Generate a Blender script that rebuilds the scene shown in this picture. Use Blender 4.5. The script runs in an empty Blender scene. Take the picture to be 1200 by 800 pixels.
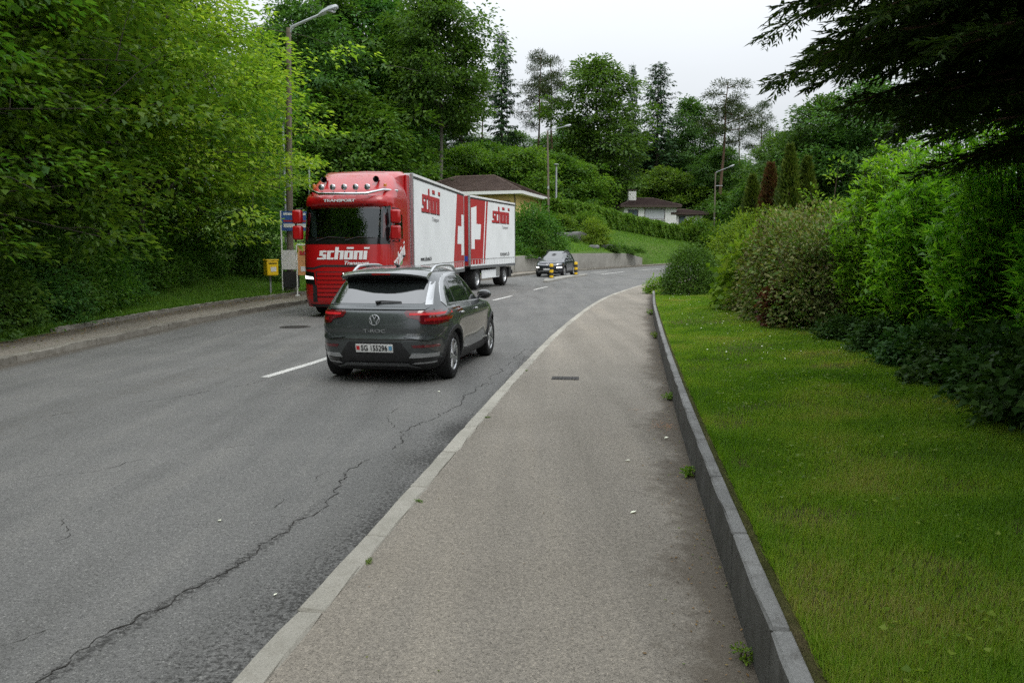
import bpy, bmesh, math, random
import numpy as np
from mathutils import Vector, Matrix, Euler

R = math.radians
PI = math.pi
scene = bpy.context.scene
col = scene.collection

# ------------------------------------------------------------------ camera
CAM_H = 1.70
cam_d = bpy.data.cameras.new('camera')
cam = bpy.data.objects.new('camera', cam_d)
col.objects.link(cam)
cam_d.sensor_width = 36.0
cam_d.lens = 28.0
cam_d.clip_start = 0.05
cam_d.clip_end = 5000
cam.location = (0, 0, CAM_H)
cam.rotation_euler = (R(90) - math.atan(100 / 933.3), 0, 0)
scene.camera = cam

# ------------------------------------------------------------------ sky: pale overcast
SUN_ELEV, SUN_AZ = 52.0, 145.0     # compass-like: azimuth measured from +Y clockwise
world = bpy.data.worlds.new('World')
scene.world = world
world.use_nodes = True
wn, wl = world.node_tree.nodes, world.node_tree.links
wn.clear()
w_out = wn.new('ShaderNodeOutputWorld')
w_bg = wn.new('ShaderNodeBackground')
w_bg.inputs['Strength'].default_value = 0.10
w_sky = wn.new('ShaderNodeTexSky')
w_sky.sky_type = 'NISHITA'
w_sky.sun_disc = False
w_sky.sun_elevation = R(SUN_ELEV)
w_sky.sun_rotation = R(SUN_AZ)
w_sky.dust_density = 4.0
w_sky.air_density = 1.0
w_tc = wn.new('ShaderNodeTexCoord')
w_sep = wn.new('ShaderNodeSeparateXYZ')
wl.new(w_tc.outputs['Generated'], w_sep.inputs[0])
# overcast deck: the usual luminance law, brighter towards the zenith
w_ramp = wn.new('ShaderNodeMapRange')
w_ramp.inputs['From Min'].default_value = 0.0
w_ramp.inputs['From Max'].default_value = 1.0
w_ramp.inputs['To Min'].default_value = 5.2
w_ramp.inputs['To Max'].default_value = 22.5
wl.new(w_sep.outputs['Z'], w_ramp.inputs['Value'])
w_map = wn.new('ShaderNodeMapping')
w_map.inputs['Scale'].default_value = (1.0, 1.0, 3.0)
wl.new(w_tc.outputs['Generated'], w_map.inputs['Vector'])
w_noise = wn.new('ShaderNodeTexNoise')
w_noise.inputs['Scale'].default_value = 2.2
w_noise.inputs['Detail'].default_value = 5
wl.new(w_map.outputs[0], w_noise.inputs['Vector'])
w_nr = wn.new('ShaderNodeMapRange')
w_nr.inputs['To Min'].default_value = 0.92
w_nr.inputs['To Max'].default_value = 1.08
wl.new(w_noise.outputs['Fac'], w_nr.inputs['Value'])
w_mul = wn.new('ShaderNodeMath'); w_mul.operation = 'MULTIPLY'
wl.new(w_ramp.outputs[0], w_mul.inputs[0])
wl.new(w_nr.outputs[0], w_mul.inputs[1])
w_col = wn.new('ShaderNodeVectorMath'); w_col.operation = 'SCALE'
w_col.inputs[0].default_value = (0.955, 1.0, 1.045)
wl.new(w_mul.outputs[0], w_col.inputs['Scale'])
w_mix = wn.new('ShaderNodeMix'); w_mix.data_type = 'RGBA'
w_mix.inputs['Factor'].default_value = 0.93
wl.new(w_sky.outputs[0], w_mix.inputs['A'])
wl.new(w_col.outputs[0], w_mix.inputs['B'])
wl.new(w_mix.outputs['Result'], w_bg.inputs['Color'])
wl.new(w_bg.outputs[0], w_out.inputs['Surface'])

# ------------------------------------------------------------------ soft sun behind the cloud
sun_d = bpy.data.lights.new('sun', 'SUN')
sun_d.energy = 0.9
sun_d.angle = R(25)
sun_d.color = (1.0, 0.96, 0.9)
sun = bpy.data.objects.new('sun', sun_d)
col.objects.link(sun)
_sd = Vector((math.sin(R(SUN_AZ)) * math.cos(R(SUN_ELEV)), math.cos(R(SUN_AZ)) * math.cos(R(SUN_ELEV)), math.sin(R(SUN_ELEV))))
sun.rotation_euler = _sd.to_track_quat('Z', 'Y').to_euler()

vs = scene.view_settings
vs.view_transform = 'Standard'
vs.look = 'None'
vs.exposure = 0.10
vs.gamma = 1.0
vs.use_curve_mapping = False
scene.render.engine = 'CYCLES'
cy = scene.cycles
cy.max_bounces = 6
cy.diffuse_bounces = 3
cy.glossy_bounces = 3
cy.transmission_bounces = 5
cy.transparent_max_bounces = 8
cy.caustics_reflective = False
cy.caustics_refractive = False
cy.use_adaptive_sampling = True
cy.adaptive_threshold = 0.015
cy.use_denoising = False

# ------------------------------------------------------------------ helpers: objects
def link(name, data, parent=None):
    o = bpy.data.objects.new(name, data)
    col.objects.link(o)
    if parent is not None:
        o.parent = parent
    return o

def tag(o, label=None, cat=None, group=None, kind=None):
    if label: o['label'] = label
    if cat: o['category'] = cat
    if group: o['group'] = group
    if kind: o['kind'] = kind
    return o

def thing(name, label, cat, loc=(0, 0, 0), rot=(0, 0, 0), group=None):
    o = link(name, None)
    o.empty_display_size = 0.2
    o.location = loc
    o.rotation_euler = rot
    return tag(o, label, cat, group)

def copy_tree(o, parent=None):
    c = o.copy()
    col.objects.link(c)
    c.parent = parent
    for ch in list(o.children):
        copy_tree(ch, c)
    return c

def fast_mesh(name, V, Q, mat=None, smooth=False):
    """V (n,3), Q (m,k) all faces with k corners"""
    V = np.ascontiguousarray(V, dtype=np.float32)
    Q = np.ascontiguousarray(Q, dtype=np.int32)
    m, k = Q.shape
    me = bpy.data.meshes.new(name)
    me.vertices.add(len(V))
    me.vertices.foreach_set('co', V.ravel())
    me.loops.add(m * k)
    me.loops.foreach_set('vertex_index', Q.ravel())
    me.polygons.add(m)
    me.polygons.foreach_set('loop_start', np.arange(0, m * k, k, dtype=np.int32))
    me.polygons.foreach_set('loop_total', np.full(m, k, dtype=np.int32))
    if smooth:
        me.polygons.foreach_set('use_smooth', np.ones(m, dtype=bool))
    me.update(calc_edges=True)
    if mat: me.materials.append(mat)
    return me

class MB:
    """collects shapes of one part"""
    def __init__(s):
        s.v = []; s.f = []; s.mi = []
    def add(s, vs_, fs, mi=0):
        b = len(s.v)
        s.v += [tuple(p) for p in vs_]
        s.f += [tuple(b + i for i in f) for f in fs]
        s.mi += [mi] * len(fs)
        return s
    def box(s, c, d, rot=None, mi=0, taper=1.0):
        x, y, z = d[0] / 2, d[1] / 2, d[2] / 2
        p = [Vector((sx * x * (taper if sz > 0 else 1), sy * y * (taper if sz > 0 else 1), sz * z)) for sz in (-1, 1) for sy in (-1, 1) for sx in (-1, 1)]
        if rot is not None:
            m = Euler(rot).to_matrix(); p = [m @ q for q in p]
        c = Vector(c)
        return s.add([q + c for q in p], [(0, 2, 3, 1), (4, 5, 7, 6), (0, 1, 5, 4), (2, 6, 7, 3), (0, 4, 6, 2), (1, 3, 7, 5)], mi)
    def cyl(s, p0, p1, r0, r1=None, n=16, cap=True, mi=0):
        r1 = r0 if r1 is None else r1
        p0, p1 = Vector(p0), Vector(p1)
        d = (p1 - p0).normalized()
        a = d.orthogonal().normalized(); b = d.cross(a)
        vs_ = []
        for p, r in ((p0, r0), (p1, r1)):
            for i in range(n):
                t = 2 * PI * i / n
                vs_.append(p + a * (r * math.cos(t)) + b * (r * math.sin(t)))
        fs = [(i, (i + 1) % n, n + (i + 1) % n, n + i) for i in range(n)]
        if cap: fs += [tuple(range(n - 1, -1, -1)), tuple(range(n, 2 * n))]
        return s.add(vs_, fs, mi)
    def tube(s, pts, rad, n=8, mi=0, cap=True):
        V, F = tube_arrays(pts, rad, n, cap)
        return s.add(V, F, mi)
    def lathe(s, prof, n=32, axis='y', c=(0, 0, 0), mi=0, close=False):
        """prof: (radius, offset along the axis)"""
        vs_ = []
        for i in range(n):
            t = 2 * PI * i / n
            for r, h in prof:
                a, b = r * math.cos(t), r * math.sin(t)
                q = {'y': (a, h, b), 'z': (a, b, h), 'x': (h, a, b)}[axis]
                vs_.append((q[0] + c[0], q[1] + c[1], q[2] + c[2]))
        k = len(prof); fs = []
        for i in range(n):
            j = (i + 1) % n
            for q in range(k if close else k - 1):
                q2 = (q + 1) % k
                fs.append((i * k + q, i * k + q2, j * k + q2, j * k + q))
        return s.add(vs_, fs, mi)
    def ball(s, c, r, n=14, m=9, mi=0, rot=None):
        r = (r, r, r) if not hasattr(r, '__len__') else r
        vs_ = []
        M = Euler(rot).to_matrix() if rot else None
        for j in range(m + 1):
            ph = PI * j / m
            for i in range(n):
                t = 2 * PI * i / n
                q = Vector((r[0] * math.sin(ph) * math.cos(t), r[1] * math.sin(ph) * math.sin(t), r[2] * math.cos(ph)))
                if M: q = M @ q
                vs_.append((q[0] + c[0], q[1] + c[1], q[2] + c[2]))
        fs = [(j * n + i, (j + 1) * n + i, (j + 1) * n + (i + 1) % n, j * n + (i + 1) % n) for j in range(m) for i in range(n)]
        return s.add(vs_, fs, mi)
    def prism(s, poly, mp, t0, t1, mi=0):
        """poly 2-D, mp(a,b,t)->3-D; solid between t0 and t1"""
        n = len(poly)
        vs_ = [mp(a, b, t0) for a, b in poly] + [mp(a, b, t1) for a, b in poly]
        fs = [tuple(range(n - 1, -1, -1)), tuple(range(n, 2 * n))] + [(i, (i + 1) % n, n + (i + 1) % n, n + i) for i in range(n)]
        return s.add(vs_, fs, mi)
    def mesh(s, name, mats, smooth=None):
        me = bpy.data.meshes.new(name)
        me.from_pydata(s.v, [], s.f)
        mats = mats if isinstance(mats, (list, tuple)) else [mats]
        for m in mats: me.materials.append(m)
        if len(mats) > 1: me.polygons.foreach_set('material_index', s.mi)
        bm = bmesh.new(); bm.from_mesh(me)
        bmesh.ops.remove_doubles(bm, verts=bm.verts, dist=1e-5)
        bmesh.ops.recalc_face_normals(bm, faces=bm.faces)
        bm.to_mesh(me); bm.free()
        if smooth is not None:
            me.shade_smooth()
            me.set_sharp_from_angle(angle=R(smooth))
        return me
    def build(s, name, mats, parent=None, smooth=None, bevel=0):
        o = link(name, s.mesh(name, mats, smooth), parent)
        if bevel:
            b = o.modifiers.new('bevel', 'BEVEL'); b.width = bevel; b.segments = 2; b.limit_method = 'ANGLE'
        return o

def tube_arrays(pts, rad, n=8, cap=True):
    pts = [Vector(p) for p in pts]
    k = len(pts)
    rad = [rad] * k if not hasattr(rad, '__len__') else rad
    V = []; F = []
    prev = None
    for i, p in enumerate(pts):
        d = (pts[min(i + 1, k - 1)] - pts[max(i - 1, 0)]).normalized()
        if prev is None:
            a = d.orthogonal().normalized()
        else:
            a = (prev - d * prev.dot(d))
            a = a.normalized() if a.length > 1e-6 else d.orthogonal().normalized()
        prev = a
        b = d.cross(a)
        for j in range(n):
            t = 2 * PI * j / n
            V.append(tuple(p + a * (rad[i] * math.cos(t)) + b * (rad[i] * math.sin(t))))
    for i in range(k - 1):
        for j in range(n):
            F.append((i * n + j, i * n + (j + 1) % n, (i + 1) * n + (j + 1) % n, (i + 1) * n + j))
    if cap:
        F.append(tuple(range(n - 1, -1, -1)))
        F.append(tuple(range((k - 1) * n, k * n)))
    return V, F

# ------------------------------------------------------------------ helpers: materials
def new_mat(name):
    m = bpy.data.materials.new(name); m.use_nodes = True
    nt = m.node_tree
    return m, nt.nodes, nt.links, nt.nodes['Principled BSDF']

def plain(name, c, rough=0.5, metal=0.0, spec=0.5, coat=0.0, var=0.12, scale=6.0, bump=0.0, emit=0.0, bscale=None):
    """a paint, metal or plastic with a little mottling"""
    m, n, l, b = new_mat(name)
    tc = n.new('ShaderNodeTexCoord')
    no = n.new('ShaderNodeTexNoise'); no.inputs['Scale'].default_value = scale; no.inputs['Detail'].default_value = 6
    l.new(tc.outputs['Object'], no.inputs['Vector'])
    mr = n.new('ShaderNodeMapRange'); mr.inputs['From Min'].default_value = 0.3; mr.inputs['From Max'].default_value = 0.7
    mr.inputs['To Min'].default_value = 1 - var; mr.inputs['To Max'].default_value = 1 + var
    l.new(no.outputs['Fac'], mr.inputs['Value'])
    sc = n.new('ShaderNodeVectorMath'); sc.operation = 'SCALE'; sc.inputs[0].default_value = c
    l.new(mr.outputs[0], sc.inputs['Scale'])
    l.new(sc.outputs[0], b.inputs['Base Color'])
    b.inputs['Roughness'].default_value = rough
    b.inputs['Metallic'].default_value = metal
    b.inputs['Specular IOR Level'].default_value = spec
    b.inputs['Coat Weight'].default_value = coat
    b.inputs['Coat Roughness'].default_value = 0.06
    if emit:
        b.inputs['Emission Color'].default_value = (*c, 1); b.inputs['Emission Strength'].default_value = emit
    if bump:
        n2 = n.new('ShaderNodeTexNoise'); n2.inputs['Scale'].default_value = bscale or scale * 8; n2.inputs['Detail'].default_value = 4
        l.new(tc.outputs['Object'], n2.inputs['Vector'])
        bp = n.new('ShaderNodeBump'); bp.inputs['Strength'].default_value = bump; bp.inputs['Distance'].default_value = 0.01
        l.new(n2.outputs['Fac'], bp.inputs['Height']); l.new(bp.outputs[0], b.inputs['Normal'])
    return m

def ramp(n, stops):
    r = n.new('ShaderNodeValToRGB')
    e = r.color_ramp.elements
    while len(e) < len(stops): e.new(0.5)
    for i, (p, c) in enumerate(stops):
        e[i].position = p; e[i].color = (*c, 1)
    return r

def leaf_mat(name, cols, trans=0.3, rough=0.5, spec=0.2, gain=1.45, clump=0.35, cscale=0.8, rw=1.0, tint=(1.25, 1.3, 0.6)):
    """leaf colour varies leaf by leaf, clump by clump and plant by plant"""
    m, n, l, b = new_mat(name)
    geo = n.new('ShaderNodeNewGeometry')
    tc = n.new('ShaderNodeTexCoord')
    oi = n.new('ShaderNodeObjectInfo')
    no = n.new('ShaderNodeTexNoise'); no.inputs['Scale'].default_value = cscale; no.inputs['Detail'].default_value = 3
    l.new(tc.outputs['Object'], no.inputs['Vector'])
    a = n.new('ShaderNodeMath'); a.operation = 'MULTIPLY_ADD'
    l.new(no.outputs['Fac'], a.inputs[0]); a.inputs[1].default_value = clump * 2.2; a.inputs[2].default_value = -clump * 1.1
    a2 = n.new('ShaderNodeMath'); a2.operation = 'ADD'
    rr_ = n.new('ShaderNodeMath'); rr_.operation = 'MULTIPLY_ADD'; l.new(geo.outputs['Random Per Island'], rr_.inputs[0]); rr_.inputs[1].default_value = rw; rr_.inputs[2].default_value = (1 - rw) / 2
    l.new(rr_.outputs[0], a2.inputs[0]); l.new(a.outputs[0], a2.inputs[1])
    k = len(cols)
    r = ramp(n, [(i / max(1, k - 1), (c[0] * gain, c[1] * gain * 1.03, c[2] * gain * 0.85)) for i, c in enumerate(cols)])
    l.new(a2.outputs[0], r.inputs['Fac'])
    hs = n.new('ShaderNodeHueSaturation')
    mh = n.new('ShaderNodeMapRange'); mh.inputs['To Min'].default_value = 0.488; mh.inputs['To Max'].default_value = 0.512
    l.new(oi.outputs['Random'], mh.inputs['Value']); l.new(mh.outputs[0], hs.inputs['Hue'])
    mv = n.new('ShaderNodeMapRange'); mv.inputs['To Min'].default_value = 0.85; mv.inputs['To Max'].default_value = 1.15
    l.new(oi.outputs['Random'], mv.inputs['Value']); l.new(mv.outputs[0], hs.inputs['Value'])
    l.new(r.outputs['Color'], hs.inputs['Color'])
    l.new(hs.outputs[0], b.inputs['Base Color'])
    b.inputs['Roughness'].default_value = rough
    b.inputs['Specular IOR Level'].default_value = spec
    if trans > 0:
        t = n.new('ShaderNodeBsdfTranslucent')
        tm = n.new('ShaderNodeVectorMath'); tm.operation = 'MULTIPLY'; tm.inputs[1].default_value = tint
        l.new(hs.outputs[0], tm.inputs[0]); l.new(tm.outputs[0], t.inputs['Color'])
        mx = n.new('ShaderNodeMixShader'); mx.inputs[0].default_value = min(0.5, trans * 1.25)
        l.new(b.outputs[0], mx.inputs[1]); l.new(t.outputs[0], mx.inputs[2])
        l.new(mx.outputs[0], n['Material Output'].inputs['Surface'])
    return m

def asphalt_mat(name, c_lo, c_hi, speck, dark=None, stain=False, dirt=None):
    m, n, l, b = new_mat(name)
    tc = n.new('ShaderNodeTexCoord')
    def noise(s, d=6, rgh=0.6):
        q = n.new('ShaderNodeTexNoise'); q.inputs['Scale'].default_value = s; q.inputs['Detail'].default_value = d; q.inputs['Roughness'].default_value = rgh
        l.new(tc.outputs['Object'], q.inputs['Vector']); return q
    big = noise(0.55, 8, 0.62)
    r1 = ramp(n, [(0.3, c_lo), (0.7, c_hi)])
    l.new(big.outputs['Fac'], r1.inputs['Fac'])
    # stones of the aggregate, fading with the size of a pixel far away by themselves
    vo = n.new('ShaderNodeTexVoronoi'); vo.inputs['Scale'].default_value = 150
    l.new(tc.outputs['Object'], vo.inputs['Vector'])
    sp = n.new('ShaderNodeSeparateColor'); l.new(vo.outputs['Color'], sp.inputs[0])
    r2 = ramp(n, [(0.0, (0.55,) * 3), (0.25, (0.9,) * 3), (0.8, (1.05,) * 3), (0.95, (1.25,) * 3), (1.0, speck)])
    l.new(sp.outputs[0], r2.inputs['Fac'])
    mu = n.new('ShaderNodeMix'); mu.data_type = 'RGBA'; mu.blend_type = 'MULTIPLY'; mu.inputs['Factor'].default_value = 1
    l.new(r1.outputs[0], mu.inputs['A']); l.new(r2.outputs[0], mu.inputs['B'])
    fine = noise(38, 4, 0.7)
    r3 = ramp(n, [(0.3, (0.8,) * 3), (0.7, (1.2,) * 3)])
    l.new(fine.outputs['Fac'], r3.inputs['Fac'])
    mu2 = n.new('ShaderNodeMix'); mu2.data_type = 'RGBA'; mu2.blend_type = 'MULTIPLY'; mu2.inputs['Factor'].default_value = 1
    l.new(mu.outputs['Result'], mu2.inputs['A']); l.new(r3.outputs[0], mu2.inputs['B'])
    # long faint streaks in the direction of travel
    mp = n.new('ShaderNodeMapping'); mp.inputs['Scale'].default_value = (1.5, 0.13, 1.0); mp.inputs['Rotation'].default_value = (0, 0, 0.13)
    l.new(tc.outputs['Object'], mp.inputs[0])
    sn = n.new('ShaderNodeTexNoise'); sn.inputs['Scale'].default_value = 1.6; sn.inputs['Detail'].default_value = 6; l.new(mp.outputs[0], sn.inputs['Vector'])
    r4 = ramp(n, [(0.3, (0.84, 0.84, 0.83)), (0.5, (1.0, 1.0, 1.0)), (0.7, (1.14, 1.13, 1.11))])
    l.new(sn.outputs['Fac'], r4.inputs['Fac'])
    mu3 = n.new('ShaderNodeMix'); mu3.data_type = 'RGBA'; mu3.blend_type = 'MULTIPLY'; mu3.inputs['Factor'].default_value = 1
    l.new(mu2.outputs['Result'], mu3.inputs['A']); l.new(r4.outputs[0], mu3.inputs['B'])
    last = mu3.outputs['Result']
    if stain:
        at = n.new('ShaderNodeAttribute'); at.attribute_name = 'stain'
        ns = noise(34, 9, 0.82)
        ad = n.new('ShaderNodeMath'); ad.operation = 'MULTIPLY_ADD'; ad.inputs[1].default_value = 3.4; ad.inputs[2].default_value = -1.75
        l.new(ns.outputs['Fac'], ad.inputs[0])
        ad2 = n.new('ShaderNodeMath'); ad2.operation = 'ADD'; l.new(ad.outputs[0], ad2.inputs[0]); l.new(at.outputs['Fac'], ad2.inputs[1])
        mr = n.new('ShaderNodeMapRange'); mr.inputs['From Min'].default_value = 0.34; mr.inputs['From Max'].default_value = 0.62; mr.inputs['To Max'].default_value = 0.8
        l.new(ad2.outputs[0], mr.inputs['Value'])
        mm = n.new('ShaderNodeMix'); mm.data_type = 'RGBA'
        l.new(mr.outputs[0], mm.inputs['Factor']); l.new(last, mm.inputs['A']); mm.inputs['B'].default_value = (*dark, 1)
        last = mm.outputs['Result']
    if dirt:
        at2 = n.new('ShaderNodeAttribute'); at2.attribute_name = 'dirt'
        ns2 = noise(9, 8, 0.7)
        ad = n.new('ShaderNodeMath'); ad.operation = 'MULTIPLY_ADD'; ad.inputs[1].default_value = 1.4; ad.inputs[2].default_value = -0.7
        l.new(ns2.outputs['Fac'], ad.inputs[0])
        ad2 = n.new('ShaderNodeMath'); ad2.operation = 'ADD'; l.new(ad.outputs[0], ad2.inputs[0]); l.new(at2.outputs['Fac'], ad2.inputs[1])
        mr = n.new('ShaderNodeMapRange'); mr.inputs['From Min'].default_value = 0.3; mr.inputs['From Max'].default_value = 0.8; mr.inputs['To Max'].default_value = 0.75
        l.new(ad2.outputs[0], mr.inputs['Value'])
        mm = n.new('ShaderNodeMix'); mm.data_type = 'RGBA'
        l.new(mr.outputs[0], mm.inputs['Factor']); l.new(last, mm.inputs['A']); mm.inputs['B'].default_value = (*dirt, 1)
        last = mm.outputs['Result']
    l.new(last, b.inputs['Base Color'])
    b.inputs['Roughness'].default_value = 0.85
    b.inputs['Specular IOR Level'].default_value = 0.3
    bp = n.new('ShaderNodeBump'); bp.inputs['Strength'].default_value = 0.55; bp.inputs['Distance'].default_value = 0.006
    l.new(vo.outputs['Distance'], bp.inputs['Height']); l.new(bp.outputs[0], b.inputs['Normal'])
    return m

def concrete_mat(name, c0, c1, sc=3.0, dirt=(0.10, 0.085, 0.06), amount=0.5, bump=0.4, face=None):
    m, n, l, b = new_mat(name)
    tc = n.new('ShaderNodeTexCoord'); oi = n.new('ShaderNodeObjectInfo')
    ad = n.new('ShaderNodeVectorMath'); ad.operation = 'ADD'
    l.new(tc.outputs['Object'], ad.inputs[0]); 
    sc_ = n.new('ShaderNodeVectorMath'); sc_.operation = 'SCALE'; sc_.inputs['Scale'].default_value = 0.73
    l.new(oi.outputs['Location'], sc_.inputs[0]); l.new(sc_.outputs[0], ad.inputs[1])
    def noise(s, d=7, rg=0.62):
        q = n.new('ShaderNodeTexNoise'); q.inputs['Scale'].default_value = s; q.inputs['Detail'].default_value = d; q.inputs['Roughness'].default_value = rg
        l.new(ad.outputs[0], q.inputs['Vector']); return q
    a = noise(sc); r = ramp(n, [(0.3, c0), (0.7, c1)]); l.new(a.outputs['Fac'], r.inputs['Fac'])
    d = noise(sc * 2.7, 10, 0.72)
    mr = n.new('ShaderNodeMapRange'); mr.inputs['From Min'].default_value = 0.5; mr.inputs['From Max'].default_value = 0.72; mr.inputs['To Max'].default_value = amount
    l.new(d.outputs['Fac'], mr.inputs['Value'])
    mx = n.new('ShaderNodeMix'); mx.data_type = 'RGBA'; l.new(mr.outputs[0], mx.inputs['Factor']); l.new(r.outputs[0], mx.inputs['A']); mx.inputs['B'].default_value = (*dirt, 1)
    if face:   # upright faces are mixed toward a darker, mottled colour
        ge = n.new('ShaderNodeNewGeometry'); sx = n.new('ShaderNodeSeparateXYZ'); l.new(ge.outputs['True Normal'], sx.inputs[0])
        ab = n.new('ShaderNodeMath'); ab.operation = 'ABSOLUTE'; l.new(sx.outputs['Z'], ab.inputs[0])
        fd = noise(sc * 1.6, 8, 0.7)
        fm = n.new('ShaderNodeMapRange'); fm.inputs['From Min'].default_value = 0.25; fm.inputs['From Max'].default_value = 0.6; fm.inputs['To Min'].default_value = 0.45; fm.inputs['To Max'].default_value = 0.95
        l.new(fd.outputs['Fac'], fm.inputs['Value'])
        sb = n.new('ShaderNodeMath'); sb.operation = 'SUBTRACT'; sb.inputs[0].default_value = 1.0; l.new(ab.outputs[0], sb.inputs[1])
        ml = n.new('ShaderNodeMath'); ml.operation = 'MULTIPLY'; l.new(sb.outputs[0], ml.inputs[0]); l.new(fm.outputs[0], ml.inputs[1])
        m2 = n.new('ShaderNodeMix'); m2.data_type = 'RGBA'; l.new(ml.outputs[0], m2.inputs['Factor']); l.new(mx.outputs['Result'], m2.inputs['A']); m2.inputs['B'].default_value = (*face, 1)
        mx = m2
    f = noise(90, 3)
    rf = ramp(n, [(0.3, (0.82,) * 3), (0.7, (1.15,) * 3)]); l.new(f.outputs['Fac'], rf.inputs['Fac'])
    mu = n.new('ShaderNodeMix'); mu.data_type = 'RGBA'; mu.blend_type = 'MULTIPLY'; mu.inputs['Factor'].default_value = 1
    l.new(mx.outputs['Result'], mu.inputs['A']); l.new(rf.outputs[0], mu.inputs['B'])
    hv = n.new('ShaderNodeHueSaturation'); mv = n.new('ShaderNodeMapRange'); mv.inputs['To Min'].default_value = 0.86; mv.inputs['To Max'].default_value = 1.1
    l.new(oi.outputs['Random'], mv.inputs['Value']); l.new(mv.outputs[0], hv.inputs['Value']); l.new(mu.outputs['Result'], hv.inputs['Color'])
    l.new(hv.outputs[0], b.inputs['Base Color'])
    b.inputs['Roughness'].default_value = 0.85
    b.inputs['Specular IOR Level'].default_value = 0.3
    bp = n.new('ShaderNodeBump'); bp.inputs['Strength'].default_value = bump; bp.inputs['Distance'].default_value = 0.006
    l.new(f.outputs['Fac'], bp.inputs['Height']); l.new(bp.outputs[0], b.inputs['Normal'])
    return m

def soil_grass_mat(name, cols, scale=1.5, patch=None):
    m, n, l, b = new_mat(name)
    tc = n.new('ShaderNodeTexCoord')
    a = n.new('ShaderNodeTexNoise'); a.inputs['Scale'].default_value = scale; a.inputs['Detail'].default_value = 9; a.inputs['Roughness'].default_value = 0.68
    l.new(tc.outputs['Object'], a.inputs['Vector'])
    k = len(cols)
    r = ramp(n, [(0.28 + 0.44 * i / (k - 1), c) for i, c in enumerate(cols)])
    l.new(a.outputs['Fac'], r.inputs['Fac'])
    f = n.new('ShaderNodeTexNoise'); f.inputs['Scale'].default_value = 22; f.inputs['Detail'].default_value = 6; f.inputs['Roughness'].default_value = 0.75
    l.new(tc.outputs['Object'], f.inputs['Vector'])
    rf = ramp(n, [(0.3, (0.55,) * 3), (0.7, (1.4,) * 3)]); l.new(f.outputs['Fac'], rf.inputs['Fac'])
    mu = n.new('ShaderNodeMix'); mu.data_type = 'RGBA'; mu.blend_type = 'MULTIPLY'; mu.inputs['Factor'].default_value = 1
    l.new(r.outputs[0], mu.inputs['A']); l.new(rf.outputs[0], mu.inputs['B'])
    l.new(mu.outputs['Result'], b.inputs['Base Color'])
    b.inputs['Roughness'].default_value = 0.95; b.inputs['Specular IOR Level'].default_value = 0.1
    bp = n.new('ShaderNodeBump'); bp.inputs['Strength'].default_value = 0.8; bp.inputs['Distance'].default_value = 0.05
    l.new(f.outputs['Fac'], bp.inputs['Height']); l.new(bp.outputs[0], b.inputs['Normal'])
    return m

def bark_mat(name, c0, c1):
    m, n, l, b = new_mat(name)
    tc = n.new('ShaderNodeTexCoord')
    mp = n.new('ShaderNodeMapping'); mp.inputs['Scale'].default_value = (4, 4, 0.8); l.new(tc.outputs['Object'], mp.inputs[0])
    a = n.new('ShaderNodeTexNoise'); a.inputs['Scale'].default_value = 3; a.inputs['Detail'].default_value = 8
    l.new(mp.outputs[0], a.inputs['Vector'])
    r = ramp(n, [(0.3, c0), (0.7, c1)]); l.new(a.outputs['Fac'], r.inputs['Fac'])
    l.new(r.outputs[0], b.inputs['Base Color']); b.inputs['Roughness'].default_value = 0.9; b.inputs['Specular IOR Level'].default_value = 0.15
    bp = n.new('ShaderNodeBump'); bp.inputs['Strength'].default_value = 0.7; bp.inputs['Distance'].default_value = 0.03
    l.new(a.outputs['Fac'], bp.inputs['Height']); l.new(bp.outputs[0], b.inputs['Normal'])
    return m

M = {}
M['asphalt'] = asphalt_mat('road asphalt', (0.126, 0.125, 0.119), (0.164, 0.161, 0.153), (1.9, 1.9, 1.85), dark=(0.022, 0.021, 0.019), stain=True, dirt=(0.085, 0.07, 0.05))
M['path'] = asphalt_mat('footpath asphalt', (0.212, 0.189, 0.156), (0.258, 0.233, 0.196), (1.5, 1.48, 1.42), dark=(0.04, 0.036, 0.03), stain=True, dirt=(0.075, 0.06, 0.042))
M['kerb'] = concrete_mat('kerb concrete', (0.30, 0.285, 0.24), (0.39, 0.37, 0.32), 3.5, (0.17, 0.15, 0.115), 0.45)
M['old_kerb'] = concrete_mat('old kerb stone', (0.17, 0.155, 0.13), (0.26, 0.245, 0.21), 3.5, (0.07, 0.06, 0.035), 0.7)
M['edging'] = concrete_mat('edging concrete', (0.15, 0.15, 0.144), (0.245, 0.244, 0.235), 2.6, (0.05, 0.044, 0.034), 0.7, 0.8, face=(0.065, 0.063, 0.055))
M['wall_concrete'] = concrete_mat('bank wall concrete', (0.25, 0.24, 0.215), (0.36, 0.35, 0.315), 0.7, (0.13, 0.12, 0.10), 0.5)
M['line'] = asphalt_mat('road paint', (0.5, 0.5, 0.47), (0.62, 0.61, 0.58), (1.2, 1.2, 1.2), dark=(0.12, 0.12, 0.11), stain=True)
M['crack'] = plain('open crack', (0.04, 0.038, 0.035), 0.95, var=0.3, scale=40, spec=0.1)
M['iron'] = plain('cast iron', (0.05, 0.046, 0.042), 0.7, metal=0.4, var=0.3, scale=30, bump=0.4)
M['soil'] = soil_grass_mat('lawn soil', [(0.055, 0.05, 0.02), (0.075, 0.08, 0.022), (0.12, 0.095, 0.05)], 1.2)
M['bank'] = soil_grass_mat('rough bank grass', [(0.055, 0.105, 0.02), (0.085, 0.15, 0.03), (0.12, 0.155, 0.045)], 0.5)
M['forest_floor'] = soil_grass_mat('forest floor', [(0.02, 0.035, 0.01), (0.04, 0.05, 0.018), (0.05, 0.045, 0.025)], 0.4)
M['bark'] = bark_mat('grey bark', (0.05, 0.042, 0.034), (0.12, 0.105, 0.088))
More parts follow.
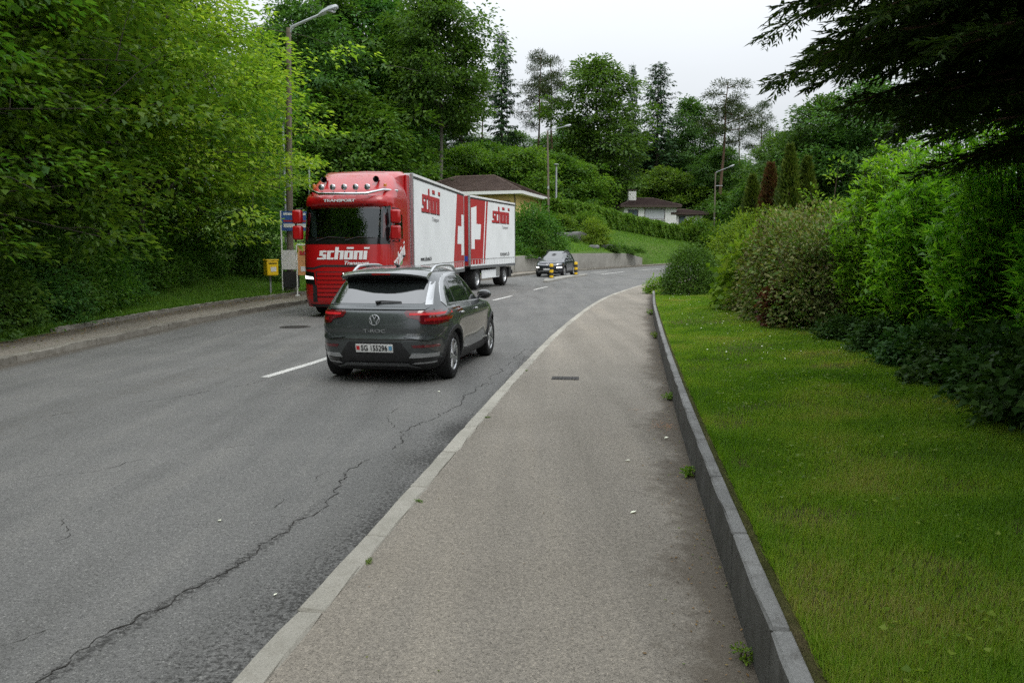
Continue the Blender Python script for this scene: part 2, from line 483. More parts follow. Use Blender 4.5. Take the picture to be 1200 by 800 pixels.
M['bark_pale'] = bark_mat('pale smooth bark', (0.13, 0.12, 0.10), (0.24, 0.225, 0.195))
M['bark_pine'] = bark_mat('pine bark', (0.075, 0.05, 0.036), (0.19, 0.12, 0.08))
M['twig'] = bark_mat('brown twigs', (0.03, 0.022, 0.016), (0.07, 0.05, 0.035))
# ================================================================== THE LIE OF THE LAND
def smooth_curve(pts, sig, lo, hi, step):
    xs = np.arange(lo, hi + step, step)
    p = np.array(pts, float)
    ys = np.interp(xs, p[:, 0], p[:, 1])
    if sig > 0:
        k = np.arange(-int(3 * sig / step), int(3 * sig / step) + 1) * step
        w = np.exp(-0.5 * (k / sig) ** 2); w /= w.sum()
        pad = len(k) // 2
        s0, s1 = ys[1] - ys[0], ys[-1] - ys[-2]
        e = np.concatenate([ys[0] + s0 * np.arange(-pad, 0), ys, ys[-1] + s1 * np.arange(1, pad + 1)])
        ys = np.convolve(e, w, 'valid')
    return lambda q: np.interp(q, xs, ys)

def grade(y):
    t = np.clip(np.asarray(y, float) - 11, 0, 150)
    return 0.0125 * (t - 5 * (1 - np.exp(-t / 5)))

# x of the road's right kerb line, of the garden edging, of the left kerb and of the back of the left pavement
XR = smooth_curve([(-20, -4.1), (0, -1.45), (3.03, -1.04), (5.17, -0.75), (10.17, -0.09), (16.45, 0.85), (24.1, 2.3), (29.3, 3.49), (39.9, 6.8), (50, 10.9), (60, 15.6), (75, 23.8), (100, 40), (130, 62), (170, 92)], 2.0, -20, 170, 0.25)
XW = smooth_curve([(-20, -2.35), (0, 0.55), (2.9, 0.945), (4.3, 1.14), (7.1, 1.54), (12.5, 2.37), (20.8, 3.68), (30.1, 5.3), (40, 8.5), (50, 12.8), (60, 17.6), (75, 25.8), (100, 42), (130, 64), (170, 94)], 1.2, -20, 170, 0.25)
XL = smooth_curve([(-20, -7.6), (12, -7.95), (16.3, -8.0), (21, -7.85), (26, -7.1), (32, -5.7), (40, -3.4), (50, 0.2), (57, 2.3), (64, 6.3), (78, 14.0), (100, 28), (130, 49), (170, 78)], 2.2, -20, 170, 0.25)
XB = smooth_curve([(-20, -9.2), (14.3, -9.45), (16.4, -9.55), (21.3, -9.5), (25.5, -9.1), (30.1, -8.1), (40, -4.9), (50, -1.5), (56.3, 0.15), (58.7, 1.7), (64.5, 5.55), (78.6, 12.9), (100, 26.6), (130, 47.5), (170, 76)], 1.2, -20, 170, 0.25)
PATH_H = 0.08

# hill heights: thin-plate spline through spot heights
_spots = np.array([
    (0, 56.3, 1.75), (1.6, 58.7, 1.75), (5.5, 64.5, 1.9), (9, 71, 1.9), (12.8, 78.6, 1.55), (20, 90, 1.5), (30, 103, 1.6),
    (3, 68, 3.2), (8, 76, 3.3), (1, 64, 2.5),
    (3, 80, 5.5), (9.2, 86, 5.3), (14, 93, 4.8), (20, 99.5, 4.0), (26, 106, 3.2),
    (5, 90, 6.0), (10, 99, 5.6), (17, 112, 5.3), (26, 119, 4.2),
    (-20, 100, 7), (0, 112, 7.5), (20, 135, 8), (40, 140, 6.5), (60, 140, 6), (0, 150, 12), (30, 170, 12), (-40, 130, 11), (-60, 90, 10), (80, 150, 6), (100, 180, 9),
    (-4, 50, 1.3), (-12, 58, 3.0), (-8, 68, 3.6), (-15, 40, 1.6), (-12, 30, 0.9), (-11, 15, 0.35), (-18, 20, 1.6), (-30, 40, 4), (-40, 20, 5), (-30, 0, 3), (-14, 0, 0.8),
    (0, 75, 4.2), (-6, 78, 4.4), (-60, 40, 8), (0, 200, 15), (-80, 160, 15), (60, 220, 15)], float)
def _tps(r2):
    return np.where(r2 > 0, r2 * np.log(np.maximum(r2, 1e-9)) * 0.5, 0.0)
_n = len(_spots)
_K = _tps(((_spots[:, None, :2] - _spots[None, :, :2]) ** 2).sum(-1)) + np.eye(_n) * 30.0
_P = np.c_[np.ones(_n), _spots[:, :2]]
_A = np.block([[_K, _P], [_P.T, np.zeros((3, 3))]])
_sol = np.linalg.solve(_A, np.r_[_spots[:, 2], 0, 0, 0])
def hill_raw(x, y):
    x, y = np.asarray(x, float), np.asarray(y, float)
    sh = np.broadcast(x, y).shape
    q = np.c_[np.broadcast_to(x, sh).ravel(), np.broadcast_to(y, sh).ravel()]
    qc = np.c_[np.clip(q[:, 0], -90, 110), np.clip(q[:, 1], -15, 225)]
    k = _tps(((qc[:, None, :] - _spots[None, :, :2]) ** 2).sum(-1))
    return (k @ _sol[:_n] + np.c_[np.ones(len(qc)), qc] @ _sol[_n:]).reshape(sh)
def sstep(a, b, v):
    t = np.clip((v - a) / (b - a), 0, 1); return t * t * (3 - 2 * t)
WALL_Y0, WALL_Y1 = 53.0, 78.0
def hill(x, y):
    """ground to the left of / beyond the road"""
    x, y = np.asarray(x, float), np.asarray(y, float)
    yc = np.clip(y, -20, 165)
    d = XB(yc) - x
    raw = hill_raw(x, y)
    g0 = grade(y) + PATH_H + 0.02
    soft = g0 + sstep(0, 3.5, d) * (np.maximum(raw, g0 + 0.05) - g0)
    hard = np.maximum(raw, g0 + 0.9)
    w = sstep(WALL_Y0 - 3, WALL_Y0 + 1, y) * (1 - sstep(WALL_Y1, WALL_Y1 + 4, y))
    return soft * (1 - w) + hard * w
def garden(x, y):
    """ground to the right of the footpath"""
    x, y = np.asarray(x, float), np.asarray(y, float)
    yc = np.clip(y, -20, 165)
    d = np.maximum(x - XW(yc), 0)
    top = 0.28 * (1 - sstep(26, 33, y)) + 0.03
    return grade(y) + PATH_H + top + 0.05 * np.minimum(d, 9) + 0.05 * np.clip(d - 9, 0, 30) * sstep(20, 60, y)

def strip(name, ys, cols_fn, z_fn, mat, label=None, smooth=True):
    """sheet whose rows follow y; cols_fn(y)-> x positions"""
    X = np.array([cols_fn(y) for y in ys]); n, k = X.shape
    Y = np.repeat(np.array(ys)[:, None], k, 1)
    Z = z_fn(X, Y)
    V = np.c_[X.ravel(), Y.ravel(), Z.ravel()]
    i = np.arange(n - 1)[:, None] * k + np.arange(k - 1)[None, :]
    Q = np.stack([i, i + 1, i + 1 + k, i + k], -1).reshape(-1, 4)
    me = fast_mesh(name, V, Q, mat, smooth)
    o = link(name, me); o['kind'] = 'structure'
    return o, X, Y

def set_attr(o, nm, vals):
    a = o.data.attributes.new(nm, 'FLOAT', 'POINT')
    a.data.foreach_set('value', np.ascontiguousarray(vals, np.float32).ravel())

def vnoise(x, y, s, seed=0):
    """cheap smooth value noise in numpy"""
    rng = np.random.default_rng(seed); T = rng.random((64, 64))
    u, v = x / s, y / s
    i, j = np.floor(u).astype(int), np.floor(v).astype(int)
    f, h = u - i, v - j
    f, h = f * f * (3 - 2 * f), h * h * (3 - 2 * h)
    g = lambda a, b: T[a % 64, b % 64]
    return (g(i, j) * (1 - f) + g(i + 1, j) * f) * (1 - h) + (g(i, j + 1) * (1 - f) + g(i + 1, j + 1) * f) * h

def poly_dist(px, py, pts):
    best = np.full(px.shape, 1e9)
    for (x0, y0), (x1, y1) in zip(pts[:-1], pts[1:]):
        dx, dy = x1 - x0, y1 - y0
        t = np.clip(((px - x0) * dx + (py - y0) * dy) / (dx * dx + dy * dy), 0, 1)
        best = np.minimum(best, np.hypot(px - x0 - t * dx, py - y0 - t * dy))
    return best

# ------------------------------------------------------------------ road
ys_road = list(np.arange(-6, 16, 0.08)) + list(np.arange(16, 40, 0.4)) + list(np.arange(40, 166, 2.0))
def road_cols(y):
    return np.linspace(float(XL(y)) - 0.05, float(XR(y)) + 0.05, 121)
road, RX, RY = strip('road', ys_road, road_cols, lambda x, y: grade(y) - 0.02 * ((x - XR(y)) / 8 + 0.5) ** 2 * 0.6, M['asphalt'])
CRACK_MAIN = [(-2.35, 2.2), (-1.98, 2.75), (-1.86, 3.15), (-1.72, 3.7), (-1.55, 4.15), (-1.44, 4.7), (-1.36, 5.15), (-1.28, 5.6), (-1.34, 6.1), (-1.2, 6.55), (-1.02, 7.1), (-1.05, 7.6), (-0.86, 8.2), (-0.62, 9.0), (-0.6, 9.6), (-0.42, 10.4), (-0.2, 11.6), (0.0, 13.0), (0.25, 14.6)]
dR = XR(RY) - RX
wob = vnoise(RX, RY, 0.55, 1)
stain = 0.80 * np.exp(-(dR / (0.14 + 0.42 * vnoise(RX, RY, 1.6, 2))) ** 2) * (0.45 + 0.75 * wob) * np.clip(1.5 - RY / 18, 0.25, 1)
dc = poly_dist(RX, RY, CRACK_MAIN)
stain = np.maximum(stain, 0.66 * np.exp(-(dc / 0.055) ** 2) * np.clip(1.35 - np.abs(RY - 3.6) / 2.6, 0, 1))
stain = np.maximum(stain, 0.18 * np.exp(-(dc / 0.2) ** 2))
set_attr(road, 'stain', stain)
dL = RX - XL(RY)
set_attr(road, 'dirt', 0.75 * np.exp(-(dL / 0.35) ** 2) + 0.24 * np.exp(-((RX - XR(RY) + 4.6) / 0.5) ** 2) + 0.2 * vnoise(RX, RY, 2.2, 5))

def road_z(x, y):
    return float(grade(y) - 0.02 * ((x - XR(y)) / 8 + 0.5) ** 2 * 0.6)

def crack(pts, w, seed, step=0.035, gap=0.25):
    """a jagged open crack, broken where it closes"""
    rng = random.Random(seed)
    dense = []
    for (x0, y0), (x1, y1) in zip(pts[:-1], pts[1:]):
        L = math.hypot(x1 - x0, y1 - y0); n = max(2, int(L / step))
        dense += [(x0 + (x1 - x0) * i / n, y0 + (y1 - y0) * i / n) for i in range(n)]
    V = []; F = []; run = False
    ox = oy = 0; alive = 1
    for i, (x, y) in enumerate(dense):
        ox = ox * 0.8 + rng.uniform(-0.026, 0.026); oy = oy * 0.8 + rng.uniform(-0.02, 0.02)
        if rng.random() < gap * 0.12: alive = 0
        elif not alive and rng.random() < 0.16: alive = 1
        ww = w * 0.7 * rng.uniform(0.15, 1.0) * (1 if alive else 0)
        if not alive:
            run = False; continue
        a, b = (x + ox - ww * 0.5, y + oy), (x + ox + ww * 0.5, y + oy - 0.3 * ww)
        V += [(*a, road_z(*a) + 0.003), (*b, road_z(*b) + 0.003)]
        k = len(V)
        if run: F.append((k - 4, k - 3, k - 1, k - 2))
        run = True
    me = bpy.data.meshes.new('crack'); me.from_pydata(V, [], F); me.materials.append(M['crack'])
    return link('crack', me, road)
crack(CRACK_MAIN, 0.017, 1, gap=0.12)
crack([(-1.12, 7.6), (-1.28, 8.1), (-1.3, 8.7), (-1.05, 9.2)], 0.010, 2, gap=0.6)
crack([(-1.45, 4.6), (-1.62, 5.3), (-1.5, 6.0), (-1.42, 6.6)], 0.008, 3, gap=0.9)
crack([(-2.9, 5.05), (-2.78, 4.85), (-2.72, 4.62), (-2.55, 4.55)], 0.010, 4, gap=0.4)
crack([(-2.35, 3.1), (-1.95, 3.8), (-1.78, 4.6)], 0.008, 5, gap=1.0)
crack([(-6.6, 6.9), (-5.8, 7.6), (-5.0, 8.3), (-4.3, 9.2), (-3.6, 10.3), (-3.3, 11.2)], 0.013, 6, gap=0.7)
crack([(-6.2, 8.9), (-5.4, 9.5), (-4.6, 9.9)], 0.010, 7, gap=0.9)
crack([(-3.9, 5.9), (-3.3, 6.2), (-2.9, 6.8), (-2.3, 7.1)], 0.009, 8, gap=1.1)
crack([(-2.2, 7.3), (-1.9, 7.25), (-1.6, 7.1)], 0.009, 9, gap=0.5)
crack([(-2.0, 9.6), (-1.7, 9.9), (-1.75, 10.4)], 0.010, 10, gap=0.5)
crack([(-0.35, 10.2), (-0.1, 11.4), (0.2, 13.2), (0.45, 15.0)], 0.012, 11, gap=0.9)
crack([(-3.4, 3.4), (-2.8, 3.6), (-2.3, 3.55)], 0.007, 12, gap=1.2)

# ------------------------------------------------------------------ painted lines
def centre_x(y):
    return float(np.interp(y, [5, 11.1, 13.2, 20, 28.2, 30.1, 35.9, 39, 45], [-4.6, -3.49, -3.05, -2.15, -0.62, -0.1, 1.23, 2.09, 3.9]))
def road_line(pts, w, name='road_line'):
    V = []; F = []
    out = []
    for (x0, y0), (x1, y1) in zip(pts[:-1], pts[1:]):
        n = max(2, int(math.hypot(x1 - x0, y1 - y0) / 0.2))
        out += [(x0 + (x1 - x0) * i / n, y0 + (y1 - y0) * i / n) for i in range(n)]
    out.append(pts[-1])
    st = []
    for i, (x, y) in enumerate(out):
        a, b = out[max(i - 1, 0)], out[min(i + 1, len(out) - 1)]
        dx, dy = b[0] - a[0], b[1] - a[1]; L = math.hypot(dx, dy); nx, ny = -dy / L, dx / L
        for k in range(5):
            s = w * (k / 4 - 0.5)
            px, py = x + nx * s, y + ny * s
            V.append((px, py, road_z(px, py) + 0.005))
            st.append(0.05 + 0.28 * (k in (0, 4)) + (0.25 if i in (0, len(out) - 1) else 0))
        if i:
            for k in range(4):
                q = 5 * i + k
                F.append((q - 5, q - 4, q + 1, q))
    me = bpy.data.meshes.new(name); me.from_pydata(V, [], F); me.materials.append(M['line'])
    o = link(name, me, road)
    set_attr(o, 'stain', np.array(st))
    return o
for y0, y1 in ((11.1, 14.1), (20.0, 23.0), (27.9, 30.5), (34.6, 37.4)):
    road_line([(centre_x(y0), y0), (centre_x((y0 + y1) / 2), (y0 + y1) / 2), (centre_x(y1), y1)], 0.14)
for a, b in (((6.0, 53.9), (8.4, 59.6)), ((9.9, 62.6), (12.4, 67.5)), ((14.4, 71.5), (17, 76)), ((5.6, 57.2), (7.2, 60.3))):
    road_line([a, b], 0.16)

# ------------------------------------------------------------------ footpath on the right
ys_path = list(np.arange(-6, 20, 0.1)) + list(np.arange(20, 166, 0.6))
footpath, FX, FY = strip('footpath', ys_path, lambda y: np.linspace(float(XR(y)) + 0.1, float(XW(y)) + 0.05, 41), lambda x, y: grade(y) + PATH_H + 0 * x, M['path'])
dW = XW(FY) - FX
n1 = vnoise(FX, FY, 0.5, 7)
set_attr(footpath, 'dirt', 0.62 * np.exp(-(dW / (0.10 + 0.2 * n1)) ** 2) + 0.34 * np.exp(-(dW / 0.55) ** 2) * (0.4 + n1) + 0.3 * np.exp(-((FX - XR(FY) - 0.14) / 0.03) ** 2))
set_attr(footpath, 'stain', 0.5 * np.exp(-(dW / 0.06) ** 2) + 0.06 * vnoise(FX, FY, 1.1, 9) + 0.3 * np.exp(-((FX - XR(FY) - 0.13) / 0.015) ** 2))

# ------------------------------------------------------------------ pavement on the left
ys_pave = list(np.arange(-6, 60, 0.3)) + list(np.arange(60, 166, 1.5))
pavement, LX, LY = strip('pavement', ys_pave, lambda y: np.linspace(float(XB(y)) - 0.1, float(XL(y)) - 0.1, 25), lambda x, y: grade(y) + PATH_H + 0.01 + 0 * x, M['path'])
dB = LX - XB(LY)
set_attr(pavement, 'dirt', 0.95 * np.exp(-(dB / (0.35 + 0.5 * vnoise(LX, LY, 1.2, 11))) ** 2) + 0.25)
set_attr(pavement, 'stain', 0.35 * np.exp(-(dB / 0.2) ** 2) + 0.1 * vnoise(LX, LY, 0.9, 12))

# ------------------------------------------------------------------ kerbs, stone by stone
def run_stones(xf, y0, y1, length, gap=0.008, jit=0.0, seed=0):
    """positions, heading and pitch of stones laid end to end along x=xf(y)"""
    rng = random.Random(seed); y = y0; out = []
    while y < y1:
        L = length * (1 + rng.uniform(-jit, jit))
        x = float(xf(y)); dx = float(xf(y + 0.5) - x) / 0.5
        dy = L / math.hypot(1, dx)
        y2 = y + dy; x2 = float(xf(y2))
        zg0, zg1 = float(grade(y)), float(grade(y2))
        out.append((((x + x2) / 2, (y + y2) / 2, (zg0 + zg1) / 2), math.atan2(y2 - y, x2 - x), math.atan2(zg1 - zg0, L), L - gap))
        y = y2
    return out
def stone_mesh(name, L, W, H, mat, chip, seed, seg=5):
    """a long block with slightly worn arrises"""
    rng = random.Random(seed)
    bm = bmesh.new()
    bmesh.ops.create_cube(bm, size=1)
    bmesh.ops.scale(bm, vec=(L, W, H), verts=bm.verts)
    bmesh.ops.bevel(bm, geom=[e for e in bm.edges], offset=0.010, segments=1, affect='EDGES')
    for k in range(1, seg):
        bmesh.ops.bisect_plane(bm, geom=bm.verts[:] + bm.edges[:] + bm.faces[:], plane_co=(-L / 2 + L * k / seg, 0, 0), plane_no=(1, 0, 0))
    for v in bm.verts:
        if v.co.z > 0: v.co += Vector((0, rng.uniform(-chip, chip), rng.uniform(-chip, chip) * 0.6))
    me = bpy.data.meshes.new(name); bm.to_mesh(me); bm.free(); me.materials.append(mat)
    return me
kerb = link('kerb', None); tag(kerb, kind='structure')
kmesh = [stone_mesh('kerb_stone', 1.0, 0.13, 0.25, M['kerb'], 0.006, s) for s in range(4)]
for i, (c, a, p, L) in enumerate(run_stones(lambda y: XR(y) + 0.055, -2.45, 62, 1.0, 0.014)):
    o = link('kerb_stone', kmesh[i % 4], kerb)
    o.location = (c[0], c[1], c[2] + PATH_H + 0.008 - 0.125); o.rotation_euler = (0, -p, a + (PI if i % 3 == 1 else 0)) if i % 3 != 1 else (0, p, a + PI)
    o.scale = (L, 1, 1)
old_kerb = link('kerb_beside_pavement', None); tag(old_kerb, kind='structure')
okm = [stone_mesh('kerb_stone', 1.0, 0.19, 0.28, M['old_kerb'], 0.012, 20 + s, 4) for s in range(5)]
for i, (c, a, p, L) in enumerate(run_stones(lambda y: XL(y) - 0.09, 3.5, 82, 1.05, 0.012, 0.3, 5)):
    o = link('kerb_stone', okm[i % 5], old_kerb)
    o.location = (c[0], c[1], c[2] + PATH_H + 0.03 - 0.14); o.rotation_euler = (0, -p, a + random.Random(i).uniform(-0.02, 0.02)); o.scale = (L, 1, 1)
back_edge = link('pavement_edging', None); tag(back_edge, kind='structure')
bem = [stone_mesh('edging_stone', 1.0, 0.12, 0.24, M['old_kerb'], 0.02, 40 + s, 4) for s in range(4)]
for i, (c, a, p, L) in enumerate(run_stones(lambda y: XB(y) - 0.02, 16.5, 52, 0.6, 0.02, 0.3, 6)):
    o = link('edging_stone', bem[i % 4], back_edge)
    o.location = (c[0], c[1], c[2] + PATH_H + 0.03 - 0.05); o.rotation_euler = (0, -p, a + random.Random(i).uniform(-0.05, 0.05)); o.scale = (L, 1, 1)

# ------------------------------------------------------------------ low garden edging of concrete slabs on the right
edging = thing('garden_edging_wall', 'low grey concrete edging wall between the footpath and the lawn', 'wall')
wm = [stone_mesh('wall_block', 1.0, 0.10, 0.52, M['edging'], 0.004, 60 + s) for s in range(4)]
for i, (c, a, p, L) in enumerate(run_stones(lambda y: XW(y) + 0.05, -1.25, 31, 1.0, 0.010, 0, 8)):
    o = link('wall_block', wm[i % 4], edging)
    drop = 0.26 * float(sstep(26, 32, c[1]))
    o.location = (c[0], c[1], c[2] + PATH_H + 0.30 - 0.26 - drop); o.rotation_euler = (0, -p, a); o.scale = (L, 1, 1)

# ------------------------------------------------------------------ ground sheets
off = np.r_[np.arange(0, 4, 0.35), np.arange(4, 14, 0.9), np.geomspace(14, 1500, 26)]
ys_hill = list(np.arange(-20, 110, 0.8)) + list(np.arange(110, 230, 3)) + list(np.geomspace(232, 1500, 14))
def with_skirt(fn, last):
    def z(x, y):
        r_ = fn(x, y).copy(); r_[:, -1 if last else 0] = grade(y[:, 0]) - 0.5
        return r_
    return z
hillside, HX, HY = strip('hillside', ys_hill, lambda y: float(XB(min(y, 168))) - 0.06 - np.r_[0, off][::-1], with_skirt(hill, True), M['bank'])
garden_off = np.r_[np.arange(0, 5, 0.25), np.arange(5, 15, 0.9), np.geomspace(15, 1500, 24)]
lawn, GX, GY = strip('lawn', ys_hill, lambda y: float(XW(min(y, 168))) + 0.07 + np.r_[0, garden_off], with_skirt(garden, False), M['soil'])
far, _, _ = strip('ground', [160, 400, 1500], lambda y: np.array([60.0, 100.0, 110.0]), lambda x, y: grade(y) - 0.1 + 0 * x, M['forest_floor'])

# ------------------------------------------------------------------ concrete retaining wall on the far side of the road
bank_wall = thing('retaining_wall', 'pale concrete retaining wall below the grass bank across the road', 'wall')
def wall_seg(y0, y1, h0, h1):
    mb = MB(); n = 6; th = 0.25
    ring = []
    for i in range(n + 1):
        y = y0 + (y1 - y0) * i / n
        x = float(XB(y)); dx = float(XB(y + .2) - x) / .2; L = math.hypot(1, dx); nx, ny = -1 / L, dx / L
        zb = float(grade(y)) - 0.2; zt = float(grade(y)) + h0 + (h1 - h0) * i / n
        ring.append([(x, y, zb), (x, y, zt), (x + nx * th, y + ny * th, zt), (x + nx * th, y + ny * th, zb)])
    V = [p for r_ in ring for p in r_]; F = []
    for i in range(n):
        for k in range(4):
            F.append((4 * i + k, 4 * i + (k + 1) % 4, 4 * i + 4 + (k + 1) % 4, 4 * i + 4 + k))
    F += [(3, 2, 1, 0), (4 * n, 4 * n + 1, 4 * n + 2, 4 * n + 3)]
    mb.add(V, F)
    return mb.build('wall_panel', M['wall_concrete'], bank_wall, bevel=0.015)
segs = [(52.0, 55.9, 0.75, 0.95), (56.0, 58.6, 1.15, 1.25), (58.62, 64.4, 1.28, 1.3), (64.42, 69.5, 1.3, 1.28), (69.52, 74.5, 1.28, 1.2), (74.52, 78.2, 1.2, 0.75)]
for s in segs: wall_seg(*s)

# ------------------------------------------------------------------ covers in the asphalt
def cover(name, label, x, y, z, r, parentless=True):
    t = thing(name, label, 'manhole cover', (x, y, z))
    mb = MB(); mb.lathe([(0.001, 0.002), (r * 0.82, 0.002), (r * 0.84, -0.01), (r * 0.86, 0.003), (r, 0.003), (r, -0.03)], 36, 'z'); mb.build('frame', M['iron'], t, smooth=40)
    mb = MB()
    for i in range(-5, 6):
        for j in range(-5, 6):
            px, py = i * r * 0.15, j * r * 0.15
            if math.hypot(px, py) < r * 0.76: mb.box((px, py, 0.004), (r * 0.09, r * 0.09, 0.006))
    mb.build('tread_studs', M['iron'], t)['kind'] = 'stuff'
    return t
cover('manhole_cover', 'round iron manhole cover in the road beside the red truck', -5.09, 18.63, road_z(-5.09, 18.63) + 0.003, 0.36)
g = thing('hydrant_cover', 'small dark oblong iron cover set in the footpath', 'cover', (0.71, 10.5, float(grade(10.5)) + PATH_H + 0.003), (0, 0, R(-6)))
mb = MB(); mb.box((0, 0, 0), (0.36, 0.24, 0.012)); mb.build('frame', M['iron'], g, bevel=0.003)
mb = MB()
for i in range(7): mb.box((-0.14 + i * 0.046, 0, 0.008), (0.02, 0.19, 0.006))
mb.build('tread_bars', M['iron'], g)
# ================================================================== GREENERY
def unit(a):
    return a / np.maximum(np.linalg.norm(a, axis=-1, keepdims=True), 1e-9)

def leaves(P, D, N, L, W, fold=0.18, droop=0.12, mid=0.45):
    """rhombic, slightly folded leaves: stalk at P, tip along D, facing N"""
    n = len(P)
    D = unit(D); S = unit(np.cross(D, N)); N = np.cross(S, D)
    L = np.broadcast_to(np.asarray(L, float).reshape(-1, 1), (n, 1)); W = np.broadcast_to(np.asarray(W, float).reshape(-1, 1), (n, 1))
    v0 = P
    v1 = P + D * L * mid + S * W * 0.5 + N * W * fold
    v2 = P + D * L - N * L * droop
    v3 = P + D * L * mid - S * W * 0.5 + N * W * fold
    V = np.stack([v0, v1, v2, v3], 1).reshape(-1, 3)
    Q = np.arange(4 * n).reshape(n, 4)
    return V, Q

def rdir(rng, n):
    return unit(rng.normal(size=(n, 3)))

class Wood:
    """tapering tubes of one plant"""
    def __init__(s): s.V = []; s.Q = []; s.n = 0
    def tube(s, pts, r0, r1, n=6):
        k = len(pts)
        rad = [r0 + (r1 - r0) * i / (k - 1) for i in range(k)]
        V, F = tube_arrays(pts, rad, n, False)
        s.V.append(np.array(V)); s.Q.append(np.array(F) + s.n); s.n += len(V)
    def mesh(s, name, mat):
        return fast_mesh(name, np.vstack(s.V), np.vstack(s.Q), mat, True)

def clump_leaves(rng, C, axis, per, cr, flat, leaf, aspect, up=1.3, droop=0.2, out=0.6):
    """C (m,3) clump centres, axis (m,3) outward direction of each"""
    m = len(C)
    per_i = rng.poisson(per, m) + 1
    idx = np.repeat(np.arange(m), per_i); n = len(idx)
    o = rng.normal(size=(n, 3)) * 0.55
    o *= np.minimum(1, 1.25 / np.maximum(np.linalg.norm(o, axis=1, keepdims=True), 1e-6))
    crs = (cr * rng.uniform(0.7, 1.35, m))[idx][:, None]
    ax = axis[idx]
    off = o * crs * np.array([1, 1, flat])
    # sprays sag towards their ends
    off[:, 2] -= droop * crs[:, 0] * (o[:, 0] ** 2 + o[:, 1] ** 2)
    P = C[idx] + off
    D = unit(unit(off) * 0.7 + ax * out + rdir(rng, n) * 0.55 + np.array([0, 0, -0.15]))
    N = unit(np.array([0, 0, 1.0]) * up + rdir(rng, n) * 0.5 + ax * 0.35)
    L = leaf * rng.uniform(0.65, 1.3, n)
    return leaves(P, D, N, L, L * aspect * rng.uniform(0.85, 1.15, n))

def broadleaf(seed, h, r, base=0.25, limbs=26, clumps=260, per=40, leaf=0.35, cr=1.1, flat=0.42, aspect=0.62, trunk_r=None, bark=None, leafm=None, lean=0.0, top_pow=0.55, belly=0.42, name='tree'):
    rng = np.random.default_rng(seed)
    trunk_r = trunk_r or h * 0.014
    w = Wood()
    k = 9
    tz = np.linspace(0, h * 0.93, k)
    wig = np.cumsum(rng.normal(size=(k, 2)) * h * 0.008, 0); wig[0] = 0
    wig[:, 0] += lean * (tz / h) ** 1.5 * h
    T = np.c_[wig, tz]
    T[0, 2] = -0.4
    trunk_at = lambda z: np.array([np.interp(z, tz, T[:, 0]), np.interp(z, tz, T[:, 1]), z])
    w.tube(T, trunk_r * 1.15, trunk_r * 0.12, 8)
    C = []; A = []
    lob = rng.uniform(0.72, 1.18, limbs)
    for i in range(limbs):
        t = (i + rng.uniform(0, 0.8)) / limbs
        z = h * (base + (0.96 - base) * t)
        prof = (1 - (abs(t - belly) / (1 - belly if t > belly else belly + 0.25)) ** 2)
        Lb = r * max(0.12, prof) ** top_pow * lob[i]
        az = i * 2.39996 + rng.uniform(-0.5, 0.5)
        el = R(rng.uniform(8, 30) + 35 * t)
        d = np.array([math.cos(az) * math.cos(el), math.sin(az) * math.cos(el), math.sin(el)])
        p0 = trunk_at(z - Lb * math.sin(el) * 0.6 if z - Lb * math.sin(el) * 0.6 > h * base * 0.7 else z * 0.9)
        hor = np.array([math.cos(az), math.sin(az), 0])
        end = np.array([*trunk_at(z)[:2], z]) + hor * Lb
        mid = p0 * 0.5 + end * 0.5 + np.array([0, 0, Lb * 0.12]) + rng.normal(size=3) * Lb * 0.05
        pts = [p0, p0 * 0.6 + mid * 0.4 + np.array([0, 0, Lb * 0.03]), mid, end]
        w.tube(pts, trunk_r * (0.42 - 0.25 * t), trunk_r * 0.04, 5)
        nc = max(2, int(clumps / limbs * (0.5 + Lb / r * 0.75)))
        f = rng.uniform(0.3, 1.06, nc) ** 0.75
        base_p = np.where(f[:, None] < 0.5, p0 + (mid - p0) * (f[:, None] * 2), mid + (end - mid) * (f[:, None] * 2 - 1))
        spread = rng.normal(size=(nc, 3)) * np.array([0.24, 0.24, 0.17]) * Lb
        c = base_p + spread
        C.append(c); A.append(unit(c - trunk_at(z) + np.array([0, 0, 0.3 * Lb])))
        for q in range(0, nc, 2):
            w.tube([base_p[q], base_p[q] * 0.5 + c[q] * 0.5 + np.array([0, 0, 0.1]), c[q]], trunk_r * 0.09, trunk_r * 0.02, 4)
    top = trunk_at(h * 0.93)
    nt = max(3, clumps // 30)
    C.append(top + rng.normal(size=(nt, 3)) * np.array([r * 0.16, r * 0.16, h * 0.03])); A.append(np.tile([[0, 0, 1.0]], (nt, 1)))
    C = np.vstack(C); A = np.vstack(A)
    C[:, 2] = np.maximum(C[:, 2], 0.25)
    V, Q = clump_leaves(rng, C, A, per, cr, flat, leaf, aspect)
    return w.mesh('trunk', bark), fast_mesh('crown', V, Q, leafm)

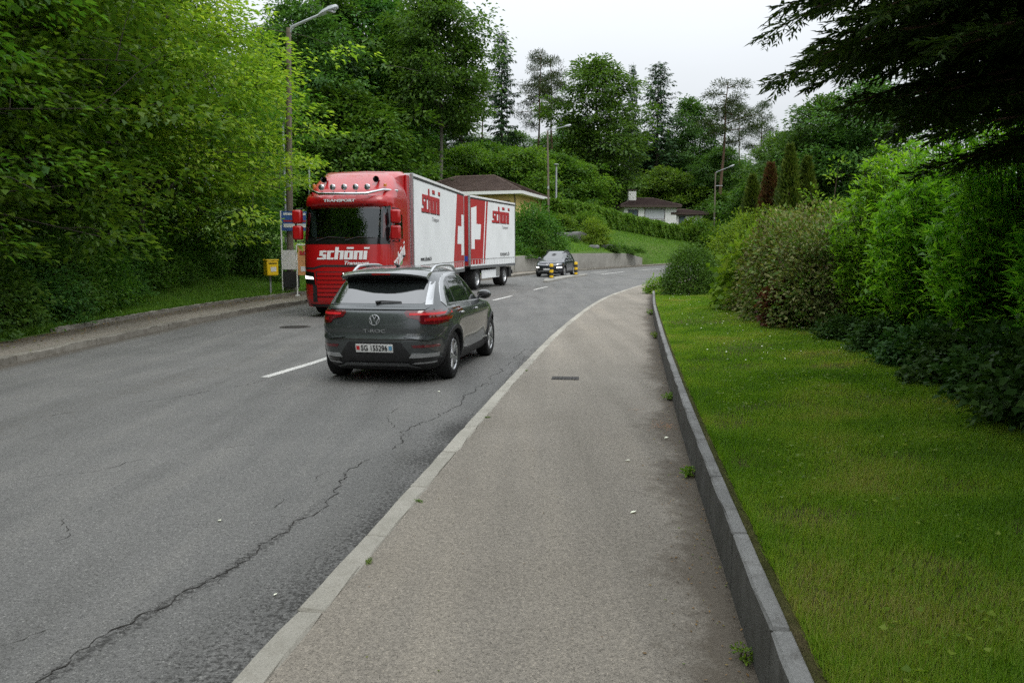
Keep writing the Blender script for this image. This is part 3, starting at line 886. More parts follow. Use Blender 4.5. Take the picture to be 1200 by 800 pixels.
def bush(seed, rx, ry, h, stems=30, clumps=220, per=40, leaf=0.1, cr=0.28, flat=0.6, aspect=0.5, leafm=None, bark=None, shell=0.55, rough=0.18, up=0.6, squash=2.0):
    """dome of leaves on many stems from the ground"""
    rng = np.random.default_rng(seed)
    n = clumps
    d = rdir(rng, n); d[:, 2] = np.abs(d[:, 2])
    rad = shell + (1 - shell) * rng.random(n) ** 0.6
    # super-elliptic dome with uneven outline
    ph = rng.uniform(0, 6.28, 6)
    az = np.arctan2(d[:, 1], d[:, 0])
    bump = 1 + rough * (np.sin(2 * az + ph[0]) * 0.4 + np.sin(3 * az + ph[1] + 3 * d[:, 2]) * 0.4 + np.sin(5 * az + ph[2] - 4 * d[:, 2]) * 0.35)
    s = 1 / (np.abs(d[:, 0]) ** squash + np.abs(d[:, 1]) ** squash + np.abs(d[:, 2]) ** squash) ** (1 / squash)
    C = d * (s * rad * bump)[:, None] * np.array([rx, ry, h])
    C[:, 2] = np.maximum(C[:, 2], 0.06)
    w = Wood()
    for i in rng.choice(n, min(stems, n), replace=False):
        b = np.array([C[i, 0] * 0.25, C[i, 1] * 0.25, -0.1]) + rng.normal(size=3) * np.array([0.05, 0.05, 0])
        m = b * 0.4 + C[i] * 0.6; m[:2] *= 0.75
        w.tube([b, m, C[i]], 0.012 + 0.012 * h, 0.004, 4)
    V, Q = clump_leaves(rng, C, unit(C - np.array([0, 0, h * 0.25])), per, cr, flat, leaf, aspect, up=up)
    V[:, 2] = np.maximum(V[:, 2], 0.0)
    return w.mesh('stems', bark or M['twig']), fast_mesh('foliage', V, Q, leafm)

def spruce(seed, h, r, base=0.1, leafm=None, bark=None, dens=1.0, leaf=0.55):
    rng = np.random.default_rng(seed)
    w = Wood(); tr = h * 0.012
    w.tube([(0, 0, -0.4), (0, 0, h * 0.5), (rng.normal() * .1, rng.normal() * .1, h)], tr, 0.02, 7)
    P = []; D = []; N = []; L = []
    z = h * base
    while z < h * 0.985:
        t = (z / h - base) / (1 - base)
        Lb = r * min(1, 1.1 * (1 - t) ** 0.45) * rng.uniform(0.5, 1.15) + 0.15
        nb = int(rng.integers(5, 8)); a0 = rng.uniform(0, 6.28)
        for b in range(nb):
            az = a0 + b * 6.283 / nb + rng.uniform(-0.25, 0.25)
            lb = Lb * rng.uniform(0.6, 1.15)
            hor = np.array([math.cos(az), math.sin(az), 0]); side = np.array([-hor[1], hor[0], 0])
            dz = -0.28 + 0.65 * t
            p0 = np.array([0, 0, z]); p1 = p0 + hor * lb * 0.55 + np.array([0, 0, dz * lb * 0.6]); p2 = p0 + hor * lb + np.array([0, 0, dz * lb * 0.75])
            w.tube([p0, p1, p2], tr * 0.25 * (1 - t) + 0.01, 0.006, 3)
            n = int((6 + lb * 14) * dens)
            f = rng.uniform(0.15, 1.03, n)
            pos = np.where(f[:, None] < .55, p0 + (p1 - p0) * (f / .55)[:, None], p1 + (p2 - p1) * ((f - .55) / .45)[:, None])
            sg = rng.choice([-1, 1], n)[:, None]
            dd = hor * rng.uniform(0.3, 0.9, (n, 1)) + side * sg * rng.uniform(0.2, 0.9, (n, 1)) + np.array([0, 0, -1]) * rng.uniform(0.05, 0.7, (n, 1))
            P.append(pos + rng.normal(size=(n, 3)) * 0.08); D.append(dd); N.append(np.array([0, 0, 1]) + rng.normal(size=(n, 3)) * 0.4)
            L.append(leaf * rng.uniform(0.6, 1.25, n) * (0.55 + 0.45 * (1 - t)))
        z += h * 0.021 * rng.uniform(0.7, 1.3) * (0.7 + 0.6 * (1 - t))
    P = np.vstack(P); D = np.vstack(D); N = np.vstack(N); L = np.concatenate(L)
    V, Q = leaves(P, D, N, L, L * 0.34, 0.1, 0.1)
    return w.mesh('trunk', bark), fast_mesh('crown', V, Q, leafm)

def pine(seed, h, r, crown=0.62, clumps=60, per=90, leafm=None, bark=None, lean=0.02, leaf=0.42):
    rng = np.random.default_rng(seed)
    w = Wood(); tr = h * 0.011
    k = 8; tz = np.linspace(0, h * 0.96, k)
    wig = np.cumsum(rng.normal(size=(k, 2)) * h * 0.005, 0); wig[0] = 0; wig[:, 0] += lean * tz
    T = np.c_[wig, tz]; T[0, 2] = -0.4
    w.tube(T, tr, tr * 0.2, 8)
    C = []; A = []
    nl = 15
    for i in range(nl):
        t = (i + rng.uniform(0, 0.9)) / nl
        z = h * (crown + (0.95 - crown) * t)
        tp = np.array([np.interp(z, tz, T[:, 0]), np.interp(z, tz, T[:, 1]), z])
        az = i * 2.4 + rng.uniform(-.6, .6)
        Lb = r * (0.35 + 0.75 * math.sin(PI * min(1, 0.22 + 0.78 * t)) ) * rng.uniform(0.5, 1.15)
        hor = np.array([math.cos(az), math.sin(az), 0])
        end = tp + hor * Lb + np.array([0, 0, Lb * rng.uniform(-0.05, 0.45)])
        mid = (tp + end) / 2 + np.array([0, 0, -0.06 * Lb]) + rng.normal(size=3) * 0.1 * Lb
        w.tube([tp, mid, end], tr * 0.3, tr * 0.06, 4)
        nc = max(2, int(clumps / nl * (0.5 + Lb / r)))
        f = rng.uniform(0.45, 1.0, (nc, 1))
        c = mid + (end - mid) * (f * 2 - 1) + rng.normal(size=(nc, 3)) * np.array([0.2, 0.2, 0.1]) * Lb
        C.append(c); A.append(np.tile([[0, 0, 1.0]], (nc, 1)))
        for q in range(nc): w.tube([mid + (end - mid) * max(0, f[q, 0] * 2 - 1), c[q]], tr * 0.1, tr * 0.03, 3)
    for i in range(5):   # dead stubs lower down
        z = h * rng.uniform(0.35, crown); tp = np.array([np.interp(z, tz, T[:, 0]), np.interp(z, tz, T[:, 1]), z]); az = rng.uniform(0, 6.28)
        w.tube([tp, tp + np.array([math.cos(az), math.sin(az), rng.uniform(-.2, .2)]) * rng.uniform(0.5, 1.6)], tr * 0.12, tr * 0.03, 3)
    C = np.vstack(C); A = np.vstack(A)
    V, Q = clump_leaves(rng, C, A, per, 0.95, 0.42, leaf, 0.22, up=0.5, out=0.4)
    return w.mesh('trunk', bark), fast_mesh('crown', V, Q, leafm)

def thuja(seed, h, r, leafm, n=9000, leaf=0.13):
    rng = np.random.default_rng(seed)
    z = h * rng.random(n) ** 1.35
    t = z / h
    prof = r * np.minimum(1, (1.02 - t) ** 0.75 * 1.12) * np.minimum(1, 0.75 + t * 2)
    az = rng.uniform(0, 6.283, n)
    bump = 1 + 0.13 * np.sin(5 * az + z * 2.1) + 0.1 * np.sin(3 * az - z * 3.7)
    rad = prof * bump * np.sqrt(rng.uniform(0.35, 1.0, n))
    P = np.c_[np.cos(az) * rad, np.sin(az) * rad, z]
    D = np.c_[np.cos(az) * .45, np.sin(az) * .45, np.full(n, 1.0)] + rng.normal(size=(n, 3)) * 0.25
    N = np.c_[-np.sin(az), np.cos(az), np.zeros(n)] + rng.normal(size=(n, 3)) * 0.5
    L = leaf * rng.uniform(0.7, 1.5, n)
    V, Q = leaves(P, D, N, L, L * 0.42)
    w = Wood(); w.tube([(0, 0, -.2), (0, 0, h * .5), (0, 0, h * .97)], 0.07, 0.01, 6)
    return w.mesh('trunk', M['twig']), fast_mesh('crown', V, Q, leafm)

def plant(name, label, cat, meshes, loc, rz=0, sc=1.0, group=None, parts=('trunk', 'crown')):
    t = thing(name, label, cat, loc, (0, 0, rz), group)
    t.scale = (sc, sc, sc) if not hasattr(sc, '__len__') else sc
    for me, pn in zip(meshes, parts): link(pn, me, t)
    return t

# ---- leaf colours
M['leaf_beech'] = leaf_mat('beech leaf', [(0.028, 0.062, 0.016), (0.045, 0.092, 0.02), (0.068, 0.118, 0.026)], 0.35, cscale=0.25, gain=1.75)
M['leaf_dark'] = leaf_mat('dark leaf', [(0.018, 0.046, 0.014), (0.03, 0.068, 0.018), (0.045, 0.088, 0.022)], 0.3, cscale=0.25, gain=2.3)
M['leaf_fresh'] = leaf_mat('fresh leaf', [(0.048, 0.105, 0.018), (0.078, 0.15, 0.024), (0.12, 0.19, 0.03)], 0.36, cscale=0.5)
M['leaf_left'] = leaf_mat('hornbeam leaf', [(0.032, 0.082, 0.013), (0.055, 0.122, 0.018), (0.095, 0.165, 0.024)], 0.36, cscale=0.45, clump=0.55, gain=1.35)
M['leaf_yellow'] = leaf_mat('maple leaf', [(0.07, 0.13, 0.018), (0.115, 0.18, 0.024), (0.185, 0.235, 0.035)], 0.38, cscale=0.45, clump=0.5, gain=2.0)
M['leaf_under'] = leaf_mat('undergrowth leaf', [(0.03, 0.075, 0.013), (0.048, 0.105, 0.018), (0.08, 0.14, 0.025)], 0.3, cscale=0.7)
M['needle_spruce'] = leaf_mat('spruce needles', [(0.012, 0.03, 0.014), (0.02, 0.044, 0.018), (0.03, 0.055, 0.02)], 0.15, cscale=0.3, gain=1.8)
M['needle_pine'] = leaf_mat('pine needles', [(0.022, 0.04, 0.018), (0.035, 0.055, 0.024), (0.055, 0.075, 0.032)], 0.15, cscale=0.3, gain=1.7)
M['needle_cypress'] = leaf_mat('cypress scales', [(0.012, 0.026, 0.008), (0.02, 0.04, 0.01), (0.034, 0.058, 0.013)], 0.2, cscale=1.0, gain=2.1)
M['leaf_lance'] = leaf_mat('lance leaf', [(0.05, 0.125, 0.014), (0.085, 0.185, 0.018), (0.135, 0.245, 0.026)], 0.4, rough=0.38, cscale=1.0, gain=2.25)
M['leaf_box'] = leaf_mat('box leaf', [(0.022, 0.055, 0.010), (0.038, 0.082, 0.014), (0.055, 0.11, 0.018)], 0.2, rough=0.4, cscale=1.6, gain=2.1)
M['leaf_lime'] = leaf_mat('lime shrub leaf', [(0.065, 0.125, 0.016), (0.105, 0.18, 0.02), (0.16, 0.225, 0.03)], 0.35, cscale=1.4)
M['leaf_mottled'] = leaf_mat('bronze variegated leaf', [(0.06, 0.04, 0.022), (0.075, 0.085, 0.028), (0.06, 0.12, 0.02), (0.07, 0.12, 0.025), (0.2, 0.2, 0.10), (0.09, 0.09, 0.035)], 0.25, cscale=2.0, gain=1.6)
M['leaf_red'] = leaf_mat('purple leaf', [(0.035, 0.012, 0.010), (0.075, 0.024, 0.016), (0.12, 0.04, 0.024)], 0.25, cscale=2.0)
M['leaf_ivy'] = leaf_mat('ivy leaf', [(0.02, 0.055, 0.014), (0.034, 0.08, 0.02), (0.055, 0.11, 0.03)], 0.2, rough=0.55, spec=0.1, cscale=1.2, gain=1.2)
M['leaf_hedge'] = leaf_mat('clipped hedge leaf', [(0.045, 0.10, 0.014), (0.075, 0.145, 0.02), (0.125, 0.195, 0.028)], 0.3, cscale=0.8)
M['leaf_thuja'] = leaf_mat('thuja scales', [(0.03, 0.055, 0.010), (0.055, 0.085, 0.013), (0.085, 0.11, 0.018)], 0.15, cscale=1.5)
M['leaf_thuja_red'] = leaf_mat('browned thuja', [(0.06, 0.035, 0.015), (0.09, 0.04, 0.018), (0.05, 0.06, 0.014)], 0.12, cscale=1.2)
M['blade'] = leaf_mat('lawn blades', [(0.06, 0.125, 0.010), (0.085, 0.165, 0.012), (0.125, 0.215, 0.018), (0.19, 0.25, 0.035), (0.25, 0.22, 0.09)], 0.4, clump=0.85, cscale=1.1, gain=1.22, rw=0.5)
M['blade_tall'] = leaf_mat('tall grass blades', [(0.05, 0.11, 0.016), (0.08, 0.155, 0.02), (0.125, 0.19, 0.03)], 0.35, cscale=0.6)
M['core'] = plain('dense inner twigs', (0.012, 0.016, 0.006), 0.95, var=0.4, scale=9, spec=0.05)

# ------------------------------------------------------------------ trees over the left pavement
near_a = broadleaf(11, 13.5, 5.2, base=0.07, limbs=58, clumps=440, per=92, leaf=0.19, cr=0.92, flat=0.24, trunk_r=0.17, bark=M['bark'], leafm=M['leaf_left'], belly=0.36, top_pow=0.5)
near_b = broadleaf(12, 12.0, 4.8, base=0.06, limbs=54, clumps=420, per=92, leaf=0.18, cr=0.9, flat=0.24, trunk_r=0.15, bark=M['bark'], leafm=M['leaf_left'], belly=0.4, top_pow=0.5)
near_c = broadleaf(13, 11.5, 4.6, base=0.24, limbs=48, clumps=400, per=92, leaf=0.185, cr=0.9, flat=0.24, trunk_r=0.14, bark=M['bark'], leafm=M['leaf_yellow'], belly=0.42, top_pow=0.5)
def hz(x, y): return float(hill(x, y))
for (x, y, ms, rz, s, lab) in [
    (-14.0, 11.0, near_b, 0.6, 1.0, 'dark leafy tree at the left edge of the photo, nearest the camera'),
    (-13.4, 15.6, near_a, 2.1, 0.98, 'tall green hornbeam over the left pavement, second from the left edge'),
    (-17.5, 19.5, near_b, 3.6, 1.15, 'tall green tree standing back behind the left pavement trees'),
    (-14.3, 21.2, near_a, 4.4, 1.0, 'broad mid green tree over the middle of the left pavement'),
    (-13.0, 27.2, near_c, 1.2, 1.02, 'yellow green maple leaning toward the tall lamp post'),
    (-15.8, 26.0, near_c, 5.0, 1.18, 'yellow green tree behind the maple, above the left pavement'),
    (-13.2, 34.0, near_b, 2.8, 0.8, 'low green tree just behind the yellow post box'),
    (-19.0, 33.0, near_a, 0.2, 1.05, 'tall green tree at the far end of the left tree row'),
    (-20.5, 14.0, near_a, 1.2, 1.2, 'tall tree in the second row behind the left edge trees'),
    (-21.5, 25.0, near_b, 4.2, 1.25, 'tall tree in the second row behind the broad mid green tree'),
    (-18.0, 41.0, near_b, 2.2, 1.1, 'green tree behind the thin grey post lamp'),
    (-15.5, 3.5, near_a, 5.2, 1.15, 'unseen tall tree added beside the camera, continuing the left tree row'),  # unseen from here down: trees added to darken the truck windscreen's reflection
    (-15.5, -4.5, near_b, 0.9, 1.35, 'unseen tall tree added behind the camera, continuing the left tree row'),
    (-16.5, -12.5, near_a, 3.9, 1.3, 'unseen last tree added to the left row, behind the camera')]:
    plant('tree', lab, 'tree', ms, (x, y, hz(x, y) - 0.1), rz, s, 'trees over the left pavement')
lowb = [bush(30 + i, 1.35, 1.35, 1.7, stems=26, clumps=210, per=42, leaf=0.1, cr=0.32, flat=0.6, aspect=0.55, leafm=M[m_], rough=0.25, up=0.7) for i, m_ in enumerate(('leaf_under', 'leaf_dark', 'leaf_left'))]
lb = [(-10.75, 9.6, 0), (-10.75, 11.4, 1), (-10.8, 13.0, 0), (-10.9, 14.6, 1), (-10.95, 16.2, 0), (-11.1, 17.8, 1), (-11.2, 19.4, 0), (-11.5, 21.2, 2), (-11.9, 23.2, 1), (-12.2, 25.4, 2), (-12.4, 27.8, 0), (-12.3, 30.4, 2), (-10.6, 33.6, 0)]
words = ['dark undergrowth bush at the left edge of the photo', 'dark low bush second from the left edge along the pavement', 'shady bush third from the left edge along the pavement', 'shady bush fourth from the left edge along the pavement', 'leafy bush fifth from the left edge along the pavement', 'dark bush sixth from the left edge along the pavement', 'leafy bush where the grass verge behind the pavement begins', 'fresh green bush behind the start of the grass verge', 'dark bush behind the middle of the grass verge', 'fresh green bush behind the grass verge, left of the post box', 'leafy bush at the back of the verge below the maple', 'fresh bush directly behind the yellow post box', 'leafy bush behind the poster boards by the lamp post']
for i, (x, y, k) in enumerate(lb):
    plant('bush', words[i], 'bush', lowb[k], (x, y, hz(x, y) - 0.05), i * 1.7, (1, 1, 1.0 + 0.15 * math.sin(i * 2.3)), 'bushes behind the left pavement', ('stems', 'foliage'))

# ------------------------------------------------------------------ the wood on the hill
F = 933.3
def at_px(px, py, d):
    """world point seen at that place of the photograph at distance d"""
    p = math.atan(100 / F); a = (px - 600) / F; b = (400 - py) / F
    f = math.cos(p) + b * math.sin(p); t = d / f
    return a * t, d, CAM_H + t * (-math.sin(p) + b * math.cos(p))
def grow(name, label, ms, h0, px, top, d, rz, wscale=None, group='trees of the wood on the hill'):
    x, y, zt = at_px(px, top, d)
    zb = float(hill(x, y)) if x < float(XB(min(d, 165))) else float(garden(x, y))
    s = (zt - zb) / h0
    w = s if wscale is None else wscale
    return plant(name, label, 'tree', ms, (x, y, zb - 0.1), rz, (w, w, s), group)
beech = [broadleaf(50 + i, 24, 6.0, base=b_, limbs=38, clumps=440, per=54, leaf=0.46, cr=1.45, flat=0.32, bark=M['bark_pale'] if i == 0 else M['bark'], leafm=M[m_], trunk_r=0.27) for i, (b_, m_) in enumerate(((0.42, 'leaf_beech'), (0.2, 'leaf_beech'), (0.18, 'leaf_dark'), (0.12, 'leaf_dark')))]
spr = [spruce(60 + i, 24, r_, base=b_, leafm=M['needle_spruce'], bark=M['bark'], dens=1.0, leaf=0.7) for i, (r_, b_) in enumerate(((3.6, 0.12), (3.0, 0.3)))]
pin = [pine(70 + i, 24, 3.6, crown=c_, clumps=c2, per=85, leafm=M['needle_pine'], bark=M['bark_pine'], lean=l_) for i, (c_, c2, l_) in enumerate(((0.6, 62, 0.03), (0.52, 70, -0.03), (0.68, 46, 0.05)))]
und = [broadleaf(80 + i, 8, 3.6, base=0.08, limbs=28, clumps=260, per=52, leaf=0.3, cr=0.85, flat=0.4, bark=M['bark'], leafm=M[m_], trunk_r=0.11, belly=0.35) for i, m_ in enumerate(('leaf_fresh', 'leaf_under'))]

T = 'tree'
grow('beech_tree', 'tall beech with a pale bare trunk right behind the red truck', beech[0], 24, 509, -22, 84, 0.4, 0.82)
grow('beech_tree', 'huge dark beech left of the pale trunk, its top cut by the frame', beech[2], 24, 432, -30, 92, 1.9, 1.05)
grow('beech_tree', 'big beech crown above the cab of the red truck', beech[1], 24, 386, -14, 88, 3.3, 0.95)
grow('beech_tree', 'dark beech behind the tall wooden lamp post', beech[3], 24, 345, -8, 78, 5.2, 0.8)
grow('beech_tree', 'beech at the back between the two tallest crowns', beech[1], 24, 470, 6, 112, 2.2, 1.0)
grow('spruce_tree', 'drooping dark spruce low behind the roof of the truck cab', spr[0], 24, 405, 40, 80, 0.6, 0.85)
grow('spruce_tree', 'dark spruce in the gap right of the pale beech trunk', spr[1], 24, 540, 62, 108, 1.6, 0.9)
grow('larch_tree', 'tall thin larch with a pointed top standing against the sky', spr[1], 24, 588, 33, 118, 0.3, 0.95)
grow('pine_tree', 'small thin pine left of the pointed larch', pin[2], 24, 562, 74, 122, 0.9, 0.75)
grow('pine_tree', 'tall pine right of the pointed larch, its crown tilted', pin[1], 24, 630, 50, 118, 2.6, 0.85)
grow('pine_tree', 'dark dense pine left of the big round beech', pin[0], 24, 652, 62, 124, 4.0, 0.9)
grow('beech_tree', 'big round green beech standing highest in the middle of the wood', beech[1], 24, 704, 63, 112, 0.8, 1.0)
grow('spruce_tree', 'thin spruce with a bare tip behind the round beech', spr[1], 24, 742, 72, 128, 2.0, 0.6)
grow('spruce_tree', 'broad black green spruce right of the round beech', spr[0], 24, 772, 72, 126, 1.1, 1.25)
grow('beech_tree', 'lower green beech between the dark spruce and the leaning pine', beech[2], 24, 812, 112, 130, 2.9, 0.75)
grow('pine_tree', 'leaning pine with a long bare trunk and ragged crown', pin[0], 24, 842, 88, 112, 0.0, 1.1)
grow('pine_tree', 'slim pine with a sparse crown right of the leaning pine', pin[2], 24, 872, 112, 124, 3.4, 0.7)
grow('pine_tree', 'last pine of the skyline, before the broad tree on the right', pin[1], 24, 896, 110, 126, 5.1, 0.7)
grow('beech_tree', 'broad dark tree on the right behind the pointed thujas', beech[2], 24, 962, 108, 66, 0.5, 0.62)
grow('beech_tree', 'dark tree behind the overhanging cypress on the right', beech[3], 24, 1030, 84, 62, 2.5, 0.66)
grow('beech_tree', 'green tree filling the gap below the last skyline pine', beech[1], 24, 915, 150, 92, 4.5, 0.62)
# the darker trees behind, which nothing tells apart
for i, (px, top, d, k) in enumerate([(320, 20, 105, 2), (365, 40, 120, 3), (450, 60, 125, 3), (520, 120, 130, 2), (560, 158, 132, 3), (600, 152, 140, 2), (640, 156, 136, 3), (670, 142, 142, 2), (735, 150, 140, 3), (790, 160, 142, 2), (830, 172, 138, 3), (865, 185, 132, 2), (900, 188, 134, 3), (940, 150, 110, 2), (985, 140, 100, 3), (295, 60, 95, 3), (580, 170, 122, 2), (690, 160, 126, 3), (760, 170, 130, 2), (845, 170, 120, 2)]):
    grow('forest_tree', 'dark tree in the dense back rows of the wood', beech[k], 24, px, top, d, i * 1.3, 0.62 + 0.1 * (i % 3), 'dense back rows of the wood')
for i, (px, top, d, k, lab) in enumerate([
    (545, 168, 92, 0, 'fresh green bush tree behind the roof of the yellow house'),
    (578, 165, 96, 1, 'leafy bush tree above the ridge of the yellow house'),
    (612, 172, 92, 0, 'fresh bush tree left of the roadside lamp on the bank'),
    (640, 176, 99, 1, 'leafy bush tree right behind the roadside lamp on the bank'),
    (674, 186, 100, 0, 'fresh bush tree right of the small post lamp'),
    (708, 204, 118, 1, 'leafy bush tree left of the white chimney'),
    (756, 205, 122, 1, 'leafy bush tree right behind the white chimney'),
    (785, 196, 120, 0, 'round fresh green tree over the roof of the white house'),
    (818, 212, 124, 0, 'pale green bush tree behind the low wing of the white house'),
    (462, 178, 86, 1, 'leafy bush tree above the white truck body, left of the pale trunk'),
    (430, 190, 84, 1, 'low leafy tree behind the roof of the truck cab'),
    (855, 222, 112, 1, 'dark leafy bush tree right of the far street lamp'),
    (880, 212, 95, 1, 'dark leafy bush tree left of the pointed thujas'),
    (728, 216, 124, 0, 'fresh bush tree at the left end of the white house'),
    (352, 120, 72, 1, 'leafy tree in the dark gap right of the wooden lamp post'),
    (385, 96, 76, 1, 'leafy tree above the left part of the truck cab roof'),
    (418, 118, 74, 1, 'leafy tree above the right part of the truck cab roof'),
    (430, 122, 79, 1, 'leafy tree above the front of the white truck body')]):
    grow('bush_tree', lab, und[k], 8, px, top, d, i * 2.1, (1.05 + 0.25 * (i % 2)) * (1.35 if i >= 14 else 1), 'bushy trees below the wood')

# ------------------------------------------------------------------ bank: hedge, shrubs
def hedge(name, label, pts, width, leafm, leaf, dens, seed, cat='hedge', wavy=0.1):
    """pts: (x, y, z base, height); a thick clipped hedge with a rounded top"""
    rng = np.random.default_rng(seed)
    t = thing(name, label, cat, (pts[0][0], pts[0][1], pts[0][2]))
    p = np.array(pts, float); o0 = p[0, :3].copy(); p[:, :3] -= o0
    seg = np.hypot(np.diff(p[:, 0]), np.diff(p[:, 1])); s = np.r_[0, np.cumsum(seg)]
    Ltot = s[-1]
    at = lambda q: np.stack([np.interp(q, s, p[:, k]) for k in range(4)], -1)
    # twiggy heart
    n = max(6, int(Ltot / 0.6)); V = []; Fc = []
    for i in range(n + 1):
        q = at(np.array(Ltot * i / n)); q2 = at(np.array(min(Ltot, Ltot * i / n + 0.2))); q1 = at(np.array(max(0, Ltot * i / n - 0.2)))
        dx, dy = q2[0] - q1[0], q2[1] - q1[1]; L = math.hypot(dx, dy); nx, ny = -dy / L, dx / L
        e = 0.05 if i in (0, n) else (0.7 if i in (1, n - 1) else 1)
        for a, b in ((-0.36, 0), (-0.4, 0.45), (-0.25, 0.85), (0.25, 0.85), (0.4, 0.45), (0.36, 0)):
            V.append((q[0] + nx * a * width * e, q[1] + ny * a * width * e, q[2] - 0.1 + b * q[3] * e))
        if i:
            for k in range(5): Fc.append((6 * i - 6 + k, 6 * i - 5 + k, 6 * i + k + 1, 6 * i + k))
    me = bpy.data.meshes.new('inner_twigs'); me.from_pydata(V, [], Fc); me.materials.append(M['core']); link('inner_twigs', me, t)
    N = int(dens * Ltot)
    q = rng.uniform(0, Ltot, N); P4 = at(q)
    d0 = at(np.clip(q - .2, 0, Ltot)); d1 = at(np.clip(q + .2, 0, Ltot)); dx, dy = d1[:, 0] - d0[:, 0], d1[:, 1] - d0[:, 1]; L = np.hypot(dx, dy) + 1e-9
    nx, ny = -dy / L, dx / L
    # position round the section: sides and rounded top
    u = rng.uniform(-1, 1, N); ang = u * PI * 0.62
    sx = np.sign(np.sin(ang)) * np.abs(np.sin(ang)) ** 0.5; sz = np.where(np.abs(u) < 0.8, np.sign(np.cos(ang)) * np.abs(np.cos(ang)) ** 0.5, 0)
    low = rng.random(N) < 0.5
    sx = np.where(low, rng.choice([-1, 1], N), sx); zz = np.where(low, rng.uniform(0, 0.75, N), 0.72 + 0.28 * np.maximum(sz, 0))
    wob = 1 + wavy * (np.sin(q * 1.7 + seed) + np.sin(q * 4.1 + 2 * zz * 3) * 0.7 + np.sin(q * 9 + 5 * zz) * 0.5)
    depth = 1 - 0.2 * rng.random(N) ** 1.5
    endf = np.clip(np.minimum(q, Ltot - q) / (width * 0.45), 0, 1); endf = np.sqrt(np.maximum(1 - (1 - endf) ** 2, 0)); capm = rng.random(N) < (0.9 * width / Ltot)
    q = np.where(capm, np.where(rng.random(N) < .5, rng.random(N) * .25, Ltot - rng.random(N) * .25), q); sx = np.where(capm, rng.uniform(-1, 1, N), sx); endf = np.where(capm, 0.85, np.maximum(endf, .3)); depth = depth * endf
    P4 = at(q)
    X = P4[:, 0] + nx * sx * width * 0.5 * depth * wob; Y = P4[:, 1] + ny * sx * width * 0.5 * depth * wob
    Z = P4[:, 2] + zz * P4[:, 3] * (1 + 0.4 * (wob - 1)) * (0.95 + 0.05 * depth)
    out = np.stack([nx * sx, ny * sx, np.where(low, 0.25, 0.9)], -1)
    D = unit(out * 0.5 + rdir(rng, N) * 0.8 + np.array([0, 0, 0.1])); Nn = unit(out + rdir(rng, N) * 0.55)
    Lf = leaf * rng.uniform(0.6, 1.35, N)
    V, Q = leaves(np.stack([X, Y, Z], -1), D, Nn, Lf, Lf * 0.6)
    link('foliage', fast_mesh('foliage', V, Q, leafm), t)
    return t
hp = [(645, 235, 79), (672, 238, 82), (700, 245, 85), (740, 255, 91.5), (780, 264, 98), (810, 271, 103), (834, 277, 107)]
pts = []
for px, py, d in hp:
    x, y, z = at_px(px, py, d); zb = float(hill(x, y)); pts.append((x, y, zb - 0.2, max(1.6, z - zb + 0.2)))
hedge('clipped_hedge', 'long clipped green hedge running downhill on top of the grass bank', pts, 2.0, M['leaf_hedge'], 0.26, 900, 3)
def shrub(name, label, ms, px, py_base, d, sc, rz=0, cat='shrub', group=None, onhill=True, z=None):
    x, y, _ = at_px(px, py_base, d)
    zb = z if z is not None else (hz(x, y) if onhill else float(garden(x, y)))
    return plant(name, label, cat, ms, (x, y, zb - 0.08), rz, sc, group, ('stems', 'foliage'))
mid_bush = bush(90, 2.2, 2.2, 3.1, stems=30, clumps=260, per=44, leaf=0.2, cr=0.55, leafm=M['leaf_under'], rough=0.2)
yel_bush = bush(91, 1.4, 1.4, 2.0, stems=24, clumps=130, per=40, leaf=0.17, cr=0.4, flat=0.35, leafm=M['leaf_lime'], rough=0.35)
low_bush = bush(92, 1.1, 0.8, 0.75, stems=14, clumps=80, per=36, leaf=0.14, cr=0.28, leafm=M['leaf_under'], rough=0.3)
hed_bush = bush(93, 1.8, 1.8, 2.2, stems=20, clumps=200, per=40, leaf=0.2, cr=0.45, leafm=M['leaf_hedge'], rough=0.15)
shrub('shrub', 'big round dark green shrub beside the back of the trailer', mid_bush, 626, 300, 61.5, (1.0, 1.0, 1.12))
shrub('shrub', 'green shrub hanging over the wall left of the black car', low_bush, 612, 312, 58.5, (1.3, 1.2, 1.2), 0.6, z=1.6)
shrub('shrub', 'flowering green shrub between the trailer and the black car', low_bush, 628, 306, 60.0, (1.3, 1.2, 1.6), 2.0)
shrub('shrub', 'yellow green spreading shrub in the middle of the grass bank', yel_bush, 697, 282, 73, (1.05, 1.05, 1.1))
shrub('shrub', 'round green bush below the hedge, left of the yellow shrub', hed_bush, 690, 262, 79, (0.9, 0.9, 0.95), 1.0)
shrub('shrub', 'loose green bush at the foot of the hedge near its left end', hed_bush, 655, 262, 76, (1.0, 0.9, 0.7), 2.0)
shrub('shrub', 'trailing shrub along the top edge of the concrete wall', low_bush, 735, 302, 75, (1.5, 1.0, 0.9), 0.5)
shrub('shrub', 'small trailing shrub at the right end of the concrete wall', low_bush, 716, 292, 72.5, (1.2, 1.2, 0.7), 1.5)
shrub('shrub', 'small dark shrub left of the yellow spreading shrub', low_bush, 668, 288, 71, (0.7, 0.7, 0.6), 2.5)
shrub('shrub', 'rounded brownish bush at the low right end of the hedge', hed_bush, 818, 280, 103, (1.6, 1.6, 1.5), 0.3)
shrub('shrub', 'green bush in front of the far street lamp', hed_bush, 834, 280, 100, (1.2, 1.2, 1.3), 1.3)

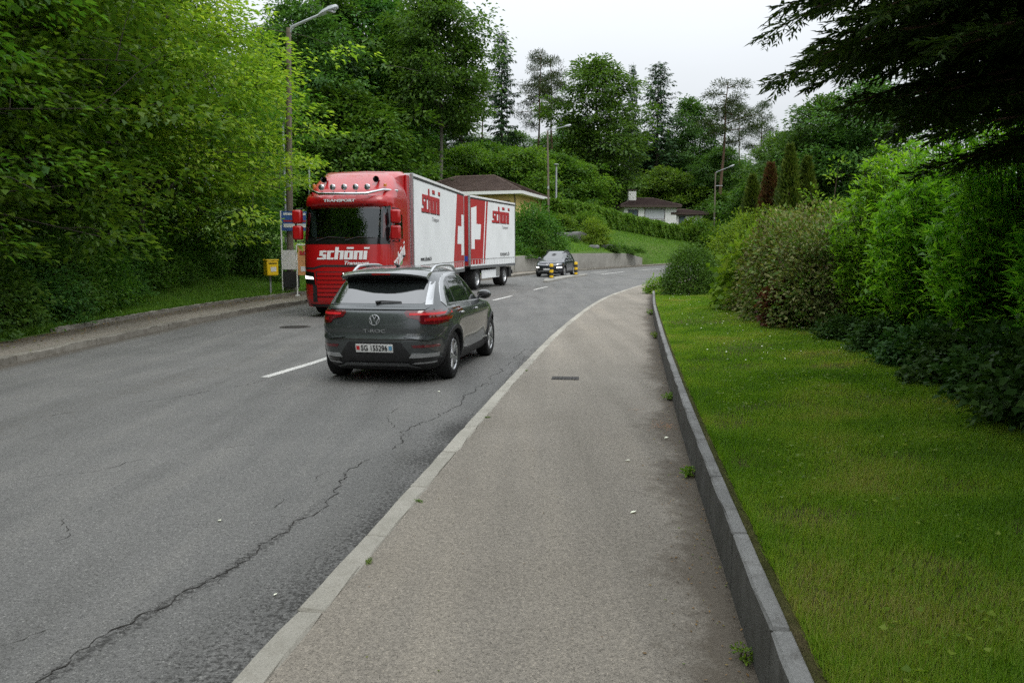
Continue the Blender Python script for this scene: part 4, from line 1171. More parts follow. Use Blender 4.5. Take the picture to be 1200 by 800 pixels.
# ------------------------------------------------------------------ right side: shrubs along the lawn
def gz(x, y): return float(garden(x, y))
def lance_shrub(seed, rx, ry, h, stems, leafm, leaf=0.135, per=70):
    """upright stems clothed in long pointed leaves, a tuft at each tip"""
    rng = np.random.default_rng(seed); w = Wood(); Ps = []; Ds = []; Ns = []; Ls = []
    for i in range(stems):
        a = rng.uniform(0, 6.283); q = math.sqrt(rng.random())
        tip = np.array([math.cos(a) * q * rx, math.sin(a) * q * ry, h * (1 - 0.5 * q * q) * (rng.uniform(0.25, 0.75) if i % 5 < 2 else rng.uniform(0.78, 1.0))])
        b = np.array([tip[0] * 0.45, tip[1] * 0.45, -0.05]); m = b * .45 + tip * .55; m[2] *= 1.08
        w.tube([b, m, tip], 0.009, 0.003, 4)
        n = int(per * rng.uniform(0.7, 1.3)); f = rng.uniform(0.08, 1.0, n) ** 0.75
        pos = np.where(f[:, None] < .5, b + (m - b) * (f[:, None] * 2), m + (tip - m) * (f[:, None] * 2 - 1)) + rng.normal(size=(n, 3)) * 0.07
        az = rng.uniform(0, 6.283, n)
        dd = np.c_[np.cos(az), np.sin(az), rng.uniform(-0.25, 0.75, n)] + unit(tip - m) * 0.35
        Ps.append(pos); Ds.append(dd); Ns.append(np.array([0, 0, 1.0]) + rng.normal(size=(n, 3)) * 0.3); Ls.append(leaf * rng.uniform(0.6, 1.25, n))
        nt = 9; az = np.arange(nt) * 2.4 + rng.uniform(0, 6)
        Ps.append(np.tile(tip, (nt, 1))); Ds.append(np.c_[np.cos(az), np.sin(az), rng.uniform(0.2, 1.2, nt)]); Ns.append(np.array([0, 0, 1.0]) + rng.normal(size=(nt, 3)) * 0.2); Ls.append(leaf * rng.uniform(0.7, 1.2, nt))
    L = np.concatenate(Ls)
    V, Q = leaves(np.vstack(Ps), np.vstack(Ds), np.vstack(Ns), L, L * 0.27, 0.25, 0.2, 0.42)
    return w.mesh('stems', M['twig']), fast_mesh('foliage', V, Q, leafm)
lance = [lance_shrub(100, 1.05, 1.15, 2.7, 360, M['leaf_lance']), lance_shrub(101, 1.1, 1.1, 2.5, 360, M['leaf_lance'])]
for (x, y, k, s, rz, lab) in [
    (5.75, 11.8, 0, (0.95, 0.95, 1.1), 0.2, 'bright green shrub with long pointed leaves next to the bronze hedge'),
    (5.6, 9.9, 1, (1.0, 1.0, 1.24), 1.9, 'tall bright shrub with pointed leaves, middle of the right side'),
    (5.3, 8.0, 0, (0.95, 1.0, 1.08), 3.3, 'bright green pointed leaf shrub below the cypress branches'),
    (5.05, 6.2, 1, (0.9, 0.95, 0.92), 4.4, 'shaded green pointed leaf shrub at the right edge of the photo'),
    (7.3, 9.2, 0, (1.25, 1.25, 1.3), 5.1, 'green pointed leaf shrub in the second row under the cypress')]:
    plant('leafy_shrub', lab, 'shrub', lance[k], (x, y, gz(x, y)), rz, s, 'pointed leaf shrubs beside the lawn', ('stems', 'foliage'))
bronze = bush(109, 0.85, 1.0, 1.75, stems=30, clumps=360, per=46, leaf=0.075, cr=0.2, flat=0.8, aspect=0.6, leafm=M['leaf_mottled'], shell=0.7, rough=0.16, up=0.4, squash=2.8)
for (x, y, rz, s_, lab) in [(5.15, 13.1, 0.3, (0.85, 0.95, 0.95), 'bronze mottled shrub touching the bright pointed leaf shrubs'), (5.42, 14.7, 1.9, (0.95, 1.0, 1.06), 'bronze and cream mottled shrub, middle one of three'), (5.75, 16.6, 3.6, (1.0, 1.05, 1.08), 'bronze mottled shrub beside the light green vine')]:
    plant('bronze_shrub', lab, 'shrub', bronze, (x, y, gz(x, y)), rz, s_, 'bronze shrubs beside the lawn', ('stems', 'foliage'))
vine = bush(110, 0.6, 0.75, 1.45, stems=16, clumps=80, per=30, leaf=0.14, cr=0.25, flat=0.7, aspect=0.85, leafm=M['leaf_lime'], shell=0.75, up=0.2)
plant('broad_leaf_vine', 'light green broad leaved vine at the left end of the bronze hedge', 'vine', vine, (5.3, 17.9, gz(5.3, 17.9)), 0, (1, 1, 1.05), None, ('stems', 'foliage'))
redb = bush(111, 0.2, 0.2, 0.75, stems=10, clumps=46, per=24, leaf=0.085, cr=0.12, flat=0.8, aspect=0.6, leafm=M['leaf_red'], shell=0.5, up=0.3)
plant('purple_shrub', 'small purple red shrub at the foot of the bronze hedge', 'shrub', redb, (4.45, 13.4, gz(4.45, 13.4)), 0, (1, 1, 1.1), None, ('stems', 'foliage'))
boxball = bush(113, 0.80, 0.80, 1.45, stems=20, clumps=420, per=44, leaf=0.055, cr=0.17, flat=0.9, aspect=0.55, leafm=M['leaf_box'], shell=0.86, rough=0.05, up=0.25)
plant('box_bush', 'clipped round dark green bush at the far end of the lawn', 'bush', boxball, (5.45, 24.2, gz(5.45, 24.2) - 0.15), 0, 1.06, None, ('stems', 'foliage'))
limeb = bush(114, 1.25, 1.6, 2.3, stems=34, clumps=340, per=44, leaf=0.085, cr=0.3, flat=0.6, aspect=0.5, leafm=M['leaf_lime'], shell=0.6, rough=0.14, up=0.55)
plant('lime_shrub', 'lime green rounded shrub behind the dark clipped bush', 'shrub', limeb, (7.5, 25.4, gz(7.5, 25.4) - 0.1), 0.5, (1.05, 1, 1.08), None, ('stems', 'foliage'))
plant('lime_shrub', 'lime green shrub between the clipped bush and the vine', 'shrub', limeb, (6.95, 21.2, gz(6.95, 21.2) - 0.1), 2.6, (0.8, 0.9, 0.98), None, ('stems', 'foliage'))
tuft = bush(115, 0.34, 0.42, 0.55, stems=10, clumps=46, per=30, leaf=0.08, cr=0.16, leafm=M['leaf_lime'], shell=0.4)
plant('small_shrub', 'small brownish green shrub at the far end of the edging wall', 'shrub', tuft, (5.62, 30.6, float(grade(30.6)) + 0.1), 0, 1.25, None, ('stems', 'foliage'))
th = [thuja(120, 4.6, 0.62, M['leaf_thuja'], 9000), thuja(121, 4.2, 0.62, M['leaf_thuja_red'], 8000)]
for (px, top, d, k, lab) in [(882, 207, 27, 0, 'shortest green thuja, left of the browned one'), (903, 194, 26, 1, 'browned red thuja between green ones'), (926, 172, 25, 0, 'tallest green thuja right of the browned one'), (946, 186, 25.5, 0, 'green thuja farthest right, partly behind bright shrubs')]:
    x, y, zt = at_px(px, top, d); zb = gz(x, y)
    plant('thuja', lab, 'thuja', th[k], (x, y, zb), px, (1, 1, (zt - zb) / (4.6 if k == 0 else 4.2)), 'thujas in the garden')
plant('young_tree', 'thin light green sapling right of the thujas', 'sapling', bush(123, 0.55, 0.55, 3.3, stems=12, clumps=60, per=26, leaf=0.11, cr=0.2, leafm=M['leaf_lime'], shell=0.3), (8.0, 20.5, gz(8.0, 20.5)), 0, 1.0, None, ('stems', 'foliage'))

def cypress(seed):
    """big dark conifer: long boughs with flat drooping fans of scale foliage"""
    rng = np.random.default_rng(seed); w = Wood(); Ps = []; Ds = []; Ns = []; Ls = []
    H = 13.0
    w.tube([(0, 0, -.3), (0.05, 0, 4), (0, 0.1, 8), (0, 0, H)], 0.26, 0.05, 9)
    nb = 430
    for i in range(nb):
        low = i < 365                       # the skirt of long boughs, then the thinner top
        q_ = i / 365 if low else (i - 365) / 65
        z = 2.35 + 4.2 * q_ ** 0.9 if low else 6.6 + 5.8 * q_
        az = (PI + rng.uniform(-1.45, 1.25)) if (low and i % 4) else rng.uniform(0, 6.283)
        t = (z - 2.75) / 10
        lb = (4.35 - 2.6 * t) * rng.uniform(0.55, 1.04) * float(np.interp(z, [2.35, 3.0, 3.7, 5], [0.6, 0.78, 0.98, 1.0]))
        hor = np.array([math.cos(az), math.sin(az), 0.0]); side = np.array([-hor[1], hor[0], 0.0])
        rise = rng.uniform(-0.02, 0.16)
        p0 = np.array([0, 0, z]); p1 = p0 + hor * lb * .5 + np.array([0, 0, rise * lb]); p2 = p0 + hor * lb * .85 + np.array([0, 0, (rise - .05) * lb]); p3 = p0 + hor * lb + np.array([0, 0, (rise - .10) * lb])
        pts = np.array([p0, p1, p2, p3]); w.tube(pts, 0.03, 0.004, 4)
        for f in np.linspace(0.2, 1.0, int(8 + 5.5 * lb)):
            q = np.array([np.interp(f, [0, .5, .85, 1], pts[:, k]) for k in range(3)])
            for sg in (-1, 1):
                tl = (0.26 + 0.34 * math.sin(PI * min(1, f * 0.95))) * rng.uniform(0.65, 1.2) * (1.2 - 0.6 * f)
                td = unit((hor * rng.uniform(0.6, 1.0) + side * sg * rng.uniform(0.4, 0.9) + np.array([0, 0, rng.uniform(-0.6, 0.18)]))[None])[0]
                nn = int(6 + tl * 10)
                g = np.linspace(0.05, 1.0, nn)
                base = q + td * (g * tl)[:, None]; base[:, 2] -= 0.14 * tl * g ** 2
                ps = unit(np.cross(td, np.array([0, 0, 1.0]))[None])[0]
                for s2 in (-1, 1):
                    Ps.append(base); Ds.append(td * 0.8 + ps * s2 * 0.6 + rng.normal(size=(nn, 3)) * 0.22); Ns.append(np.tile([0, 0, 1.0], (nn, 1)) + rng.normal(size=(nn, 3)) * 0.35)
                    Ls.append((0.13 * (1.1 - 0.5 * g)) * rng.uniform(0.7, 1.25, nn))
    L = np.concatenate(Ls)
    V, Q = leaves(np.vstack(Ps), np.vstack(Ds), np.vstack(Ns), L, L * 0.26, 0.05, 0.15)
    return w.mesh('trunk', M['bark_pine']), fast_mesh('crown', V, Q, M['needle_cypress'])
shade = bush(130, 1.1, 1.0, 1.9, stems=26, clumps=150, per=40, leaf=0.12, cr=0.3, leafm=M['leaf_dark'], shell=0.4)
cyp = cypress(7)
plant('cypress_tree', 'big dark cypress overhanging the lawn from the right edge', 'tree', cyp, (5.15, 5.75, gz(5.15, 5.75)), 0, 0.86)
plant('cypress_tree', 'third dark cypress, unseen, added behind the camera to shade the near lawn', 'tree', cyp, (6.6, -4.5, gz(6.6, -4.5)), 4.4, 1.0)  # added out of view to deepen the shade on the near lawn
plant('cypress_tree', 'second dark cypress added just outside the right edge to shade the near lawn', 'tree', cyp, (6.5, 1.7, gz(6.5, 1.7)), 0.0, 1.12)  # also added: its boughs shade the near lawn from outside the frame
for (x, y, s, lab) in [(5.1, 2.6, 1.4, 'dark hedge row shrub added just right of the frame for shade'), (5.0, 0.4, 1.6, 'dark hedge row shrub added beside the camera for shade'), (4.9, -2.0, 1.6, 'dark hedge row shrub added behind the camera for shade')]:  # out of view, added along the hedge row to shade the near lawn
    plant('dark_shrub', lab, 'shrub', shade, (x, y, gz(x, y)), x * 7 + y, s, None, ('stems', 'foliage'))
plant('dark_shrub', 'dark shrub in deep shade at the right edge of the photo', 'shrub', shade, (5.55, 4.7, gz(5.5, 4.7)), 0, 1.0, None, ('stems', 'foliage'))

undl = bush(131, 0.55, 0.55, 0.6, stems=12, clumps=110, per=34, leaf=0.075, cr=0.17, flat=0.6, aspect=0.8, leafm=M['leaf_ivy'], shell=0.3, rough=0.3)
for i, (x, y, s_, lab) in enumerate([(4.7, 11.2, 0.6, 'low dark undergrowth below the first bright pointed leaf shrub'), (4.6, 9.9, 0.7, 'low dark undergrowth below the tall bright shrub'), (4.45, 8.6, 0.78, 'low dark undergrowth under the cypress branches'), (4.25, 7.4, 0.85, 'dark ivy undergrowth near the right edge of the photo'), (4.05, 6.4, 0.95, 'dark ivy undergrowth at the right edge of the photo'), (3.85, 5.3, 1.0, 'dark undergrowth just outside the right edge')]):
    plant('undergrowth', lab, 'undergrowth', undl, (x, y, gz(x, y) - 0.05), i * 1.3, s_, 'undergrowth along the lawn', ('stems', 'foliage'))

# ------------------------------------------------------------------ lawn blades, ivy, verge grass
def blades(name, xy, zfn, h, w, mat, seed, bend=0.5, kind='stuff'):
    rng = np.random.default_rng(seed); n = len(xy)
    z = zfn(xy[:, 0], xy[:, 1])
    P = np.c_[xy, z - 0.004]
    az = rng.uniform(0, 6.283, n)
    lean = np.c_[np.cos(az), np.sin(az), np.zeros(n)] * (rng.uniform(0.1, 1, n) * bend)[:, None]
    up = np.array([0, 0, 1.0])
    hh = (h * rng.uniform(0.5, 1.25, n))[:, None]; ww = (w * rng.uniform(0.7, 1.3, n))[:, None]
    sd = np.c_[-np.sin(az), np.cos(az), np.zeros(n)] * ww * 0.5
    tip = P + (up * 0.92 + lean) * hh
    V = np.stack([P - sd, P + sd, tip], 1).reshape(-1, 3)
    me = fast_mesh(name, V, np.arange(3 * n).reshape(n, 3), mat)
    o = link(name, me); o['kind'] = kind
    return o
rng = np.random.default_rng(5)
def lawn_points(n, y0, y1, lo=0.105, hi=3.6):
    y = rng.uniform(y0, y1, n); x = XW(y) + lo + rng.random(n) * hi
    keep = rng.random(n) < np.clip((vnoise(x, y, 0.35, 21) * 0.6 + vnoise(x, y, 1.1, 22) * 0.6 - 0.22) * 2.0, 0.2, 1)
    edge = (x - XW(y) < lo + 0.07) & (rng.random(n) < 0.4)
    return np.c_[x, y][keep | edge]
gxy = np.vstack([lawn_points(330000, 1.6, 4.5, hi=2.8), lawn_points(260000, 4.5, 8.5, hi=3.3), lawn_points(150000, 8.5, 14, hi=3.2), lawn_points(120000, 14, 31.5, hi=2.9)])
hsc = 0.034 + 0.034 * vnoise(gxy[:, 0], gxy[:, 1], 0.6, 23)
gw = np.interp(gxy[:, 1], [2, 5, 8, 15, 30], [0.0036, 0.005, 0.007, 0.014, 0.026])
gr = blades('grass', gxy, garden, hsc, gw, M['blade'], 6, 0.95)
n = 12000
y = rng.uniform(1.2, 30, n); x = XW(y) + 0.10 + rng.random(n) * 0.05
eg = blades('edge_grass', np.c_[x, y], garden, 0.055, np.interp(y, [2, 10, 30], [0.004, 0.007, 0.014]), M['blade'], 16, 1.1)
tag(eg, 'longer grass spilling over the edging wall', 'grass')
tag(gr, 'short mown green lawn grass beside the footpath', 'grass')
# clover and ivy leaves creeping out of the shade
n = 4200
y = rng.uniform(2.5, 13.5, n); d_ = 3.3 - np.abs(rng.normal(size=n)) * 0.42
x = XW(y) + np.clip(d_ + np.interp(y, [2.5, 6, 13], [0.3, 0.1, -0.35]), 0.5, 4.5)
P = np.c_[x, y, garden(x, y) + rng.uniform(0.02, 0.12, n)]
az = rng.uniform(0, 6.283, n)
L = rng.uniform(0.03, 0.06, n)
V, Q = leaves(P, np.c_[np.cos(az), np.sin(az), rng.uniform(-.1, .3, n)], np.c_[rng.normal(size=(n, 2)) * 0.35, np.ones(n)], L, L * 0.95, 0.1, 0.1, 0.4)
iv = link('ivy_ground_cover', fast_mesh('ivy_ground_cover', V, Q, M['leaf_ivy'])); tag(iv, 'dark ivy leaves creeping over the shaded edge of the lawn', 'ivy', kind='stuff')
n = 5200
y = rng.uniform(2.0, 18, n); x = XW(y) + 0.3 + rng.random(n) * 2.6
kp = vnoise(x, y, 0.5, 31) > 0.55; x, y = x[kp], y[kp]; n = len(x)
P = np.c_[x, y, garden(x, y) + rng.uniform(0.025, 0.06, n)]; az = rng.uniform(0, 6.283, n); L = rng.uniform(0.015, 0.035, n)
V, Q = leaves(P, np.c_[np.cos(az), np.sin(az), rng.uniform(-.1, .3, n)], np.c_[rng.normal(size=(n, 2)) * 0.35, np.ones(n)], L, L * 0.9)
cl = link('clover', fast_mesh('clover', V, Q, M['leaf_lime'])); tag(cl, 'small clover leaves scattered through the lawn', 'clover', kind='stuff')
n = 60000
y = rng.uniform(12, 46, n); x = XB(y) - 0.12 - rng.random(n) ** 1.4 * np.interp(y, [12, 18, 24, 46], [0.5, 1.2, 3.2, 6])
vg = blades('verge_grass', np.c_[x, y], hill, np.interp(y, [12, 20, 46], [0.13, 0.17, 0.26]), 0.016, M['blade_tall'], 8, 0.8)
tag(vg, 'rough green grass on the verge behind the left pavement', 'grass')
n = 90000
y = rng.uniform(57, 104, n); x = XB(y) - 0.35 - rng.random(n) * 18
bg = blades('bank_grass', np.c_[x, y], hill, 0.17, 0.05, M['blade_tall'], 9, 1.0)
tag(bg, 'rough grass on the bank across the road', 'grass')
# ================================================================== VEHICLES
M['paint_grey'] = plain('dark grey metallic paint', (0.072, 0.08, 0.082), 0.34, metal=0.55, coat=1.0, var=0.05, scale=3)
M['paint_black'] = plain('blue black paint', (0.018, 0.022, 0.03), 0.3, metal=0.3, coat=1.0, var=0.05, scale=3)
M['paint_red'] = plain('truck red paint', (0.40, 0.004, 0.006), 0.36, coat=0.6, var=0.08, scale=2)
M['paint_red_dark'] = plain('red tarpaulin', (0.38, 0.012, 0.012), 0.55, var=0.12, scale=1.5)
M['tarp'] = plain('white tarpaulin', (0.78, 0.80, 0.80), 0.55, var=0.05, scale=1.2, bump=0.05, bscale=2.0)
M['white'] = plain('white paint', (0.78, 0.78, 0.77), 0.4, var=0.05)
M['black_trim'] = plain('black plastic', (0.018, 0.018, 0.019), 0.6, var=0.25, scale=14)
M['gloss_black'] = plain('gloss black', (0.008, 0.008, 0.009), 0.15, coat=0.6, var=0.1)
M['chrome'] = plain('chrome', (0.62, 0.63, 0.64), 0.18, metal=1.0, var=0.05)
M['alu'] = plain('brushed aluminium', (0.5, 0.51, 0.52), 0.33, metal=0.9, var=0.1, scale=20)
M['silver'] = plain('silver lacquer', (0.5, 0.51, 0.52), 0.35, metal=0.75, coat=0.5, var=0.04)
M['rubber'] = plain('tyre rubber', (0.017, 0.017, 0.017), 0.85, var=0.3, scale=20, bump=0.3, spec=0.3)
M['steel_grey'] = plain('grey steel', (0.16, 0.165, 0.17), 0.55, metal=0.5, var=0.2, scale=10)
M['lamp_red'] = plain('red lamp glass', (0.30, 0.008, 0.012), 0.12, coat=1.0, var=0.15, scale=30)
M['lamp_red_dark'] = plain('smoked red lamp glass', (0.11, 0.006, 0.010), 0.1, coat=1.0, var=0.2, scale=30)
M['tail_lit'] = plain('tail lamp strip', (0.55, 0.02, 0.025), 0.3, emit=0.1, var=0.05)
M['drl'] = plain('lit daytime lamp', (1.0, 0.98, 0.93), 0.3, emit=3.0, var=0.02)
M['lens'] = plain('lamp lens', (0.3, 0.31, 0.32), 0.1, metal=0.8, coat=1.0, var=0.3, scale=40)
M['seat'] = plain('dark cab fabric', (0.03, 0.03, 0.034), 0.9, var=0.2)
M['dash'] = plain('cab dashboard', (0.05, 0.055, 0.058), 0.7, var=0.15)
M['curtain'] = plain('pale cab curtain', (0.34, 0.38, 0.40), 0.85, var=0.1)
M['plate'] = plain('number plate', (0.72, 0.72, 0.70), 0.45, var=0.05)
M['ink'] = plain('black lettering', (0.02, 0.02, 0.02), 0.5, var=0.1)
M['grey_ink'] = plain('grey lettering', (0.28, 0.28, 0.28), 0.5, var=0.1)
M['shield_red'] = plain('plate shield red', (0.55, 0.02, 0.025), 0.5, var=0.1)
M['shield_blue'] = plain('plate shield blue', (0.12, 0.32, 0.5), 0.5, var=0.1)
M['green_print'] = plain('green print', (0.16, 0.33, 0.14), 0.5, var=0.2)
M['letter_red'] = plain('red lettering', (0.42, 0.02, 0.025), 0.5, var=0.1)
M['blue_print'] = plain('blue sticker', (0.03, 0.06, 0.35), 0.5, var=0.1)
M['orange_lamp'] = plain('amber lens', (0.6, 0.2, 0.02), 0.2, coat=1, var=0.1)
def glass_mat(name, tint, rough=0.02, mixf=0.12):
    """thin tinted glass: clear through, reflecting more at a grazing angle"""
    m, n, l, b = new_mat(name)
    tr = n.new('ShaderNodeBsdfTransparent'); tr.inputs[0].default_value = (*tint, 1)
    gl = n.new('ShaderNodeBsdfGlossy'); gl.inputs['Roughness'].default_value = rough; gl.inputs[0].default_value = (0.9, 0.95, 0.97, 1)
    fr = n.new('ShaderNodeFresnel'); fr.inputs[0].default_value = 1.5
    ad = n.new('ShaderNodeMath'); ad.operation = 'ADD'; ad.inputs[1].default_value = mixf * 0.3; l.new(fr.outputs[0], ad.inputs[0])
    mx = n.new('ShaderNodeMixShader'); l.new(ad.outputs[0], mx.inputs[0]); l.new(tr.outputs[0], mx.inputs[1]); l.new(gl.outputs[0], mx.inputs[2])
    l.new(mx.outputs[0], n['Material Output'].inputs['Surface'])
    n.remove(b)
    return m
M['windscreen'] = glass_mat('windscreen glass', (0.62, 0.72, 0.69), 0.02)
M['privacy'] = plain('dark tinted glass', (0.012, 0.015, 0.015), 0.03, spec=0.5, coat=0.0, var=0.1, scale=2)
M['privacy'].node_tree.nodes['Principled BSDF'].inputs['IOR'].default_value = 2.5

def prof(pts, sig=0.0):
    p = np.array(pts, float)
    zs = np.linspace(p[0, 0], p[-1, 0], 400); v = np.interp(zs, p[:, 0], p[:, 1])
    if sig > 0:
        st = zs[1] - zs[0]; k = np.arange(-int(3 * sig / st), int(3 * sig / st) + 1) * st
        w = np.exp(-.5 * (k / sig) ** 2); w /= w.sum(); pad = len(k) // 2
        v = np.convolve(np.r_[2 * v[0] - v[pad:0:-1], v, 2 * v[-1] - v[-2:-pad - 2:-1]], w, 'valid')
    return lambda z: np.interp(z, zs, v)

class Shell:
    """a body described by level slices: rear, front and half width at each height, with rounded plan corners"""
    def __init__(s, xr, xf, w, nr, nf, flare=None):
        s.xr, s.xf, s.w, s.nr, s.nf, s.flare = xr, xf, w, nr, nf, flare
    def side(s, x, z, off=0.0, sgn=1):
        xr, xf, w = s.xr(z), s.xf(z), s.w(z)
        xm, h = (xr + xf) / 2, (xf - xr) / 2
        u = np.clip((x - xm) / h, -1, 1)
        n = np.where(u < 0, s.nr, s.nf)
        y = w * (1 - np.abs(u) ** n) ** (1 / n)
        if s.flare is not None: y = y + s.flare(x, z) * (y / np.maximum(w, 1e-3)) ** 4
        return (float(x), float(sgn * (y + off)), float(z))
    def rear(s, y, z, off=0.0):
        xr, xf, w = s.xr(z), s.xf(z), s.w(z); xm, h = (xr + xf) / 2, (xf - xr) / 2
        v = np.clip(abs(y) / w, 0, 0.9995)
        return (float(xm - h * (1 - v ** s.nr) ** (1 / s.nr) - off), float(y), float(z))
    def front(s, y, z, off=0.0):
        xr, xf, w = s.xr(z), s.xf(z), s.w(z); xm, h = (xr + xf) / 2, (xf - xr) / 2
        v = np.clip(abs(y) / w, 0, 0.9995)
        return (float(xm + h * (1 - v ** s.nf) ** (1 / s.nf) + off), float(y), float(z))
    def mesh(s, zs, n=96, cap=True):
        t = np.linspace(0, PI / 2, n // 4 + 1)[:-1]
        V = []
        for z in zs:
            xr, xf, w = float(s.xr(z)), float(s.xf(z)), float(s.w(z)); xm, h = (xr + xf) / 2, (xf - xr) / 2
            ring = []
            for q in range(4):
                for a in t:
                    e = a + q * PI / 2
                    c, sn = math.cos(e), math.sin(e)
                    nn = s.nf if c > 0 else s.nr
                    px = xm + h * math.copysign(abs(c) ** (2 / nn), c); py = w * math.copysign(abs(sn) ** (2 / nn), sn)
                    if s.flare is not None: py += math.copysign(float(s.flare(px, z)) * (abs(py) / max(w, 1e-3)) ** 4, py)
                    ring.append((px, py, z))
            V += ring
        k = len(V) // len(zs); F_ = []
        for i in range(len(zs) - 1):
            for j in range(k):
                F_.append((i * k + j, i * k + (j + 1) % k, (i + 1) * k + (j + 1) % k, (i + 1) * k + j))
        F_.append(tuple(range(k - 1, -1, -1))); F_.append(tuple(range((len(zs) - 1) * k, len(zs) * k)))
        return V, F_

def patch(poly, mp, mat, name, parent, off=0.004, depth=0.02, step=0.05, smooth=50):
    """a panel cut to the outline poly (in the plane mp takes), laid on the surface with real thickness"""
    bm = bmesh.new()
    vs_ = [bm.verts.new((a, b, 0)) for a, b in poly]
    bm.faces.new(vs_)
    bmesh.ops.triangulate(bm, faces=bm.faces[:])
    pa = np.array(poly)
    for ax in (0, 1):
        lo, hi = pa[:, ax].min(), pa[:, ax].max()
        q = math.floor(lo / step) * step + step
        no = (1, 0, 0) if ax == 0 else (0, 1, 0)
        while q < hi - 1e-4:
            bmesh.ops.bisect_plane(bm, geom=bm.verts[:] + bm.edges[:] + bm.faces[:], plane_co=(q * no[0], q * no[1], 0), plane_no=no)
            q += step
    bm.verts.ensure_lookup_table()
    flat = [(v.co.x, v.co.y) for v in bm.verts]
    V = [mp(a, b, off) for a, b in flat]; F_ = [tuple(v.index for v in f.verts) for f in bm.faces]
    bm.verts.index_update()
    rim = [(e.verts[0].index, e.verts[1].index) for e in bm.edges if len(e.link_faces) == 1]
    bm.free()
    inner = {}
    for a, b in rim:
        for q in (a, b):
            if q not in inner:
                inner[q] = len(V); V.append(mp(*flat[q], off - depth))
        F_.append((a, b, inner[b], inner[a]))
    mb = MB(); mb.add(V, F_)
    return mb.build(name, mat, parent, smooth=smooth)

def ribbon(pts, width):
    """closed outline of a band along pts"""
    l, r = [], []
    for i, p in enumerate(pts):
        a, b = pts[max(i - 1, 0)], pts[min(i + 1, len(pts) - 1)]
        d = Vector((b[0] - a[0], b[1] - a[1])).normalized(); w = width[i] if hasattr(width, '__len__') else width
        l.append((p[0] - d.y * w / 2, p[1] + d.x * w / 2)); r.append((p[0] + d.y * w / 2, p[1] - d.x * w / 2))
    return l + r[::-1]

def cut(obj, cutters):
    """boolean difference, baked into the mesh"""
    for c in cutters:
        c.parent = obj.parent
        m = obj.modifiers.new('cut', 'BOOLEAN'); m.operation = 'DIFFERENCE'; m.object = c; m.solver = 'EXACT'
    bpy.context.view_layer.update()
    dg = bpy.context.evaluated_depsgraph_get()
    me = bpy.data.meshes.new_from_object(obj.evaluated_get(dg))
    obj.modifiers.clear(); obj.data = me
    me.shade_smooth(); me.set_sharp_from_angle(angle=R(32))
    for c in cutters:
        d = c.data; bpy.data.objects.remove(c); bpy.data.meshes.remove(d)

def wheel(parent, x, y, r, w, side, rim_r, spokes=5, rimmat=None, dual=False):
    """wheel (the tyre) > rim, brake_disc; side = +1 left, -1 right"""
    mb = MB(); h = w / 2
    mb.lathe([(rim_r * 0.98, -h * .8), (rim_r * 1.04, -h * .95), (r * 0.90, -h), (r * 0.97, -h * .86), (r * 0.995, -h * .5), (r, 0), (r * 0.995, h * .5), (r * 0.97, h * .86), (r * 0.90, h), (rim_r * 1.04, h * .95), (rim_r * 0.98, h * .8)], 44, 'y')
    o = mb.build('wheel', M['rubber'], parent, smooth=40); o.location = (x, y, r)
    if side < 0: o.rotation_euler = (0, 0, PI)
    mb = MB()
    mb.lathe([(rim_r * 0.99, h * .82), (rim_r * 0.95, h * .9), (rim_r * 0.88, h * .78), (rim_r * 0.87, -h * .6)], 44, 'y')
    if spokes:
        for i in range(spokes):
            for dd in (-0.16, 0.16):
                a = 2 * PI * i / spokes + dd
                p0 = (0.16 * rim_r * math.cos(a - dd), h * .62, 0.16 * rim_r * math.sin(a - dd)); p1 = (0.9 * rim_r * math.cos(a), h * .76, 0.9 * rim_r * math.sin(a))
                mb.tube([p0, ((p0[0] + p1[0]) / 2, h * .74, (p0[2] + p1[2]) / 2), p1], [0.12 * rim_r, 0.085 * rim_r, 0.08 * rim_r], 6)
        mb.cyl((0, h * .45, 0), (0, h * .8, 0), rim_r * 0.2, rim_r * 0.17, 16)
    else:
        mb.lathe([(rim_r * 0.87, -h * .1), (rim_r * 0.62, h * .1), (rim_r * 0.5, h * .55), (rim_r * 0.34, h * .6), (rim_r * 0.32, h * .95), (rim_r * 0.1, h * 1.0), (0.001, h * 1.0)], 32, 'y')
        for i in range(10):
            a = 2 * PI * i / 10
            mb.cyl((rim_r * 0.42 * math.cos(a), h * .5, rim_r * 0.42 * math.sin(a)), (rim_r * 0.42 * math.cos(a), h * .72, rim_r * 0.42 * math.sin(a)), 0.016, n=6)
    link('rim', mb.mesh('rim', rimmat or M['alu'], 40), o)
    mb = MB(); mb.lathe([(0.001, -h * .3), (rim_r * 0.8, -h * .3), (rim_r * 0.8, h * .1), (0.001, h * .1)], 28, 'y'); link('brake_disc', mb.mesh('brake_disc', M['black_trim'], 30), o)
    return o

def text_part(txt, size, mat, parent, name, place, shear=0.0, thick=0.002, bold=0.0, width=None):
    """lettering as a solid; place(a, b, t) puts the flat text on its surface"""
    c = bpy.data.curves.new(name, 'FONT'); c.body = txt; c.size = size; c.align_x = 'CENTER'; c.align_y = 'CENTER'
    c.shear = shear; c.extrude = thick; c.offset = bold; c.resolution_u = 3
    o = bpy.data.objects.new(name, c); col.objects.link(o)
    bpy.context.view_layer.update()
    dg = bpy.context.evaluated_depsgraph_get()
    me = bpy.data.meshes.new_from_object(o.evaluated_get(dg)); bpy.data.objects.remove(o)
    V = np.array([v.co[:] for v in me.vertices])
    if width: V[:, 0] *= width / (V[:, 0].max() - V[:, 0].min())
    for v, p in zip(me.vertices, V): v.co = place(float(p[0]), float(p[1]), float(p[2]) + thick)
    me.materials.clear(); me.materials.append(mat)
    return link(name, me, parent)

